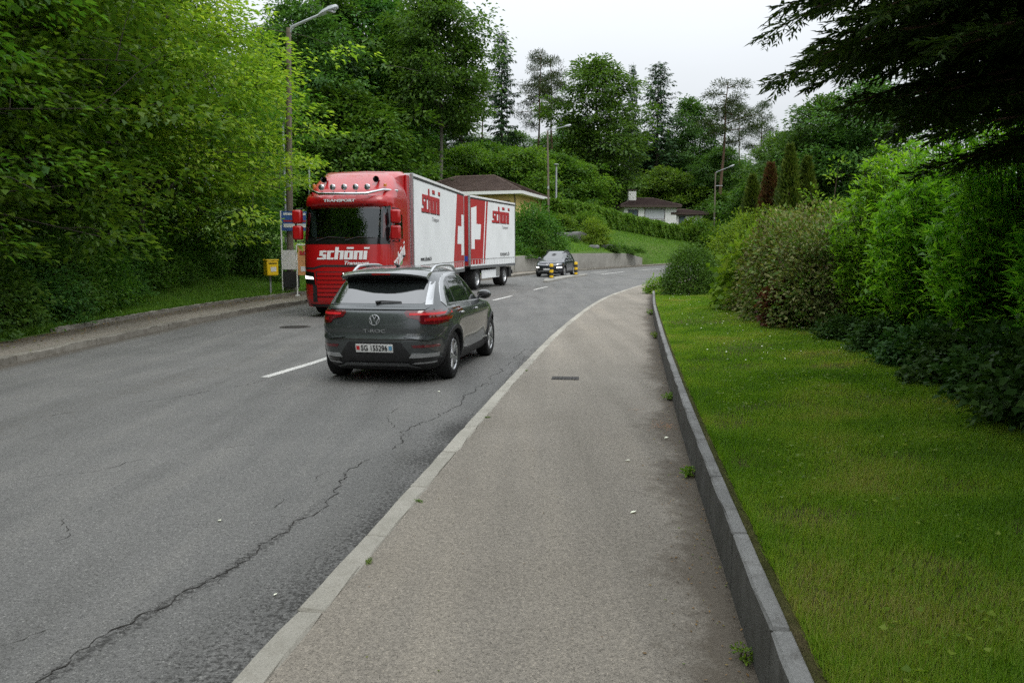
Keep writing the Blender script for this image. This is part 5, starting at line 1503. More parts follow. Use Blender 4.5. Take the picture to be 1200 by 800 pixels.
GLYPH = {'s': ['....', '....', '1111', '11..', '1111', '..11', '1111'], 'c': ['....', '....', '1111', '11..', '11..', '11..', '1111'], 'h': ['11...', '11...', '11111', '11.11', '11.11', '11.11', '11.11'],
         'o': ['.1111', '.....', '11111', '11.11', '11.11', '11.11', '11111'], 'n': ['.....', '.....', '11111', '11.11', '11.11', '11.11', '11.11'], 'i': ['111', '...', '11.', '11.', '11.', '11.', '11.']}
def logo(parent, name, mat, W, Hh, place, shear=0.0, thick=0.004, tail=True):
    """the squared lettering 's c h o-umlaut n i' built from blocks, W wide, Hh high"""
    x = 0; cells = []
    for ch in 'schoni':
        g_ = GLYPH[ch]
        for r_, row in enumerate(g_):
            c0 = 0
            while c0 < len(row):
                if row[c0] == '1':
                    c1 = c0
                    while c1 < len(row) and row[c1] == '1': c1 += 1
                    a = x + c0
                    if ch == 's' and r_ == 6 and tail: a -= 1.2
                    cells.append((a, x + c1, 6 - r_, 7 - r_)); c0 = c1
                else: c0 += 1
        x += max(len(r_) for r_ in g_) + 0.45
    x -= 0.45
    mb = MB()
    for a0, a1, b0, b1 in cells:
        q = lambda a, b: ((a / x - 0.5) * W + shear * (b / 7) * Hh, (b / 7 - 0.5) * Hh)
        n = max(1, int((a1 - a0)))
        poly = [q(a0, b0), q(a1, b0), q(a1, b1), q(a0, b1)]
        mb.prism(poly, place, 0.0, thick)
    return mb.build(name, mat, parent)

# ------------------------------------------------------------------ passenger cars
def build_car(name, label, cat, loc, rot, paint, spec):
    t = thing(name, label, cat, loc, rot)
    xa, r, rim = spec['axle'], spec['r'], spec['rim']
    zs_ = spec.get('zscale', 1.0)
    sz = lambda pts: [(z * zs_, v) for z, v in pts]
    def flare(x, z):
        o = 0
        for c in (-xa, xa):
            d = np.hypot(x - c, (z - r) * 1.0)
            o = o + 0.030 * np.exp(-((d - r * 1.17) / 0.075) ** 2)
        # hollow door side between the axles, crease near the handles
        o = o - 0.018 * np.exp(-(x / 0.75) ** 4) * np.exp(-((z - 0.52) / 0.16) ** 2)
        return o
    S = Shell(prof(sz(spec['xr']), 0.02), prof(sz(spec['xf']), 0.015), prof(sz(spec['w']), 0.012), spec['nr'], spec['nf'], flare)
    ztop = spec['w'][-1][0] * zs_
    zlo = spec['w'][0][0] * zs_
    zsplit = 0.30
    zl = np.r_[np.linspace(zlo, 0.30, 8), np.linspace(0.32, 0.9 * zs_, 22), np.linspace(0.91 * zs_, 1.06 * zs_, 16), np.linspace(1.08 * zs_, 1.44 * zs_, 14), ztop - (ztop - 1.45 * zs_) * (np.linspace(1, 0.0, 14)) ** 1.6]
    V, F_ = S.mesh(zl, 128)
    mb = MB(); k = 128
    mb.v = V; mb.f = F_
    mb.mi = [(0 if (i // k) >= 9 else 1) for i in range(len(F_) - 2)] + [1, 0]
    body = mb.build('body', [paint, M['black_trim']], t, smooth=32)
    cm = MB()
    for c in (-xa, xa):
        for sg in (-1, 1):
            cm.cyl((c, sg * 0.60, r), (c, sg * 1.2, r), r * 1.13, n=40, mi=1)
    cu = cm.build('cutter', [paint, M['black_trim']])
    cut(body, [cu])
    # wheels
    for c in (-xa, xa):
        for sg in (1, -1): wheel(t, c, sg * (spec['half'] - 0.125), r, 0.225, sg, rim, 5, M['alu'])
    # arch cladding
    for c in (-xa, xa):
        for sg in (1, -1):
            pts = [(c + r * 1.175 * math.cos(a), r + r * 1.175 * math.sin(a)) for a in np.linspace(R(-12), R(192), 26)]
            patch(ribbon(pts, 0.055), lambda a, b, o, sg=sg: S.side(a, b, o, sg), M['black_trim'], 'wheel_arch_trim', t, 0.010, 0.03, 0.06)
    # sills with a bright strip
    for sg in (1, -1):
        mp = lambda a, b, o, sg=sg: S.side(a, b, o, sg)
        x0, x1 = -xa + r * 1.24, xa - r * 1.24
        patch([(x0, 0.20), (x1, 0.20), (x1, 0.37), (x0, 0.37)], mp, M['black_trim'], 'sill', t, 0.008, 0.03, 0.1)
        patch([(x0 + .02, 0.375), (x1 - .02, 0.375), (x1 - .02, 0.40), (x0 + .02, 0.40)], mp, M['silver'], 'sill_strip', t, 0.014, 0.03, 0.1)
        for poly in spec['windows']:
            patch([(a, b * zs_) for a, b in poly], mp, M['privacy'], 'window', t, 0.003, 0.03, 0.05)
        patch(ribbon([(a, b * zs_) for a, b in spec['rail_line']], spec['rail_w']), mp, spec['trim'], 'roof_line_trim', t, 0.007, 0.03, 0.05)
        patch(ribbon([(a, b * zs_) for a, b in spec['belt_line']], 0.018), mp, M['silver'] if spec['bright'] else M['black_trim'], 'belt_trim', t, 0.008, 0.03, 0.05)
        for ln in spec['gaps']:
            patch(ribbon([(a, b * zs_) for a, b in ln], 0.008), mp, M['crack'], 'door_gap', t, 0.0015, 0.01, 0.04)
        for hx in spec['handles']:
            p = S.side(hx, 0.90 * zs_, 0.018, sg)
            hb = MB(); hb.ball(p, (0.10, 0.016, 0.018), 12, 8); hb.build('door_handle', paint if not spec['bright'] else M['silver'], t, smooth=60)
        # mirror
        p = S.side(spec['mirror'], 1.03 * zs_, 0.02, sg)
        hb = MB(); hb.ball((p[0] - 0.02, p[1] + sg * 0.12, p[2] + 0.05), (0.075, 0.125, 0.075), 16, 10, rot=(0, 0, sg * 0.2)); hb.tube([p, (p[0], p[1] + sg * 0.08, p[2] + 0.01)], 0.025, 8)
        mo = hb.build('side_mirror', paint, t, smooth=50)
        hb = MB(); hb.ball((p[0] - 0.082, p[1] + sg * 0.12, p[2] + 0.05), (0.018, 0.105, 0.06), 14, 8); link('mirror_glass', hb.mesh('mirror_glass', M['gloss_black'], 50), mo)
        # roof rail
        xs = np.linspace(spec['rr'][0], spec['rr'][1], 13)
        pts = []
        for i, xx in enumerate(xs):
            e = min(1, min(i, 12 - i) / 2.0)
            w_ = 0.565
            zz = float(np.interp(xx, [q[0] for q in spec['roof_z']], [q[1] * zs_ for q in spec['roof_z']]))
            pts.append((xx, sg * w_, zz - 0.02 + 0.055 * e))
        hb = MB(); hb.tube(pts, [0.016] + [0.021] * 11 + [0.016], 8); hb.build('roof_rail', M['silver'] if spec['bright'] else M['black_trim'], t, smooth=60)
    return t, S

TROC = dict(axle=1.295, r=0.335, rim=0.225, half=0.90, nr=5.5, nf=4.6, bright=True, trim=M['silver'],
    xr=[(0.17, -1.86), (0.24, -1.98), (0.34, -2.06), (0.48, -2.10), (0.62, -2.115), (0.645, -2.085), (0.75, -2.09), (0.88, -2.075), (0.97, -2.05), (1.02, -2.00), (1.10, -1.92), (1.20, -1.81), (1.30, -1.69), (1.40, -1.57), (1.46, -1.50), (1.50, -1.42), (1.53, -1.28), (1.55, -1.08), (1.565, -0.75)],
    xf=[(0.17, 1.92), (0.3, 2.06), (0.5, 2.12), (0.65, 2.11), (0.75, 2.07), (0.85, 1.98), (0.92, 1.80), (0.965, 1.50), (1.0, 1.2), (1.03, 1.0), (1.1, 0.87), (1.2, 0.70), (1.3, 0.52), (1.4, 0.31), (1.46, 0.16), (1.5, 0.02), (1.53, -0.15), (1.55, -0.36), (1.565, -0.70)],
    w=[(0.17, 0.76), (0.22, 0.83), (0.30, 0.865), (0.42, 0.885), (0.55, 0.895), (0.70, 0.905), (0.82, 0.907), (0.88, 0.90), (0.93, 0.885), (0.97, 0.862), (1.02, 0.83), (1.10, 0.798), (1.20, 0.757), (1.30, 0.712), (1.40, 0.655), (1.46, 0.605), (1.50, 0.555), (1.53, 0.48), (1.55, 0.39), (1.565, 0.22)],
    windows=[[(-1.30, 1.06), (-1.02, 1.05), (-1.02, 1.36), (-1.16, 1.31), (-1.28, 1.20)], [(-0.985, 1.05), (-0.13, 1.035), (-0.16, 1.425), (-0.6, 1.415), (-0.985, 1.37)], [(-0.08, 1.035), (0.84, 1.02), (0.70, 1.14), (0.47, 1.29), (0.26, 1.37), (0.05, 1.415), (-0.11, 1.425)]],
    rail_line=[(-1.52, 1.045), (-1.43, 1.18), (-1.32, 1.29), (-1.15, 1.375), (-0.9, 1.425), (-0.5, 1.452), (-0.1, 1.455), (0.15, 1.425), (0.4, 1.355), (0.62, 1.24)], rail_w=[0.15, 0.12, 0.085, 0.055, 0.04, 0.034, 0.034, 0.032, 0.03, 0.03],
    belt_line=[(-1.34, 1.045), (-0.9, 1.037), (-0.1, 1.02), (0.86, 1.004)],
    gaps=[[(-0.105, 1.02), (-0.10, 0.7), (-0.13, 0.41)], [(0.86, 1.0), (0.90, 0.8), (0.86, 0.62), (0.86, 0.41)], [(-1.03, 1.03), (-1.06, 0.86), (-0.95, 0.70), (-0.86, 0.58)], [(-1.28, 0.86), (-1.16, 0.862), (-1.16, 0.98), (-1.28, 0.985)]],
    handles=(-0.88, 0.04), mirror=0.72, rr=(-1.36, 0.10), roof_z=[(-1.4, 1.475), (-1.2, 1.512), (-0.8, 1.532), (-0.3, 1.528), (0.1, 1.48)])
car, S = build_car('car', 'dark grey compact crossover car driving away on the near lane', 'car', (-1.455, 12.5, 0.004), (0, 0, R(80.2)), M['paint_grey'], TROC)
rr = lambda a, b, o: S.rear(a, b, o)
# rear screen, spoiler, tail lamps and the rest of the tail
patch([(-0.60, 1.07), (0.60, 1.07), (0.64, 1.10), (0.585, 1.345), (-0.585, 1.345), (-0.64, 1.10)], rr, M['privacy'], 'rear_window', car, 0.004, 0.03, 0.06)
patch([(-0.72, 1.055), (-0.64, 1.055), (-0.60, 1.35), (-0.655, 1.35)], rr, M['silver'], 'pillar_trim', car, 0.012, 0.03, 0.05)
patch([(0.72, 1.055), (0.64, 1.055), (0.60, 1.35), (0.655, 1.35)], rr, M['silver'], 'pillar_trim', car, 0.012, 0.03, 0.05)
mb = MB()
Lp = []
for i in range(13):
    y = -0.60 + 1.2 * i / 12; e = 1 - abs(i - 6) / 6 * 0.25
    xt = -1.80 + 0.13 * (abs(y) / 0.6) ** 2
    Lp.append([(-1.32, y * 0.97, 1.535 - 0.05 * (abs(y) / .6) ** 3), (-1.58, y, 1.512 - 0.05 * (abs(y) / .6) ** 3), (xt, y, 1.468 - 0.05 * (abs(y) / .6) ** 3), (xt + 0.01, y, 1.443 - 0.05 * (abs(y) / .6) ** 3), (-1.52, y * 0.98, 1.36)])
V = [p for q in Lp for p in q]; Ff = [(5 * i + k, 5 * i + k + 1, 5 * i + 6 + k, 5 * i + 5 + k) for i in range(12) for k in range(4)]
Ff += [(0, 1, 2, 3, 4), tuple(60 + k for k in (4, 3, 2, 1, 0))]
mb.add(V, Ff); sp_ = mb.build('roof_spoiler', M['paint_grey'], car, smooth=35)
mb = MB(); mb.box((-1.79, 0, 1.452), (0.014, 0.26, 0.018)); link('brake_lamp', mb.mesh('brake_lamp', M['lamp_red']), sp_)
patch([(-0.56, 1.36), (0.56, 1.36), (0.545, 1.43), (-0.545, 1.43)], rr, M['gloss_black'], 'spoiler_underside', car, 0.03, 0.05, 0.08)
for sg in (1, -1):
    q = lambda pts: [(sg * a, b) for a, b in pts]
    patch(q([(0.40, 0.955), (0.42, 0.985), (0.868, 0.985), (0.892, 0.95), (0.897, 0.82), (0.80, 0.80), (0.62, 0.815), (0.58, 0.87), (0.44, 0.90)]), rr, M['lamp_red_dark'], 'tail_lamp', car, 0.012, 0.04, 0.03)
    patch(q([(0.47, 0.925), (0.47, 0.955), (0.86, 0.955), (0.875, 0.925)]), rr, M['tail_lit'], 'lamp_strip', car, 0.018, 0.02, 0.03)
    patch(q([(0.66, 0.845), (0.66, 0.885), (0.885, 0.885), (0.885, 0.845)]), rr, M['lamp_red'], 'lamp_strip', car, 0.018, 0.02, 0.03)
    mp = lambda a, b, o, sg=sg: S.side(a, b, o, sg)
    patch(q([(0.52, 0.50), (0.50, 0.535), (0.80, 0.535), (0.83, 0.50)]), rr, M['lamp_red_dark'], 'reflector', car, 0.010, 0.03, 0.04)
    patch(q([(0.46, 0.36), (0.50, 0.42), (0.84, 0.42), (0.85, 0.37)]), rr, M['silver'], 'exhaust_trim', car, 0.016, 0.03, 0.04)
    patch(q([(0.52, 0.30), (0.50, 0.355), (0.83, 0.362), (0.82, 0.315)]), rr, M['gloss_black'], 'exhaust_opening', car, 0.010, 0.03, 0.04)
    patch(q([(0.47, 0.265), (0.52, 0.295), (0.82, 0.31), (0.82, 0.285)]), rr, M['silver'], 'exhaust_trim', car, 0.016, 0.03, 0.04)
    patch(q([(0.40, 0.64), (0.66, 0.655), (0.76, 0.76), (0.85, 0.785), (0.87, 0.74), (0.80, 0.62), (0.70, 0.60)]), rr, M['paint_grey'], 'tailgate_crease', car, 0.022, 0.04, 0.03, 60)
patch(ribbon([(-0.70, 0.61), (-0.3, 0.605), (0.3, 0.605), (0.70, 0.61)], 0.014), rr, M['crack'], 'tailgate_gap', car, 0.002, 0.012, 0.06)
patch(ribbon([(-0.74, 1.0), (-0.80, 0.9), (-0.79, 0.7), (-0.70, 0.61)], 0.010), rr, M['crack'], 'tailgate_gap', car, 0.002, 0.012, 0.03)
patch(ribbon([(0.74, 1.0), (0.80, 0.9), (0.79, 0.7), (0.70, 0.61)], 0.010), rr, M['crack'], 'tailgate_gap', car, 0.002, 0.012, 0.03)
patch([(-0.66, 1.0), (0.66, 1.0), (0.70, 1.035), (-0.70, 1.035)], rr, M['paint_grey'], 'tailgate_ledge', car, 0.022, 0.04, 0.06, 60)
patch([(-0.52, 0.345), (-0.36, 0.57), (0.36, 0.57), (0.52, 0.345), (0.40, 0.31), (-0.40, 0.31)], rr, M['black_trim'], 'bumper_insert', car, 0.006, 0.03, 0.06)
patch([(-0.47, 0.255), (-0.42, 0.285), (0.42, 0.285), (0.47, 0.255), (0.58, 0.225), (0.56, 0.205), (0.42, 0.24), (-0.42, 0.24), (-0.56, 0.205), (-0.58, 0.225)], rr, M['steel_grey'], 'skid_plate', car, 0.030, 0.05, 0.05)
pl = patch([(-0.255, 0.435), (0.255, 0.435), (0.255, 0.545), (-0.255, 0.545)], rr, M['plate'], 'number_plate', car, 0.016, 0.012, 0.1)
mpp = lambda a, b, t_: S.rear(-a, b + 0.489, 0.0165 + t_)
text_part('SG 155296', 0.105, M['ink'], pl, 'plate_lettering', mpp, width=0.36, bold=0.002)
for yy, mt in ((0.222, 'shield_red'), (-0.222, 'shield_blue')):
    b_ = MB(); b_.prism([(yy - .022, 0.465), (yy + .022, 0.465), (yy + .022, 0.52), (yy - .022, 0.52)], lambda a, b, o: S.rear(a, b, o), 0.0165, 0.019); link('plate_shield', b_.mesh('plate_shield', M[mt]), pl)
# round emblem: ring with V over W
em = MB()
def emap(a, b, t_): return S.rear(-a, b + 0.86, 0.012 + t_)
ring_pts = [(0.068 * math.cos(2 * PI * i / 32), 0.068 * math.sin(2 * PI * i / 32)) for i in range(33)]
em.tube([emap(a, b, 0.004) for a, b in ring_pts], 0.006, 6, cap=False)
for ln in ([(-0.028, 0.060), (0.0, 0.010), (0.028, 0.060)], [(-0.058, 0.030), (-0.028, -0.048), (0.0, 0.0), (0.028, -0.048), (0.058, 0.030)]):
    em.tube([emap(a, b, 0.004) for a, b in ln], 0.0065, 6)
em.build('emblem', M['silver'], car, smooth=50)
text_part('T-ROC', 0.062, M['silver'], car, 'badge_lettering', lambda a, b, t_: S.rear(-a, b + 0.715, 0.006 + t_), width=0.30)
text_part('4MOTION', 0.04, M['chrome'], car, 'badge_lettering', lambda a, b, t_: S.rear(-a - 0.53, b + 0.675, 0.026 + t_), width=0.17)
mb = MB(); mb.tube([S.rear(0.02, 1.085, 0.03), S.rear(-0.06, 1.10, 0.035), S.rear(-0.33, 1.095, 0.022)], [0.022, 0.013, 0.007], 6); mb.build('rear_wiper', M['black_trim'], car)
patch([(-0.56, 0.985), (0.56, 0.985), (0.48, 1.02)], S.rear, M['paint_grey'], 'tailgate_lip', car, 0.004, 0.02, 0.2)
mb = MB(); mb.tube([(-1.02, 0, 1.54), (-1.1, 0, 1.575), (-1.2, 0, 1.59)], [0.03, 0.02, 0.008], 8); mb.build('roof_antenna', M['gloss_black'], car)
mb = MB(); mb.box((0, 0, 0.22), (3.0, 1.1, 0.1)); mb.build('underbody', M['black_trim'], car)

# black car coming the other way
SUV = dict(TROC); SUV.update(bright=False, trim=M['black_trim'], zscale=1.03)
dk, S2 = build_car('car', 'black car with lit front lamps coming past the yellow bollards', 'car', (2.80, 51.0, float(grade(51.0)) + 0.004), (0, R(0.7), R(-107)), M['paint_black'], SUV)
fr = lambda a, b, o: S2.front(a, b, o)
patch([(-0.60, 1.085), (0.60, 1.085), (0.55, 1.46), (-0.55, 1.46)], fr, M['privacy'], 'windscreen', dk, 0.006, 0.03, 0.06)
patch([(-0.50, 0.72), (0.50, 0.72), (0.55, 0.80), (-0.55, 0.80)], fr, M['gloss_black'], 'grille', dk, 0.01, 0.03, 0.06)
patch(ribbon([(-0.55, 0.76), (-0.2, 0.745), (0.2, 0.745), (0.55, 0.76)], 0.02), fr, M['chrome'], 'grille_bar', dk, 0.02, 0.03, 0.06)
patch([(-0.66, 0.30), (0.66, 0.30), (0.58, 0.52), (-0.58, 0.52)], fr, M['black_trim'], 'bumper_intake', dk, 0.01, 0.03, 0.06)
patch(ribbon([(-0.62, 0.30), (-0.45, 0.36), (0.45, 0.36), (0.62, 0.30)], 0.03), fr, M['silver'], 'bumper_strip', dk, 0.02, 0.03, 0.06)
patch([(-0.26, 0.42), (0.26, 0.42), (0.26, 0.53), (-0.26, 0.53)], fr, M['plate'], 'number_plate', dk, 0.03, 0.02, 0.1)
for sg in (1, -1):
    q = lambda pts: [(sg * a, b) for a, b in pts]
    patch(q([(0.55, 0.73), (0.57, 0.83), (0.84, 0.85), (0.85, 0.78)]), fr, M['lens'], 'headlight', dk, 0.014, 0.03, 0.03)
    patch(q([(0.56, 0.55), (0.56, 0.62), (0.80, 0.63), (0.82, 0.57)]), fr, M['drl'], 'daytime_lamp', dk, 0.018, 0.02, 0.04)
mb = MB(); mb.lathe([(0.045, 0.0), (0.058, 0.012), (0.07, 0.0)], 20, 'x', (2.15, 0, 0.775)); mb.build('emblem', M['chrome'], dk)

# ------------------------------------------------------------------ red truck
tr = thing('truck', 'red truck cab with white box body coming along the far lane', 'truck', (-4.42, 21.0, float(grade(21.0))), (0, R(0.62), R(-96.8)))
CS = Shell(prof([(0.28, -2.2), (1.0, -2.22), (2.9, -2.22), (3.6, -2.2), (4.0, -2.15)]),
           prof([(0.28, -0.10), (0.45, -0.02), (0.9, 0.0), (1.4, -0.01), (1.9, -0.05), (2.1, -0.08), (2.6, -0.19), (2.95, -0.28), (3.0, -0.20), (3.18, -0.24), (3.22, -0.36), (3.4, -0.55), (3.6, -0.88), (3.75, -1.15), (3.85, -1.38), (3.92, -1.6)], 0.02),
           prof([(0.28, 1.20), (0.5, 1.24), (2.0, 1.245), (2.9, 1.235), (3.2, 1.215), (3.45, 1.16), (3.65, 1.08), (3.8, 0.98), (3.88, 0.88), (3.92, 0.72)], 0.02), 16, 4.2)
zl = np.r_[np.linspace(0.28, 1.9, 18), np.linspace(2.0, 2.95, 14), np.linspace(2.98, 3.24, 8), np.linspace(3.28, 3.92, 16)]
V, F_ = CS.mesh(zl, 112)
mb = MB(); mb.add(V, F_); cab = mb.build('cab', M['paint_red'], tr, smooth=30)
# doors to the inside: room behind the screen, screen and side window openings, wheel arch
c1 = MB(); c1.box((-1.22, 0, 2.28), (1.70, 2.22, 1.42)); 
c2 = MB(); c2.box((-0.15, 0, 2.50), (0.9, 2.02, 0.78), rot=(0, R(-12), 0))
c3 = MB(); c3.box((-0.98, 0, 2.42), (0.80, 3.0, 0.62))
c4 = MB()
for sg in (-1, 1): c4.cyl((-1.42, sg * 0.72, 0.52), (-1.42, sg * 1.5, 0.52), 0.62, n=36)
for q in (c1, c2, c3, c4): pass
cab.data.materials.append(M['seat'])
for c in (c1, c2, c3, c4): c.mi = [1] * len(c.f)
cut(cab, [c.build('cutter', [M['paint_red'], M['seat']]) for c in (c1, c2, c3, c4)])
cf = lambda a, b, o: CS.front(a, b, o)
cs = lambda sg: (lambda a, b, o: CS.side(a, b, o, sg))
patch([(-1.08, 2.08), (1.08, 2.08), (1.10, 2.14), (1.08, 2.92), (-1.08, 2.92), (-1.10, 2.14)], cf, M['windscreen'], 'windscreen', tr, 0.006, 0.0065, 0.09)
for sg in (1, -1): patch([(-1.40, 2.09), (-0.56, 2.09), (-0.60, 2.75), (-1.40, 2.75)], cs(sg), M['windscreen'], 'side_window', tr, 0.006, 0.0065, 0.12)
patch(ribbon([(-1.09, 2.06), (-1.14, 2.5), (-1.10, 2.95)], 0.10), cf, M['gloss_black'], 'screen_pillar', tr, 0.010, 0.02, 0.06)
patch(ribbon([(1.09, 2.06), (1.14, 2.5), (1.10, 2.95)], 0.10), cf, M['gloss_black'], 'screen_pillar', tr, 0.010, 0.02, 0.06)
patch([(-1.17, 1.94), (1.17, 1.94), (1.16, 2.10), (-1.16, 2.10)], cf, M['gloss_black'], 'wiper_panel', tr, 0.010, 0.03, 0.08)
for a0 in (-0.75, 0.05):
    mb = MB(); mb.tube([CS.front(a0, 2.03, 0.03), CS.front(a0 + 0.35, 2.13, 0.04), CS.front(a0 + 0.78, 2.10, 0.03)], [0.015, 0.012, 0.008], 6); mb.build('wiper', M['black_trim'], tr)
patch([(-1.12, 2.935), (1.12, 2.935), (1.08, 3.20), (-1.08, 3.20)], cf, M['paint_red'], 'sun_visor', tr, 0.06, 0.07, 0.1)
# logo panel and the black wavy gap below it
lf = lambda a, b, t_: CS.front(a, b + 1.70, 0.008 + t_)
logo(tr, 'logo_lettering', M['white'], 1.34, 0.32, lf, 0.1)
text_part('Transport', 0.13, M['white'], tr, 'small_lettering', lambda a, b, t_: CS.front(a + 0.33, b + 1.445, 0.008 + t_), 0.3, width=0.66, bold=0.003)
text_part('TRANSPORT', 0.09, M['white'], tr, 'small_lettering', lambda a, b, t_: CS.front(a - 0.12, b + 3.07, 0.068 + t_), width=0.86, bold=0.004)
patch(ribbon([(-1.2, 1.31), (-0.85, 1.30), (-0.6, 1.37), (0.6, 1.37), (0.85, 1.30), (1.2, 1.31)], 0.055), cf, M['black_trim'], 'panel_gap', tr, 0.004, 0.03, 0.06)
# grille of red slats
patch([(-0.72, 0.55), (0.72, 0.55), (0.78, 1.22), (-0.78, 1.22)], cf, M['black_trim'], 'grille', tr, 0.004, 0.02, 0.1)
for i in range(6):
    z0 = 0.575 + i * 0.108
    patch([(-0.73, z0), (0.73, z0), (0.74, z0 + 0.082), (-0.74, z0 + 0.082)], cf, M['paint_red'], 'grille_slat', tr, 0.03, 0.03, 0.12)
mb = MB(); c_ = CS.front(0, 1.10, 0.04); mb.add([(c_[0], 0.0, 1.20), (c_[0], 0.075, 1.10), (c_[0], 0.0, 1.0), (c_[0], -0.075, 1.10), (c_[0] + .02, 0.0, 1.16), (c_[0] + .02, 0.045, 1.10), (c_[0] + .02, 0, 1.04), (c_[0] + .02, -0.045, 1.10)], [(0, 1, 5, 4), (1, 2, 6, 5), (2, 3, 7, 6), (3, 0, 4, 7)]); mb.build('emblem', M['chrome'], tr)
for sg in (1, -1):
    q = lambda pts: [(sg * a, b) for a, b in pts]
    patch(q([(0.80, 0.86), (0.82, 1.20), (1.16, 1.23), (1.20, 0.92)]), cf, M['gloss_black'], 'headlight', tr, 0.012, 0.03, 0.05)
    patch(q([(0.84, 1.02), (0.86, 1.075), (1.19, 1.11), (1.20, 1.03)]), cf, M['drl'], 'daytime_lamp', tr, 0.02, 0.02, 0.05)
    patch(q([(0.74, 0.42), (0.76, 0.86), (0.86, 0.88), (0.88, 0.42)]), cf, M['black_trim'], 'bumper_insert', tr, 0.02, 0.03, 0.08)
patch([(-1.10, 0.36), (1.10, 0.36), (1.12, 0.52), (-1.12, 0.52)], cf, M['paint_red'], 'bumper', tr, 0.014, 0.04, 0.08)
patch([(-0.27, 0.38), (0.27, 0.38), (0.27, 0.49), (-0.27, 0.49)], cf, M['plate'], 'number_plate', tr, 0.03, 0.015, 0.15)
patch([(-0.9, 0.285), (0.9, 0.285), (1.0, 0.355), (-1.0, 0.355)], cf, M['black_trim'], 'bumper_lip', tr, 0.012, 0.03, 0.1)
# lamp bar on the roof
mb = MB(); bar = [CS.front(-1.18, 3.30, 0.03), CS.front(-0.98, 3.36, 0.18), CS.front(-0.62, 3.24, 0.34), CS.front(0, 3.24, 0.36), CS.front(0.62, 3.24, 0.34), CS.front(0.98, 3.36, 0.18), CS.front(1.18, 3.38, 0.03)]
mb.tube(bar, 0.035, 8); lb_ = mb.build('lamp_bar', M['chrome'], tr, smooth=60)
for i in range(5):
    yy = -0.62 + 0.31 * i; p = CS.front(yy, 3.42, 0.36)
    mb = MB(); mb.lathe([(0.001, -0.10), (0.05, -0.09), (0.078, -0.02), (0.08, 0.02), (0.068, 0.03)], 22, 'x', p); sl = mb.build('spot_lamp', M['chrome'], tr, smooth=40)
    mb = MB(); mb.lathe([(0.001, 0.045), (0.04, 0.036), (0.068, 0.026)], 22, 'x', p); link('lens', mb.mesh('lens', M['lens'], 50), sl)
    mb = MB(); mb.cyl((p[0] - .03, yy, 3.31), (p[0] - .03, yy, 3.25), 0.018); link('bracket', mb.mesh('bracket', M['black_trim']), sl)
for sg in (1, -1):
    mb = MB(); mb.lathe([(0.02, -0.5), (0.03, -0.2), (0.05, -0.05), (0.085, 0.05)], 18, 'x', (-0.75, sg * 0.72, 3.66)); mb.cyl((-1.2, sg * 0.72, 3.64), (-1.2, sg * 0.72, 3.5), 0.02); mb.build('air_horn', M['chrome'], tr, smooth=50)
    mb = MB(); mb.lathe([(0.045, 0.0), (0.045, 0.07), (0.001, 0.085)], 14, 'z', (-0.66, sg * 0.98, 3.46)); mb.build('marker_lamp', M['orange_lamp'], tr, smooth=50)
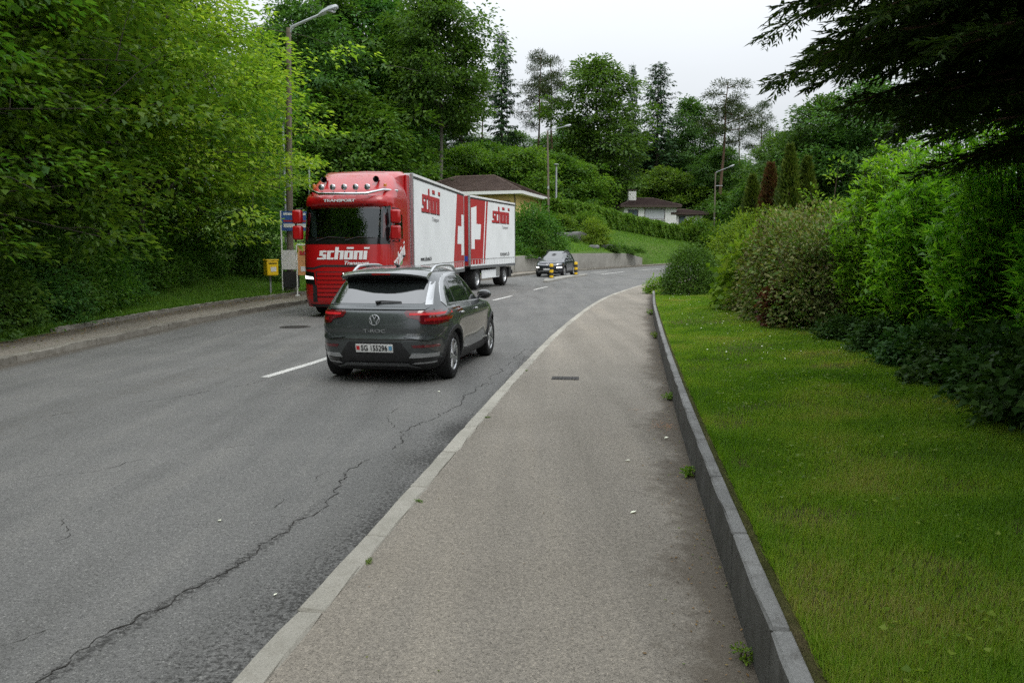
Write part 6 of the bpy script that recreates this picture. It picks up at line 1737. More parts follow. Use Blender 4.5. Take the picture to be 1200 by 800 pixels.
# roof deflector behind the cab top
mb = MB()
rows = []
for xx, zt, hw in ((-0.95, 3.60, 0.80), (-1.35, 3.80, 0.98), (-1.75, 3.93, 1.08), (-2.15, 3.985, 1.13), (-2.30, 3.99, 1.14)):
    rows.append([(xx, -hw, 3.3), (xx, -hw, zt - 0.10), (xx, -hw + 0.12, zt), (xx, 0, zt + 0.025), (xx, hw - 0.12, zt), (xx, hw, zt - 0.10), (xx, hw, 3.3)])
V = [p for r_ in rows for p in r_]; Ff = [(7 * i + k, 7 * i + k + 1, 7 * i + 8 + k, 7 * i + 7 + k) for i in range(4) for k in range(6)] + [tuple(range(7)), tuple(range(34, 27, -1))]
mb.add(V, Ff); mb.build('roof_deflector', M['paint_red'], tr, smooth=40)
for sg in (1, -1):
    mb = MB(); mb.box((-2.30, sg * 1.16, 2.6), (0.34, 0.06, 2.6)); mb.build('side_deflector', M['paint_red'], tr, bevel=0.02)
    # mirrors: two stacked housings on an arm
    mb = MB(); mb.box((-0.33, sg * 1.34, 2.66), (0.20, 0.26, 0.36)); m1 = mb.build('mirror', M['paint_red'], tr, bevel=0.05, smooth=50)
    mb = MB(); mb.box((-0.435, sg * 1.34, 2.66), (0.01, 0.21, 0.30)); link('mirror_glass', mb.mesh('mirror_glass', M['chrome']), m1)
    mb = MB(); mb.box((-0.33, sg * 1.34, 2.24), (0.20, 0.26, 0.38)); m1 = mb.build('mirror', M['paint_red'], tr, bevel=0.05, smooth=50)
    mb = MB(); mb.box((-0.435, sg * 1.34, 2.24), (0.01, 0.21, 0.31)); link('mirror_glass', mb.mesh('mirror_glass', M['chrome']), m1)
    mb = MB(); mb.tube([(-0.42, sg * 1.22, 2.88), (-0.38, sg * 1.40, 2.86), (-0.36, sg * 1.42, 2.0), (-0.42, sg * 1.22, 2.02)], 0.025, 6); mb.build('mirror_arm', M['black_trim'], tr)
    patch([(-1.55, 1.02), (-0.48, 1.02), (-0.45, 1.4), (-0.5, 2.03), (-1.55, 2.03)], cs(sg), M['paint_red'], 'door', tr, 0.012, 0.02, 0.15)
    mb = MB(); mb.box(CS.side(-1.38, 1.62, 0.03, sg), (0.24, 0.03, 0.05)); mb.build('door_handle', M['black_trim'], tr, bevel=0.01)
    # slanting lettering on the cab side
    k_ = -1 if sg > 0 else 1
    ca, sa = math.cos(R(24)), math.sin(R(24))
    logo(tr, 'logo_lettering', M['white'], 1.15, 0.36, lambda a, b, t_, sg=sg, k_=k_: CS.side(-1.02 + k_ * (a * ca - b * sa) , 1.62 + a * sa + b * ca, 0.014 + t_, sg), 0.1, tail=True)
    mb = MB(); mb.prism([(-0.5, -0.03), (0.25, -0.03), (0.28, 0.05), (-0.47, 0.05)], lambda a, b, t_, sg=sg, k_=k_: CS.side(-1.05 + k_ * (a * ca - b * sa), 1.36 + a * sa + b * ca, 0.014 + t_, sg), 0, 0.003); mb.build('side_stripe', M['green_print'], tr)
    mb = MB()
    for i in range(3): mb.box((-0.62, sg * 1.15, 0.42 + 0.33 * i), (0.42, 0.16, 0.05))
    mb.build('step', M['black_trim'], tr, bevel=0.01)
    wheel(tr, -1.42, sg * 1.04, 0.50, 0.31, sg, 0.29, 0, M['alu'])
    for k2 in (0,):
        wheel(tr, -7.1, sg * 0.98, 0.50, 0.56, sg, 0.29, 0, M['alu'])
    mb = MB(); mb.box((-4.1, sg * 0.98, 0.72), (1.5, 0.5, 0.55)); mb.build('fuel_tank' if sg > 0 else 'battery_box', M['alu'], tr, bevel=0.06)
    mb = MB(); pts = [(-7.1 + 0.62 * math.cos(a), 0.52 + 0.60 * math.sin(a)) for a in np.linspace(R(10), R(170), 12)]
    mb.prism(ribbon(pts, 0.04), lambda a, b, t_, sg=sg: (a, sg * t_, b), 0.70, 1.25); mb.build('mudguard', M['black_trim'], tr)
# inside the cab
mb = MB(); mb.box((-0.62, 0, 1.80), (0.55, 2.1, 0.46), rot=(0, R(8), 0)); mb.build('dashboard', M['dash'], tr, bevel=0.06)
mb = MB(); mb.lathe([(0.225, 0.0), (0.24, 0.02), (0.255, 0.0), (0.24, -0.02)], 28, 'z', close=True); 
for a in (0.3, 2.8, 4.7): mb.tube([(0, 0, -0.03), (0.24 * math.cos(a), 0.24 * math.sin(a), 0)], 0.018, 6)
sw = mb.build('steering_wheel', M['black_trim'], tr, smooth=50); sw.location = (-0.92, 0.58, 2.02); sw.rotation_euler = (0, R(35), 0)
for sy in (0.6, -0.6):
    mb = MB(); mb.box((-1.48, sy, 1.68), (0.52, 0.52, 0.16)); mb.box((-1.74, sy, 2.05), (0.15, 0.50, 0.72), rot=(0, R(-8), 0)); mb.box((-1.80, sy, 2.50), (0.11, 0.28, 0.22)); mb.build('seat', M['seat'], tr, bevel=0.05, smooth=50)
mb = MB()
for i in range(9): mb.cyl((-0.52 - 0.035 * i, 1.03 - 0.012 * (i % 2), 2.12), (-0.52 - 0.035 * i, 1.03 - 0.012 * (i % 2), 2.88), 0.028, n=8)
mb.build('curtain', M['curtain'], tr, smooth=60)
mb = MB()
for i in range(9): mb.cyl((-0.52 - 0.035 * i, -1.03 + 0.012 * (i % 2), 2.12), (-0.52 - 0.035 * i, -1.03 + 0.012 * (i % 2), 2.88), 0.028, n=8)
mb.build('curtain', M['curtain'], tr, smooth=60)
mb = MB(); mb.box((-0.62, 0.2, 2.055), (0.22, 0.5, 0.012)); mb.box((-0.58, -0.5, 2.05), (0.16, 0.7, 0.016)); mb.build('papers', M['white'], tr)
# white body
BX0, BX1, BZ0, BZ1, BW = -2.52, -10.75, 1.02, 3.97, 1.275
def body_side(parent, x0, x1, zoff=0.0):
    """canvas-sided box: walls, roof rail with dark joint, lower rail, rear frame"""
    mb = MB(); mb.box(((x0 + x1) / 2, 0, (BZ0 + BZ1) / 2), (abs(x1 - x0), 2 * BW, BZ1 - BZ0)); mb.build('box_body', M['tarp'], parent, bevel=0.015)
    for sg in (1, -1):
        mb = MB(); mb.box(((x0 + x1) / 2, sg * (BW + .004), BZ1 - 0.115), (abs(x1 - x0) - .1, 0.012, 0.055)); mb.build('roof_joint', M['ink'], parent)
        mb = MB(); mb.box(((x0 + x1) / 2, sg * (BW + .008), BZ1 - 0.04), (abs(x1 - x0), 0.03, 0.08)); mb.build('roof_rail', M['white'], parent, bevel=0.01)
        mb = MB(); mb.box(((x0 + x1) / 2, sg * (BW + .006), BZ0 + 0.30), (abs(x1 - x0) - .06, 0.012, 0.02)); mb.build('tarp_seam', M['grey_ink'], parent)
        mb = MB(); mb.box(((x0 + x1) / 2, sg * (BW + .008), BZ0 - 0.05), (abs(x1 - x0), 0.03, 0.12)); mb.build('side_rail', M['steel_grey'], parent)
        n = int(abs(x1 - x0) / 0.38)
        mb = MB(); mb.box((0, 0, 0), (0.035, 0.012, 0.22)); sm_ = mb.mesh('tarp_strap', M['tarp'])
        for i in range(n):
            so = link('tarp_strap', sm_, parent); so.location = (x0 + (x1 - x0) * (i + .5) / n, sg * (BW + .010), BZ0 + 0.16)
    for xx in (x0, x1):
        for sg in (1, -1):
            mb = MB(); mb.box((xx, sg * (BW - 0.03), (BZ0 + BZ1) / 2), (0.07, 0.09, BZ1 - BZ0)); mb.build('corner_post', M['alu'], parent, bevel=0.01)
def side_art(parent, x0, x1, red, logo_x, lw, web_x, foot, txt):
    for sg in (1, -1):
        fl = -1 if sg > 0 else 1
        flat = lambda a, b, t_, sg=sg: (a, sg * (BW + 0.003 + t_), b)
        for poly in red['red']:
            mb = MB(); mb.prism(poly, flat, 0, 0.004); mb.build('red_print', M['paint_red_dark'], parent)
        for poly in red['white']:
            mb = MB(); mb.prism(poly, flat, 0.004, 0.007); mb.build('white_cross', M['tarp'], parent)
        pl_ = lambda a, b, t_, sg=sg, fl=fl: (logo_x + fl * a, sg * (BW + 0.006 + t_), 3.30 + b)
        logo(parent, 'logo_lettering', M['letter_red'], lw, 0.74, pl_, 0.0, 0.006)
        pl_b = lambda a, b, t_, sg=sg, fl=fl: (logo_x + fl * (a + 0.04), sg * (BW + 0.003 + t_), 3.27 + b)
        logo(parent, 'lettering_shadow', M['ink'], lw, 0.74, pl_b, 0.0, 0.003)
        text_part('Transport', 0.20, M['grey_ink'], parent, 'small_lettering', lambda a, b, t_, sg=sg, fl=fl: (logo_x + fl * (a + lw * 0.22), sg * (BW + 0.004 + t_), 2.74 + b), 0.3, width=1.0)
        text_part(txt, foot, M['ink'], parent, 'small_lettering', lambda a, b, t_, sg=sg, fl=fl: (web_x + fl * a, sg * (BW + 0.004 + t_), 1.50 + b), width=1.5)
body_side(tr, BX0, BX1)
b0, b1 = BX1 + 0.06, BX1 + 1.75
side_art(tr, BX0, BX1, {'red': [[(b0, 1.1), (b1 + 0.45, 1.1), (b1 - 0.35, 3.84), (b0, 3.84)]], 'white': [[(b0 + .02, 1.55), (b0 + .55, 1.55), (b0 + .55, 1.98), (b0 + 1.35, 1.98), (b0 + 1.22, 2.65), (b0 + .50, 2.65), (b0 + .50, 3.1), (b0 + .02, 3.1)]]}, -4.95, 2.6, -4.1, 0.22, 'www.schoeni.ch')
mb = MB()
for sg in (1, -1): mb.box((-6.2, sg * 0.42, 0.86), (9.0, 0.09, 0.24))
for xx in (-2.4, -4.5, -6.5, -8.5, -10.4): mb.box((xx, 0, 0.86), (0.12, 0.84, 0.18))
mb.build('chassis', M['black_trim'], tr)
mb = MB(); mb.box((-10.6, 0, 0.55), (0.12, 2.3, 0.16)); mb.build('rear_bar', M['black_trim'], tr)

# trailer
tl = thing('trailer', 'white and red canvas trailer with a white cross behind the truck', 'trailer', (-2.96, 33.85, float(grade(33.8)) + 0.02), (0, R(0.72), R(-106.2)))
_o = (BX0, BX1); TX0, TX1 = 0.0, -6.75
body_side(tl, TX0, TX1)
mb = MB(); mb.box((TX0 + 0.012, 0, (BZ0 + BZ1) / 2), (0.02, 2 * BW - 0.1, BZ1 - BZ0 - 0.06)); mb.build('front_wall', M['paint_red_dark'], tl)
side_art(tl, TX0, TX1, {'red': [[(-0.06, 1.1), (-1.62, 1.1), (-2.05, 3.84), (-0.06, 3.84)], [(-1.75, 1.1), (-1.95, 1.1), (-2.42, 3.84), (-2.20, 3.84)]], 'white': [[(-0.12, 1.75), (-0.55, 1.75), (-0.55, 2.15), (-1.30, 2.15), (-1.42, 2.80), (-0.80, 2.80), (-0.82, 3.55), (-0.12, 3.45)]]}, -4.45, 2.7, -5.0, 0.30, 'transport.ch')
mb = MB()
for sg in (1, -1): mb.box((-3.4, sg * 0.42, 0.86), (6.5, 0.09, 0.22))
mb.tube([(0, 0.3, 0.7), (1.4, 0, 0.6), (1.9, 0, 0.6)], 0.05, 6); mb.tube([(0, -0.3, 0.7), (1.4, 0, 0.6)], 0.05, 6)
mb.build('chassis', M['black_trim'], tl)
for xx in (-1.05, -5.15):
    for sg in (1, -1): wheel(tl, xx, sg * 0.98, 0.47, 0.50, sg, 0.29, 0, M['alu'])
for sg in (1, -1):
    mb = MB(); mb.box((-3.1, sg * 1.16, 0.62), (2.6, 0.05, 0.38)); mb.build('side_guard', M['tarp'], tl, bevel=0.02)
    mb = MB(); mb.box((-4.15, sg * 1.02, 0.72), (0.6, 0.36, 0.5)); mb.build('tool_box', M['alu'], tl, bevel=0.03)
    mb = MB(); mb.box((-6.1, sg * 1.0, 0.62), (0.35, 0.45, 0.5)); mb.build('mud_flap', M['black_trim'], tl, bevel=0.02)
mb = MB(); mb.box((0.035, 1.0, 1.35), (0.008, 0.35, 0.22)); mb.build('blue_sticker', M['blue_print'], tl)
mb = MB(); mb.box((-6.7, 0, 0.6), (0.1, 2.3, 0.2)); mb.build('rear_bar', M['black_trim'], tl)

# the driver
M['skin'] = plain('skin', (0.45, 0.27, 0.2), 0.55, var=0.08, scale=10)
M['shirt'] = plain('dark shirt', (0.05, 0.06, 0.075), 0.85, var=0.2)
M['hair'] = plain('dark hair', (0.03, 0.022, 0.016), 0.6, var=0.3, scale=40)
def skin_body(name, verts, edges, radii, mat, parent, sub=2):
    me = bpy.data.meshes.new(name); me.from_pydata(verts, edges, [])
    me.materials.append(mat)
    o = link(name, me, parent)
    o.modifiers.new('skin', 'SKIN')
    sk = me.skin_vertices[0].data
    for i, r_ in enumerate(radii): sk[i].radius = (r_, r_) if not hasattr(r_, '__len__') else r_
    sk[0].use_root = True
    s_ = o.modifiers.new('sub', 'SUBSURF'); s_.levels = s_.render_levels = sub
    return o
mt = tr.matrix_basis.copy()
dp = thing('person', 'truck driver in a dark shirt behind the windscreen, hands on the wheel', 'person')
dp.matrix_basis = mt @ Matrix.Translation((-1.45, 0.58, 1.76))
Vb = [(0, 0, 0.06), (-0.04, 0, 0.25), (-0.06, 0, 0.44), (-0.07, 0, 0.55), (-0.06, 0, 0.64), (-0.03, 0, 0.72), (-0.02, 0, 0.80),
      (-0.06, 0.19, 0.50), (0.10, 0.27, 0.30), (0.33, 0.22, 0.30), (-0.06, -0.19, 0.50), (0.10, -0.27, 0.30), (0.33, -0.22, 0.30), (0.38, 0.11, 0.05), (0.40, -0.11, 0.05), (0.45, 0.11, -0.35), (0.45, -0.11, -0.35)]
Eb = [(0, 1), (1, 2), (2, 3), (3, 4), (4, 5), (5, 6), (2, 7), (7, 8), (8, 9), (2, 10), (10, 11), (11, 12), (0, 13), (13, 15), (0, 14), (14, 16)]
skin_body('body', Vb, Eb, [(0.14, 0.17), (0.12, 0.16), (0.12, 0.18), 0.06, 0.058, (0.10, 0.085), (0.085, 0.075), 0.065, 0.052, 0.036, 0.065, 0.052, 0.036, 0.085, 0.085, 0.06, 0.06], M['shirt'], dp)
mb = MB(); mb.ball((-0.015, 0, 0.765), (0.098, 0.08, 0.125), 18, 12); mb.ball((0.085, 0, 0.75), (0.022, 0.016, 0.024), 8, 6); mb.ball((-0.01, 0.082, 0.755), (0.02, 0.012, 0.03), 8, 6); mb.ball((-0.01, -0.082, 0.755), (0.02, 0.012, 0.03), 8, 6); mb.build('face', M['skin'], dp, smooth=60)
mb = MB(); mb.ball((-0.035, 0, 0.80), (0.10, 0.088, 0.105), 16, 10); mb.build('hair', M['hair'], dp, smooth=60)
for sg in (1, -1):
    hb = MB(); hb.ball((0.385, sg * 0.215, 0.30), (0.05, 0.03, 0.042), 10, 8)
    for i in range(4):
        y0 = 0.0; zc = 0.33 - 0.02 * i
        hb.tube([(0.41, sg * 0.215, zc), (0.455, sg * 0.205, zc + 0.012), (0.47, sg * 0.18, zc + 0.004), (0.45, sg * 0.168, zc)], [0.011, 0.010, 0.009, 0.007], 6)
    hb.tube([(0.39, sg * 0.19, 0.325), (0.42, sg * 0.165, 0.345), (0.445, sg * 0.16, 0.34)], [0.012, 0.010, 0.008], 6)
    hb.build('hand', M['skin'], dp, smooth=60)
# ================================================================== HOUSES AND STREET FURNITURE
def roof_mat(name, c0, c1):
    m, n, l, b = new_mat(name)
    tc = n.new('ShaderNodeTexCoord')
    a = n.new('ShaderNodeTexNoise'); a.inputs['Scale'].default_value = 1.4; a.inputs['Detail'].default_value = 8; l.new(tc.outputs['Object'], a.inputs['Vector'])
    r = ramp(n, [(0.3, c0), (0.7, c1)]); l.new(a.outputs['Fac'], r.inputs['Fac'])
    l.new(r.outputs[0], b.inputs['Base Color']); b.inputs['Roughness'].default_value = 0.8; b.inputs['Specular IOR Level'].default_value = 0.3
    return m
M['tile_brown'] = roof_mat('brown roof tile', (0.075, 0.052, 0.042), (0.125, 0.09, 0.075))
M['tile_dark'] = roof_mat('dark roof tile', (0.065, 0.045, 0.042), (0.105, 0.075, 0.07))
M['stucco_yellow'] = plain('yellow render', (0.60, 0.45, 0.17), 0.9, var=0.06, scale=1.2, bump=0.15, bscale=60)
M['stucco_white'] = plain('white render', (0.74, 0.74, 0.72), 0.9, var=0.05, scale=1.2, bump=0.15, bscale=60)
M['stucco_cream'] = plain('cream render', (0.55, 0.5, 0.4), 0.9, var=0.06, scale=1.2)
M['fascia'] = plain('white board', (0.74, 0.74, 0.72), 0.6, var=0.05)
M['brown_wood'] = plain('dark stained wood', (0.06, 0.04, 0.03), 0.7, var=0.2, scale=5)
M['pane'] = plain('window pane', (0.10, 0.13, 0.15), 0.06, spec=0.8, var=0.2, scale=1)
M['shutter_grey'] = plain('grey blind', (0.42, 0.44, 0.46), 0.7, var=0.08)
M['pole_wood'] = bark_mat('weathered lamp pole', (0.13, 0.105, 0.085), (0.22, 0.185, 0.15))
M['galv'] = plain('galvanised steel', (0.36, 0.38, 0.39), 0.5, metal=0.5, var=0.12, scale=12)
M['yellow'] = plain('signal yellow', (0.75, 0.47, 0.01), 0.45, var=0.08, scale=6)
M['post_yellow'] = plain('post box yellow', (0.78, 0.52, 0.015), 0.4, var=0.06, scale=6)
M['poster_blue'] = plain('blue poster', (0.03, 0.09, 0.30), 0.5, var=0.2, scale=3)
M['poster_orange'] = plain('orange poster', (0.62, 0.30, 0.12), 0.5, var=0.2, scale=3)
M['poster_white'] = plain('white poster', (0.7, 0.7, 0.7), 0.5, var=0.1, scale=3)
M['stone'] = concrete_mat('garden stone', (0.10, 0.10, 0.105), (0.2, 0.2, 0.2), 1.5)

def hip_roof(t, W, D, ze, zr, over, mat, fascia, name='roof', board=0.28, ridge=None, cx=0.0, cy=0.0, tiles=True):
    """hip roof over x in [-W/2,W/2], y in [0,D]; tiles laid in courses, boards round the eaves"""
    x0, x1, y0, y1 = cx - W / 2 - over, cx + W / 2 + over, cy - over, cy + D + over
    rl = ridge if ridge is not None else max(0.5, (x1 - x0) - (y1 - y0))
    ra, rb = cx - rl / 2, cx + rl / 2; ym = (y0 + y1) / 2
    mb = MB()
    E4 = [(x0, y0, ze), (x1, y0, ze), (x1, y1, ze), (x0, y1, ze)]; Rg = [(ra, ym, zr), (rb, ym, zr)]
    B4 = [(p[0], p[1], ze - 0.1) for p in E4]
    mb.add(E4 + Rg + B4, [(0, 1, 5, 4), (1, 2, 5), (2, 3, 4, 5), (3, 0, 4), (6, 7, 1, 0), (7, 8, 2, 1), (8, 9, 3, 2), (9, 6, 0, 3), (9, 8, 7, 6)])
    ro = mb.build(name, mat, t)
    # courses of tiles as low steps
    mbc = MB(); n = 16
    quads = [(E4[0], E4[1], Rg[1], Rg[0]), (E4[1], E4[2], Rg[1], Rg[1]), (E4[3], E4[0], Rg[0], Rg[0])]
    for a, b, c, d in quads:
        a, b, c, d = map(Vector, (a, b, c, d))
        nn = (b - a).cross(d - a).normalized()
        if nn.z < 0: nn = -nn
        for i in range(n):
            f0, f1 = i / n, (i + 1) / n
            p, q, r_, s_ = a.lerp(d, f0), b.lerp(c, f0), b.lerp(c, f1), a.lerp(d, f1)
            mbc.add([p + nn * .07, q + nn * .07, r_ + nn * .012, s_ + nn * .012, p + nn * .005, q + nn * .005], [(0, 1, 2, 3), (4, 5, 1, 0)])
    link('tile_courses', mbc.mesh('tile_courses', mat), ro)
    mbr = MB(); mbr.tube([Rg[0], Rg[1]], 0.12, 6)
    for e, k in ((0, 0), (1, 1), (2, 1), (3, 0)): mbr.tube([E4[e], Rg[k]], 0.10, 6)
    link('ridge_tiles', mbr.mesh('ridge_tiles', mat), ro)
    mbf = MB()
    mbf.box(((x0 + x1) / 2, y0 - .02, ze - board / 2), (x1 - x0 + .04, 0.04, board)); mbf.box(((x0 + x1) / 2, y1 + .02, ze - board / 2), (x1 - x0 + .04, 0.04, board))
    mbf.box((x0 - .02, (y0 + y1) / 2, ze - board / 2), (0.04, y1 - y0 - .02, board)); mbf.box((x1 + .02, (y0 + y1) / 2, ze - board / 2), (0.04, y1 - y0 - .02, board))
    link('eaves_board', mbf.mesh('eaves_board', fascia), ro)
    mbs = MB(); mbs.box(((x0 + x1) / 2, (y0 + y1) / 2, ze - board + .02), (x1 - x0 - .02, y1 - y0 - .02, 0.03)); link('soffit', mbs.mesh('soffit', fascia), ro)
    return ro
def wall_window(t, x, y, z, w, h, axis, frame, pane, name='window', nx=2):
    """a window set on a wall that faces -y ('y') or +-x ('x+','x-')"""
    def B(mb, c, d):
        if axis == 'y': mb.box((x + c[0], y + c[1], z + c[2]), d)
        else:
            s = 1 if axis == 'x+' else -1
            mb.box((x - s * c[1], y + c[0], z + c[2]), (d[1], d[0], d[2]))
    mb = MB(); f = 0.07
    for c, d in (((0, -.03, h / 2), (w + 2 * f, .08, f)), ((0, -.03, -h / 2), (w + 2 * f, .08, f)), ((-w / 2 - f / 2, -.03, 0), (f, .08, h - f)), ((w / 2 + f / 2, -.03, 0), (f, .08, h - f))): B(mb, c, d)
    for i in range(1, nx): B(mb, (-w / 2 + w * i / nx, -.025, 0), (0.06, .06, h - f))
    o = mb.build(name, frame, t)
    mb = MB(); B(mb, (0, -.008, 0), (w, .012, h)); link('pane', mb.mesh('pane', pane), o)
    mb = MB(); B(mb, (0, -.07, -h / 2 - .07), (w + .3, .2, .06)); link('sill', mb.mesh('sill', M['fascia']), o)
    return o
def house(name, label, corner, ang, W, D, zb, zwall, zr, over, wall, tile, fascia, ridge=None):
    """corner: right front corner of the eaves; front runs to the left of it"""
    t = thing(name, label, 'house')
    # local frame: front wall on y=0 facing -y, centre of front at x=0
    ca, sa = math.cos(ang), math.sin(ang)
    lx, ly = W / 2 + over, -over
    t.location = (corner[0] - (lx * ca - ly * sa), corner[1] - (lx * sa + ly * ca), zb); t.rotation_euler = (0, 0, ang)
    h = zwall - zb
    mb = MB(); mb.box((0, D / 2, h / 2 - 0.8), (W, D, h + 1.6)); mb.build('wall', wall, t)
    hip_roof(t, W, D, h, zr - zb, over, tile, fascia, ridge=ridge)
    return t, h
c = at_px(611, 223, 72)
ho, h = house('house', 'pale yellow house with a brown hipped roof behind the trailer', (c[0], c[1]), -math.atan2(0.30, 0.954), 11.0, 8.6, 4.0, c[2], c[2] + 1.85, 0.7, M['stucco_yellow'], M['tile_brown'], M['fascia'], 4.0)
wall_window(ho, 4.4, 0, h - 2.1, 1.1, 1.5, 'y', M['fascia'], M['shutter_grey'])
wall_window(ho, 1.4, 0, h - 1.9, 1.6, 1.4, 'y', M['fascia'], M['pane'])
wall_window(ho, -2.5, 0, h - 1.9, 1.6, 1.4, 'y', M['fascia'], M['pane'])
wall_window(ho, 5.5, 5.6, h - 1.7, 1.0, 1.2, 'x+', M['fascia'], M['pane'])
mb = MB(); mb.box((3.4, -0.55, h - 0.95), (3.0, 1.0, 0.10), rot=(R(8), 0, 0)); mb.build('awning', M['brown_wood'], ho)
mb = MB(); mb.tube([(5.42, -0.66, h - 0.2), (5.42, -0.14, h - 0.5), (5.42, -0.12, 0)], 0.05, 8); mb.build('downpipe', M['brown_wood'], ho)
c = at_px(436, 203, 74)
h2, hh = house('house', 'brown roofed house almost hidden behind the truck cab', (c[0] + 3.0, c[1]), 0.0, 6.0, 8, 4.0, c[2] - 0.7, c[2] + 0.55, 0.6, M['stucco_cream'], M['tile_brown'], M['brown_wood'], 0.6)
wall_window(h2, -1.2, 0, hh - 1.6, 1.2, 1.2, 'y', M['fascia'], M['pane']); wall_window(h2, 1.4, 0, hh - 1.6, 1.2, 1.2, 'y', M['fascia'], M['pane'])
c = at_px(799, 240.5, 106)
hw, hh = house('house', 'white bungalow with a dark roof and white chimney above the hedge', (c[0], c[1]), R(4), 7.0, 7.5, 4.6, c[2], c[2] + 1.15, 0.55, M['stucco_white'], M['tile_dark'], M['brown_wood'], 2.6)
wall_window(hw, 0.6, 0, hh - 1.15, 2.6, 1.3, 'y', M['brown_wood'], M['shutter_grey'], nx=1)
wall_window(hw, -2.3, 0, hh - 1.15, 1.2, 1.1, 'y', M['brown_wood'], M['pane'])
mb = MB(); mb.box((-1.95, 2.6, hh + 1.05), (1.05, 0.9, 1.9)); ch = mb.build('chimney', M['stucco_white'], hw, bevel=0.03)
mb = MB(); mb.box((-1.95, 2.6, hh + 2.18), (1.25, 1.1, 0.1)); 
for sx in (-.4, .4):
    for sy in (-.3, .3): mb.box((-1.95 + sx, 2.6 + sy, hh + 2.06), (.08, .08, .14))
link('chimney_cap', mb.mesh('chimney_cap', M['brown_wood']), ch)
mb = MB(); mb.box((5.3, 3.6, hh / 2 - 1.0), (3.9, 6.2, hh - 0.6)); mb.build('wing_wall', M['stucco_white'], hw)
hip_roof(hw, 4.0, 6.2, hh - 0.95, hh - 0.35, 0.5, M['tile_dark'], M['brown_wood'], 'wing_roof', 0.25, 1.2, 5.3, 0.5)
wall_window(hw, 4.4, 0.5, hh - 1.9, 0.7, 1.0, 'y', M['brown_wood'], M['pane'], nx=1)

# ------------------------------------------------------------------ lamps
def street_lamp(label, x, y, zb, zt, r, arm, head_l, mat, dirx=1.0, diry=-0.15, rise=0.35, cover=False, lean=0.0):
    t = thing('street_lamp', label, 'street lamp', (x, y, zb))
    H = zt - zb
    mb = MB(); mb.tube([(0, 0, -0.5), (lean * .4, 0, H * .5), (lean, 0, H)], [r, r * 0.85, r * 0.65], 12); mb.build('pole', mat, t, smooth=50)
    d = Vector((dirx, diry, 0)).normalized()
    e = Vector((lean, 0, H)) + d * arm + Vector((0, 0, rise))
    mb = MB(); mb.tube([(lean, 0, H - 0.25), Vector((lean, 0, H)) + d * 0.12 + Vector((0, 0, 0.03)), Vector((lean, 0, H)) + d * arm * .55 + Vector((0, 0, rise * .55)), e], [r * .45, r * .4, r * .35, r * .32], 8); mb.build('arm', M['galv'], t, smooth=50)
    e2 = e + d * head_l + Vector((0, 0, head_l * rise / max(arm, .1)))
    s = d.cross(Vector((0, 0, 1))).normalized()
    mb = MB()
    rows = []
    for f, w, hh_ in ((0, .05, .05), (.2, .12, .10), (.6, .16, .13), (.92, .12, .10), (1, .06, .05)):
        p = e.lerp(e2, f)
        rows.append([p - s * w, p - s * w * .7 + Vector((0, 0, hh_)), p + s * w * .7 + Vector((0, 0, hh_)), p + s * w, p + s * w * .6 - Vector((0, 0, .05)), p - s * w * .6 - Vector((0, 0, .05))])
    V = [q for r_ in rows for q in r_]; F_ = [(6 * i + k, 6 * i + (k + 1) % 6, 6 * i + 6 + (k + 1) % 6, 6 * i + 6 + k) for i in range(4) for k in range(6)] + [(5, 4, 3, 2, 1, 0), tuple(24 + k for k in range(6))]
    mb.add(V, F_); hd = mb.build('lamp_head', M['galv'], t, smooth=40)
    mb = MB(); q = e.lerp(e2, .6); mb.ball((q.x, q.y, q.z - 0.06), (head_l * .28, .11, .06), 12, 8); link('lamp_glass', mb.mesh('lamp_glass', M['lens'], 60), hd)
    mb = MB(); mb.box((lean * .4, -r, H * 0.42), (0.16, 0.1, 0.25)); mb.build('junction_box', M['galv'], t, bevel=0.02)
    return t
x, y = -8.42, 30.3
_, _, zt = at_px(343, 33, y)
lm = street_lamp('tall wooden lamp post with a slanting lamp arm left of the truck', x, y, float(grade(y)) + 0.09, zt, 0.135, 1.15, 0.72, M['pole_wood'], 1.0, -0.1, 0.42, lean=0.22)
mb = MB(); mb.box((0.02, 0.0, 0.35), (0.42, 0.36, 0.7)); mb.build('concrete_foot', M['old_kerb'], lm, bevel=0.03)
x, y, zb = at_px(643, 258, 76); zb = hz(x, y); _, _, zt = at_px(641, 153, 76)
street_lamp('tall street lamp on the grass bank left of the hedge', x, y, zb, zt, 0.11, 1.5, 0.7, M['pole_wood'], 1.0, -0.1, 0.3, lean=-0.15)
x, y, _ = at_px(837, 258, 102); zb = hz(x, y) if x < float(XB(102)) else float(grade(102)); _, _, zt = at_px(838, 202, 102)
fl_ = street_lamp('far street lamp at the right end of the clipped hedge', x, y, zb, zt, 0.12, 1.6, 0.7, M['pole_wood'], 1.0, -0.1, 0.6)
mb = MB(); _, _, za = at_px(838, 218, 102); mb.tube([(0, 0, za - zb), (0.9, -.1, za - zb + .02)], 0.05, 6); mb.build('side_arm', M['galv'], fl_)
def post_lamp(label, x, y, zb, zt, r=0.05, cap='disc'):
    t = thing('post_lamp', label, 'lamp', (x, y, zb))
    H = zt - zb
    mb = MB(); mb.tube([(0, 0, -.4), (0, 0, H * .5), (0, 0, H - .3)], [r * 1.4, r * 1.1, r], 10); mb.build('pole', M['galv'], t, smooth=50)
    mb = MB(); mb.lathe([(0.09, H - .32), (0.13, H - .05)], 16, 'z'); mb.build('lantern', M['lens'], t, smooth=50)
    mb = MB(); mb.lathe([(0.001, H), (0.2, H - .03), (0.26, H - .08), (0.001, H - .08)], 18, 'z'); mb.build('lamp_cap', M['galv'], t, smooth=40)
    return t
x, y, zt = at_px(652, 192, 84); post_lamp('small grey post lamp behind the left end of the hedge', x, y, hz(x, y), zt, 0.09)
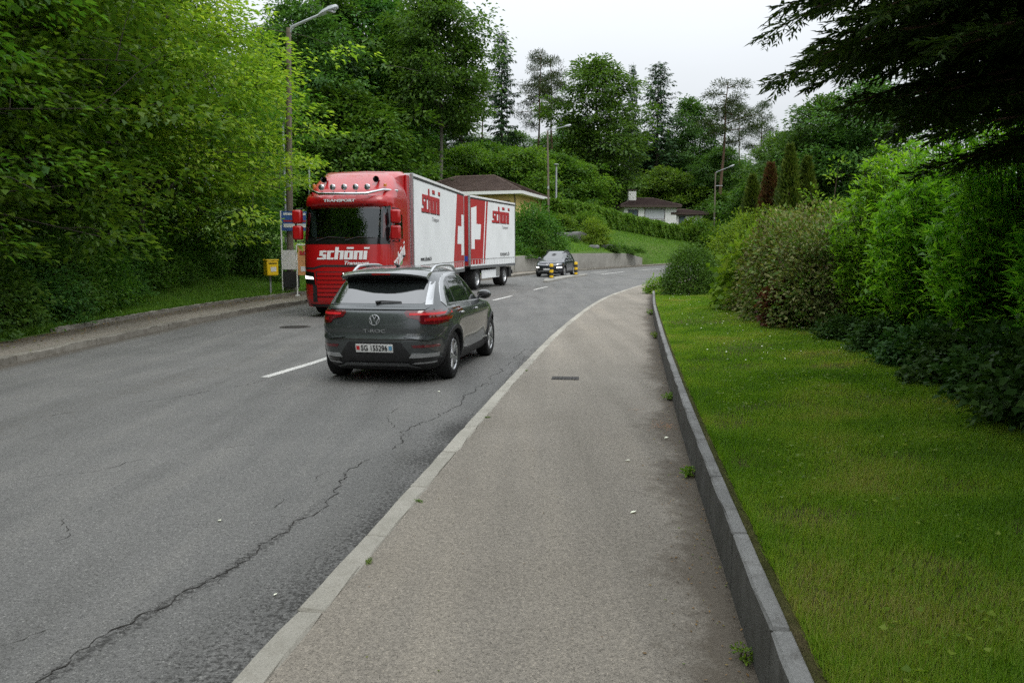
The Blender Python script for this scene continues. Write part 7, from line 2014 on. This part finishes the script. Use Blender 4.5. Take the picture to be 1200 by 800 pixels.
x, y, zt = at_px(362, 191, 46); post_lamp('white mushroom post lamp behind the left side of the truck cab', x, y, hz(x, y), zt)
x, y, zt = at_px(331, 138, 37); post_lamp('thin grey post lamp among the leaves left of the wooden post', x, y, hz(x, y), zt, 0.06)

# ------------------------------------------------------------------ poster boards, post box
x, y = -8.62, 30.0
t = thing('poster_board', 'tall poster board on white posts with a blue poster beside the lamp post', 'poster board', (x, y, float(hill(x - .4, y)) - 0.03), (0, 0, R(12)))
mb = MB()
for px in (0.0, 1.0): mb.cyl((px, 0, -0.2), (px, 0, 3.1), 0.03, n=10)
mb.build('post', M['white'], t, smooth=50)
mb = MB(); mb.box((0.5, -0.01, 2.72), (0.95, 0.03, 0.72)); bd = mb.build('board', M['poster_blue'], t)
for z0, mt, hh_ in ((2.98, 'poster_white', .08), (2.55, 'poster_white', .14), (2.72, 'letter_red', .06)):
    mb = MB(); mb.box((0.5, -0.029, z0), (0.80, 0.006, hh_)); link('poster_band', mb.mesh('poster_band', M[mt]), bd)
mb = MB(); mb.box((0.32, -0.01, 1.28), (0.6, 0.03, 0.72)); mb.build('notice', M['poster_white'], t)
mb = MB(); mb.box((0.32, -0.01, 0.55), (0.6, 0.04, 0.6)); mb.build('lower_panel', M['black_trim'], t)
x, y = -7.8, 29.0
t = thing('poster_board', 'low orange poster board in a white frame at the foot of the lamp post', 'poster board', (x, y, float(grade(y)) + 0.09), (0, 0, R(12)))
mb = MB()
for px in (0.0, 0.82): mb.cyl((px, 0, 0.0), (px, 0, 1.85), 0.025, n=10)
mb.tube([(0, 0, 1.85), (0.82, 0, 1.85)], 0.025, 8); mb.box((0, 0, .02), (.12, .4, .04)); mb.box((0.82, 0, .02), (.12, .4, .04)); mb.build('frame', M['white'], t, smooth=50)
mb = MB(); mb.box((0.41, -0.01, 1.28), (0.74, 0.03, 1.05)); bd = mb.build('board', M['poster_orange'], t)
mb = MB(); mb.box((0.41, -0.03, 0.98), (0.55, 0.008, 0.18)); link('poster_band', mb.mesh('poster_band', M['poster_white']), bd)
mb = MB(); mb.box((0.41, -0.03, 1.55), (0.60, 0.008, 0.14)); link('poster_band', mb.mesh('poster_band', M['letter_red']), bd)
x, y = -8.62, 28.6
t = thing('post_box', 'yellow post box on the verge behind the left pavement', 'post box', (x, y, float(hill(x, y))), (0, 0, R(38)))
zc = CAM_H - 14 / 933 * y - float(hill(x, y))
mb = MB(); mb.box((0, 0, zc), (0.42, 0.36, 0.54)); mb.build('box', M['post_yellow'], t, bevel=0.035, smooth=40)
mb = MB(); mb.box((0, 0.01, zc + 0.285), (0.46, 0.42, 0.05)); mb.build('lid', M['post_yellow'], t, bevel=0.02)
mb = MB(); mb.box((0, -0.184, zc + 0.17), (0.30, 0.012, 0.035)); mb.build('slot', M['ink'], t)
mb = MB(); mb.box((0.02, -0.184, zc - 0.04), (0.2, 0.01, 0.16)); mb.build('notice', M['poster_white'], t)
mb = MB(); mb.cyl((0, 0.1, -0.3), (0, 0.1, zc - 0.26), 0.035, n=10); mb.build('post', M['galv'], t, smooth=50)

# ------------------------------------------------------------------ traffic island with two bollards
line = [(1.75, 41.6), (2.2, 44.4), (3.0, 47.4), (4.05, 50.0), (4.75, 51.6)]
poly = ribbon(line, [0.25, 0.75, 0.8, 0.75, 0.3])
mb = MB(); gz_ = lambda a, b, t_: (a, b, float(grade(b)) + t_)
mb.prism(poly, gz_, -0.1, 0.11)
isl = mb.build('traffic_island', M['wall_concrete'], bevel=0.03); tag(isl, kind='structure')
def bollard(label, x, y):
    t = thing('bollard', label, 'bollard', (x, y, float(grade(y)) + 0.11), (0, 0, 0), 'bollards on the traffic island')
    for i in range(5):
        mb = MB(); mb.lathe([(0.001, i * .16), (0.105, i * .16), (0.105, i * .16 + .158), (0.001, i * .16 + .158)] if i < 4 else [(0.001, .64), (0.105, .64), (0.105, .76), (0.085, .80), (0.001, .81)], 20, 'z')
        mb.build('band', M['yellow'] if i % 2 == 0 else M['ink'], t, smooth=40)
    mb = MB(); mb.lathe([(0.2, 0), (0.18, 0.03), (0.13, 0.035)], 20, 'z'); mb.build('base_ring', M['ink'], t, smooth=40)
bollard('nearer yellow and black striped bollard in front of the black car', 2.2, 44.6)
bollard('farther yellow and black striped bollard at the side of the black car', 3.98, 49.8)

# ------------------------------------------------------------------ stones on the bank
def boulder(label, px, py, d, s, seed):
    rng = np.random.default_rng(seed); x, y, _ = at_px(px, py, d)
    t = MB(); t.ball((0, 0, 0), 1.0, 14, 9)
    ph = rng.uniform(0, 6, 8)
    t.v = [(p[0] * s[0] * (1 + .15 * math.sin(4 * p[1] + ph[0]) + .1 * math.sin(7 * p[2] + ph[1])), p[1] * s[1] * (1 + .15 * math.sin(4 * p[0] + ph[2])), max(-.6, min(.62, p[2])) * s[2] * (1 + .12 * math.sin(5 * p[0] + ph[3]))) for p in t.v]
    o = t.build('boulder', M['stone'], smooth=28); o.location = (x, y, hz(x, y) + s[2] * .35)
    return tag(o, label, 'boulder', 'boulders on the grass bank')
boulder('long flat grey boulder on the bank left of the yellow shrub', 668, 276, 72.5, (1.5, .6, .6), 1)
boulder('small grey boulder right of the yellow shrub on the bank', 712, 285, 72.5, (.6, .4, .4), 2)
boulder('small grey boulder below the yellow shrub on the bank', 696, 288, 70, (.45, .35, .3), 3)

# ------------------------------------------------------------------ weeds, leaves and litter
weed_m = [bush(200 + i, 0.09, 0.09, 0.12, stems=6, clumps=14, per=7, leaf=0.035, cr=0.035, flat=0.6, aspect=0.6, leafm=M['leaf_lime'], shell=0.3) for i in range(3)]
for (wx, wy, s, lab) in [(-0.03, 5.75, 0.75, 'green weed growing at the foot of the edging wall, middle of the path'), (-0.03, 8.9, 0.8, 'small weed at the foot of the edging wall beyond the needle litter'), (-0.03, 3.05, 0.5, 'weed at the foot of the edging wall nearest the camera'), (-0.04, 15.5, 1.0, 'weed tuft at the foot of the edging wall near the far end'), (-0.04, 21, 1.2, 'last weed tuft along the edging wall')]:
    plant('weed', lab, 'weed', weed_m[int(wy) % 3], (float(XW(wy)) + wx, wy, float(grade(wy)) + PATH_H), wy, s, 'weeds at the edging wall', ('stems', 'foliage'))
kw = [(4.1, 'weed in the kerb joint nearest the camera'), (5.15, 'weed in the second kerb joint with grass'), (7.9, 'mossy weed behind the kerb, halfway to the car'), (11.2, 'weed behind the kerb beside the grey car')]
for i, (wy, lab) in enumerate(kw):
    plant('kerb_weed', lab, 'weed', weed_m[i % 3], (float(XR(wy)) + 0.135, wy, float(grade(wy)) + PATH_H), i, (0.18, 0.4, 0.12), 'weeds along the kerb', ('stems', 'foliage'))
M['dead_leaf'] = leaf_mat('dead leaf', [(0.10, 0.06, 0.025), (0.2, 0.11, 0.04), (0.07, 0.12, 0.02)], 0.1, cscale=3)
M['needle_litter'] = leaf_mat('orange needle litter', [(0.22, 0.10, 0.035), (0.34, 0.17, 0.06)], 0.0, cscale=3)
M['petal'] = leaf_mat('white petal', [(0.62, 0.6, 0.58), (0.75, 0.74, 0.72)], 0.1, cscale=3)
def scatter(name, label, cat, xy, z, L, asp, mat, seed):
    r_ = np.random.default_rng(seed); n = len(xy); az = r_.uniform(0, 6.283, n)
    P = np.c_[xy, z + 0.004]
    Lf = L * r_.uniform(.6, 1.4, n)
    V, Q = leaves(P, np.c_[np.cos(az), np.sin(az), r_.uniform(0, .25, n)], np.c_[r_.normal(size=(n, 2)) * .2, np.ones(n)], Lf, Lf * asp, 0.12, -0.05)
    o = link(name, fast_mesh(name, V, Q, mat)); return tag(o, label, cat, kind='stuff')
r_ = np.random.default_rng(77)
y = r_.uniform(2.3, 26, 1300); x = XW(y) - np.abs(r_.normal(size=1300)) * 0.16 - 0.008
scatter('fallen_leaves', 'dry leaf litter along the foot of the edging wall', 'leaf litter', np.c_[x, y], grade(y) + PATH_H, 0.016, 0.5, M['dead_leaf'], 1)
y = r_.uniform(2.3, 20, 130); x = XR(y) + 0.2 + r_.random(130) * 1.7
scatter('fallen_leaves', 'a few scattered leaves and crumbs on the footpath', 'leaf litter', np.c_[x, y], grade(y) + PATH_H, 0.013, 0.5, M['dead_leaf'], 2)
nxy = np.vstack([np.c_[1.46 + r_.normal(size=170) * .06, 7.5 + r_.normal(size=170) * .1], np.c_[1.32 + r_.normal(size=40) * .04, 8.3 + r_.normal(size=40) * .06], np.c_[1.3 + r_.normal(size=22) * .05, 4.7 + r_.normal(size=22) * .08]])
scatter('needle_litter', 'small orange patch of fallen needles on the footpath by the wall', 'needle litter', nxy, grade(nxy[:, 1]) + PATH_H, 0.022, 0.16, M['needle_litter'], 3)
pts_ = np.array([(1.62, 8.2), (1.58, 7.8), (1.36, 7.0), (0.75, 4.9), (-3.1, 3.95), (-3.25, 4.3), (-2.9, 4.1), (-1.2, 3.85), (-1.9, 5.0), (-0.9, 9.9), (0.9, 6.2)])
zz_ = np.where(pts_[:, 0] > XR(pts_[:, 1]), grade(pts_[:, 1]) + PATH_H, grade(pts_[:, 1]))
scatter('white_litter', 'tiny white scraps lying on the road and footpath', 'litter', pts_, zz_, 0.035, 0.7, M['petal'], 4)
n = 260; y = r_.uniform(9, 26, n); x = XW(y) + .3 + r_.random(n) * 2.4
scatter('daisies', 'small white daisies dotted over the lawn', 'flowers', np.c_[x, y], garden(x, y) + .07, 0.022, 0.9, M['petal'], 5)
n = 900; y = r_.uniform(9, 30, n); x = XB(y) + np.abs(r_.normal(size=n)) * .4
scatter('fallen_leaves', 'brown leaf litter on the left pavement under the trees', 'leaf litter', np.c_[x, y], grade(y) + PATH_H + .01, 0.05, 0.55, M['dead_leaf'], 6)
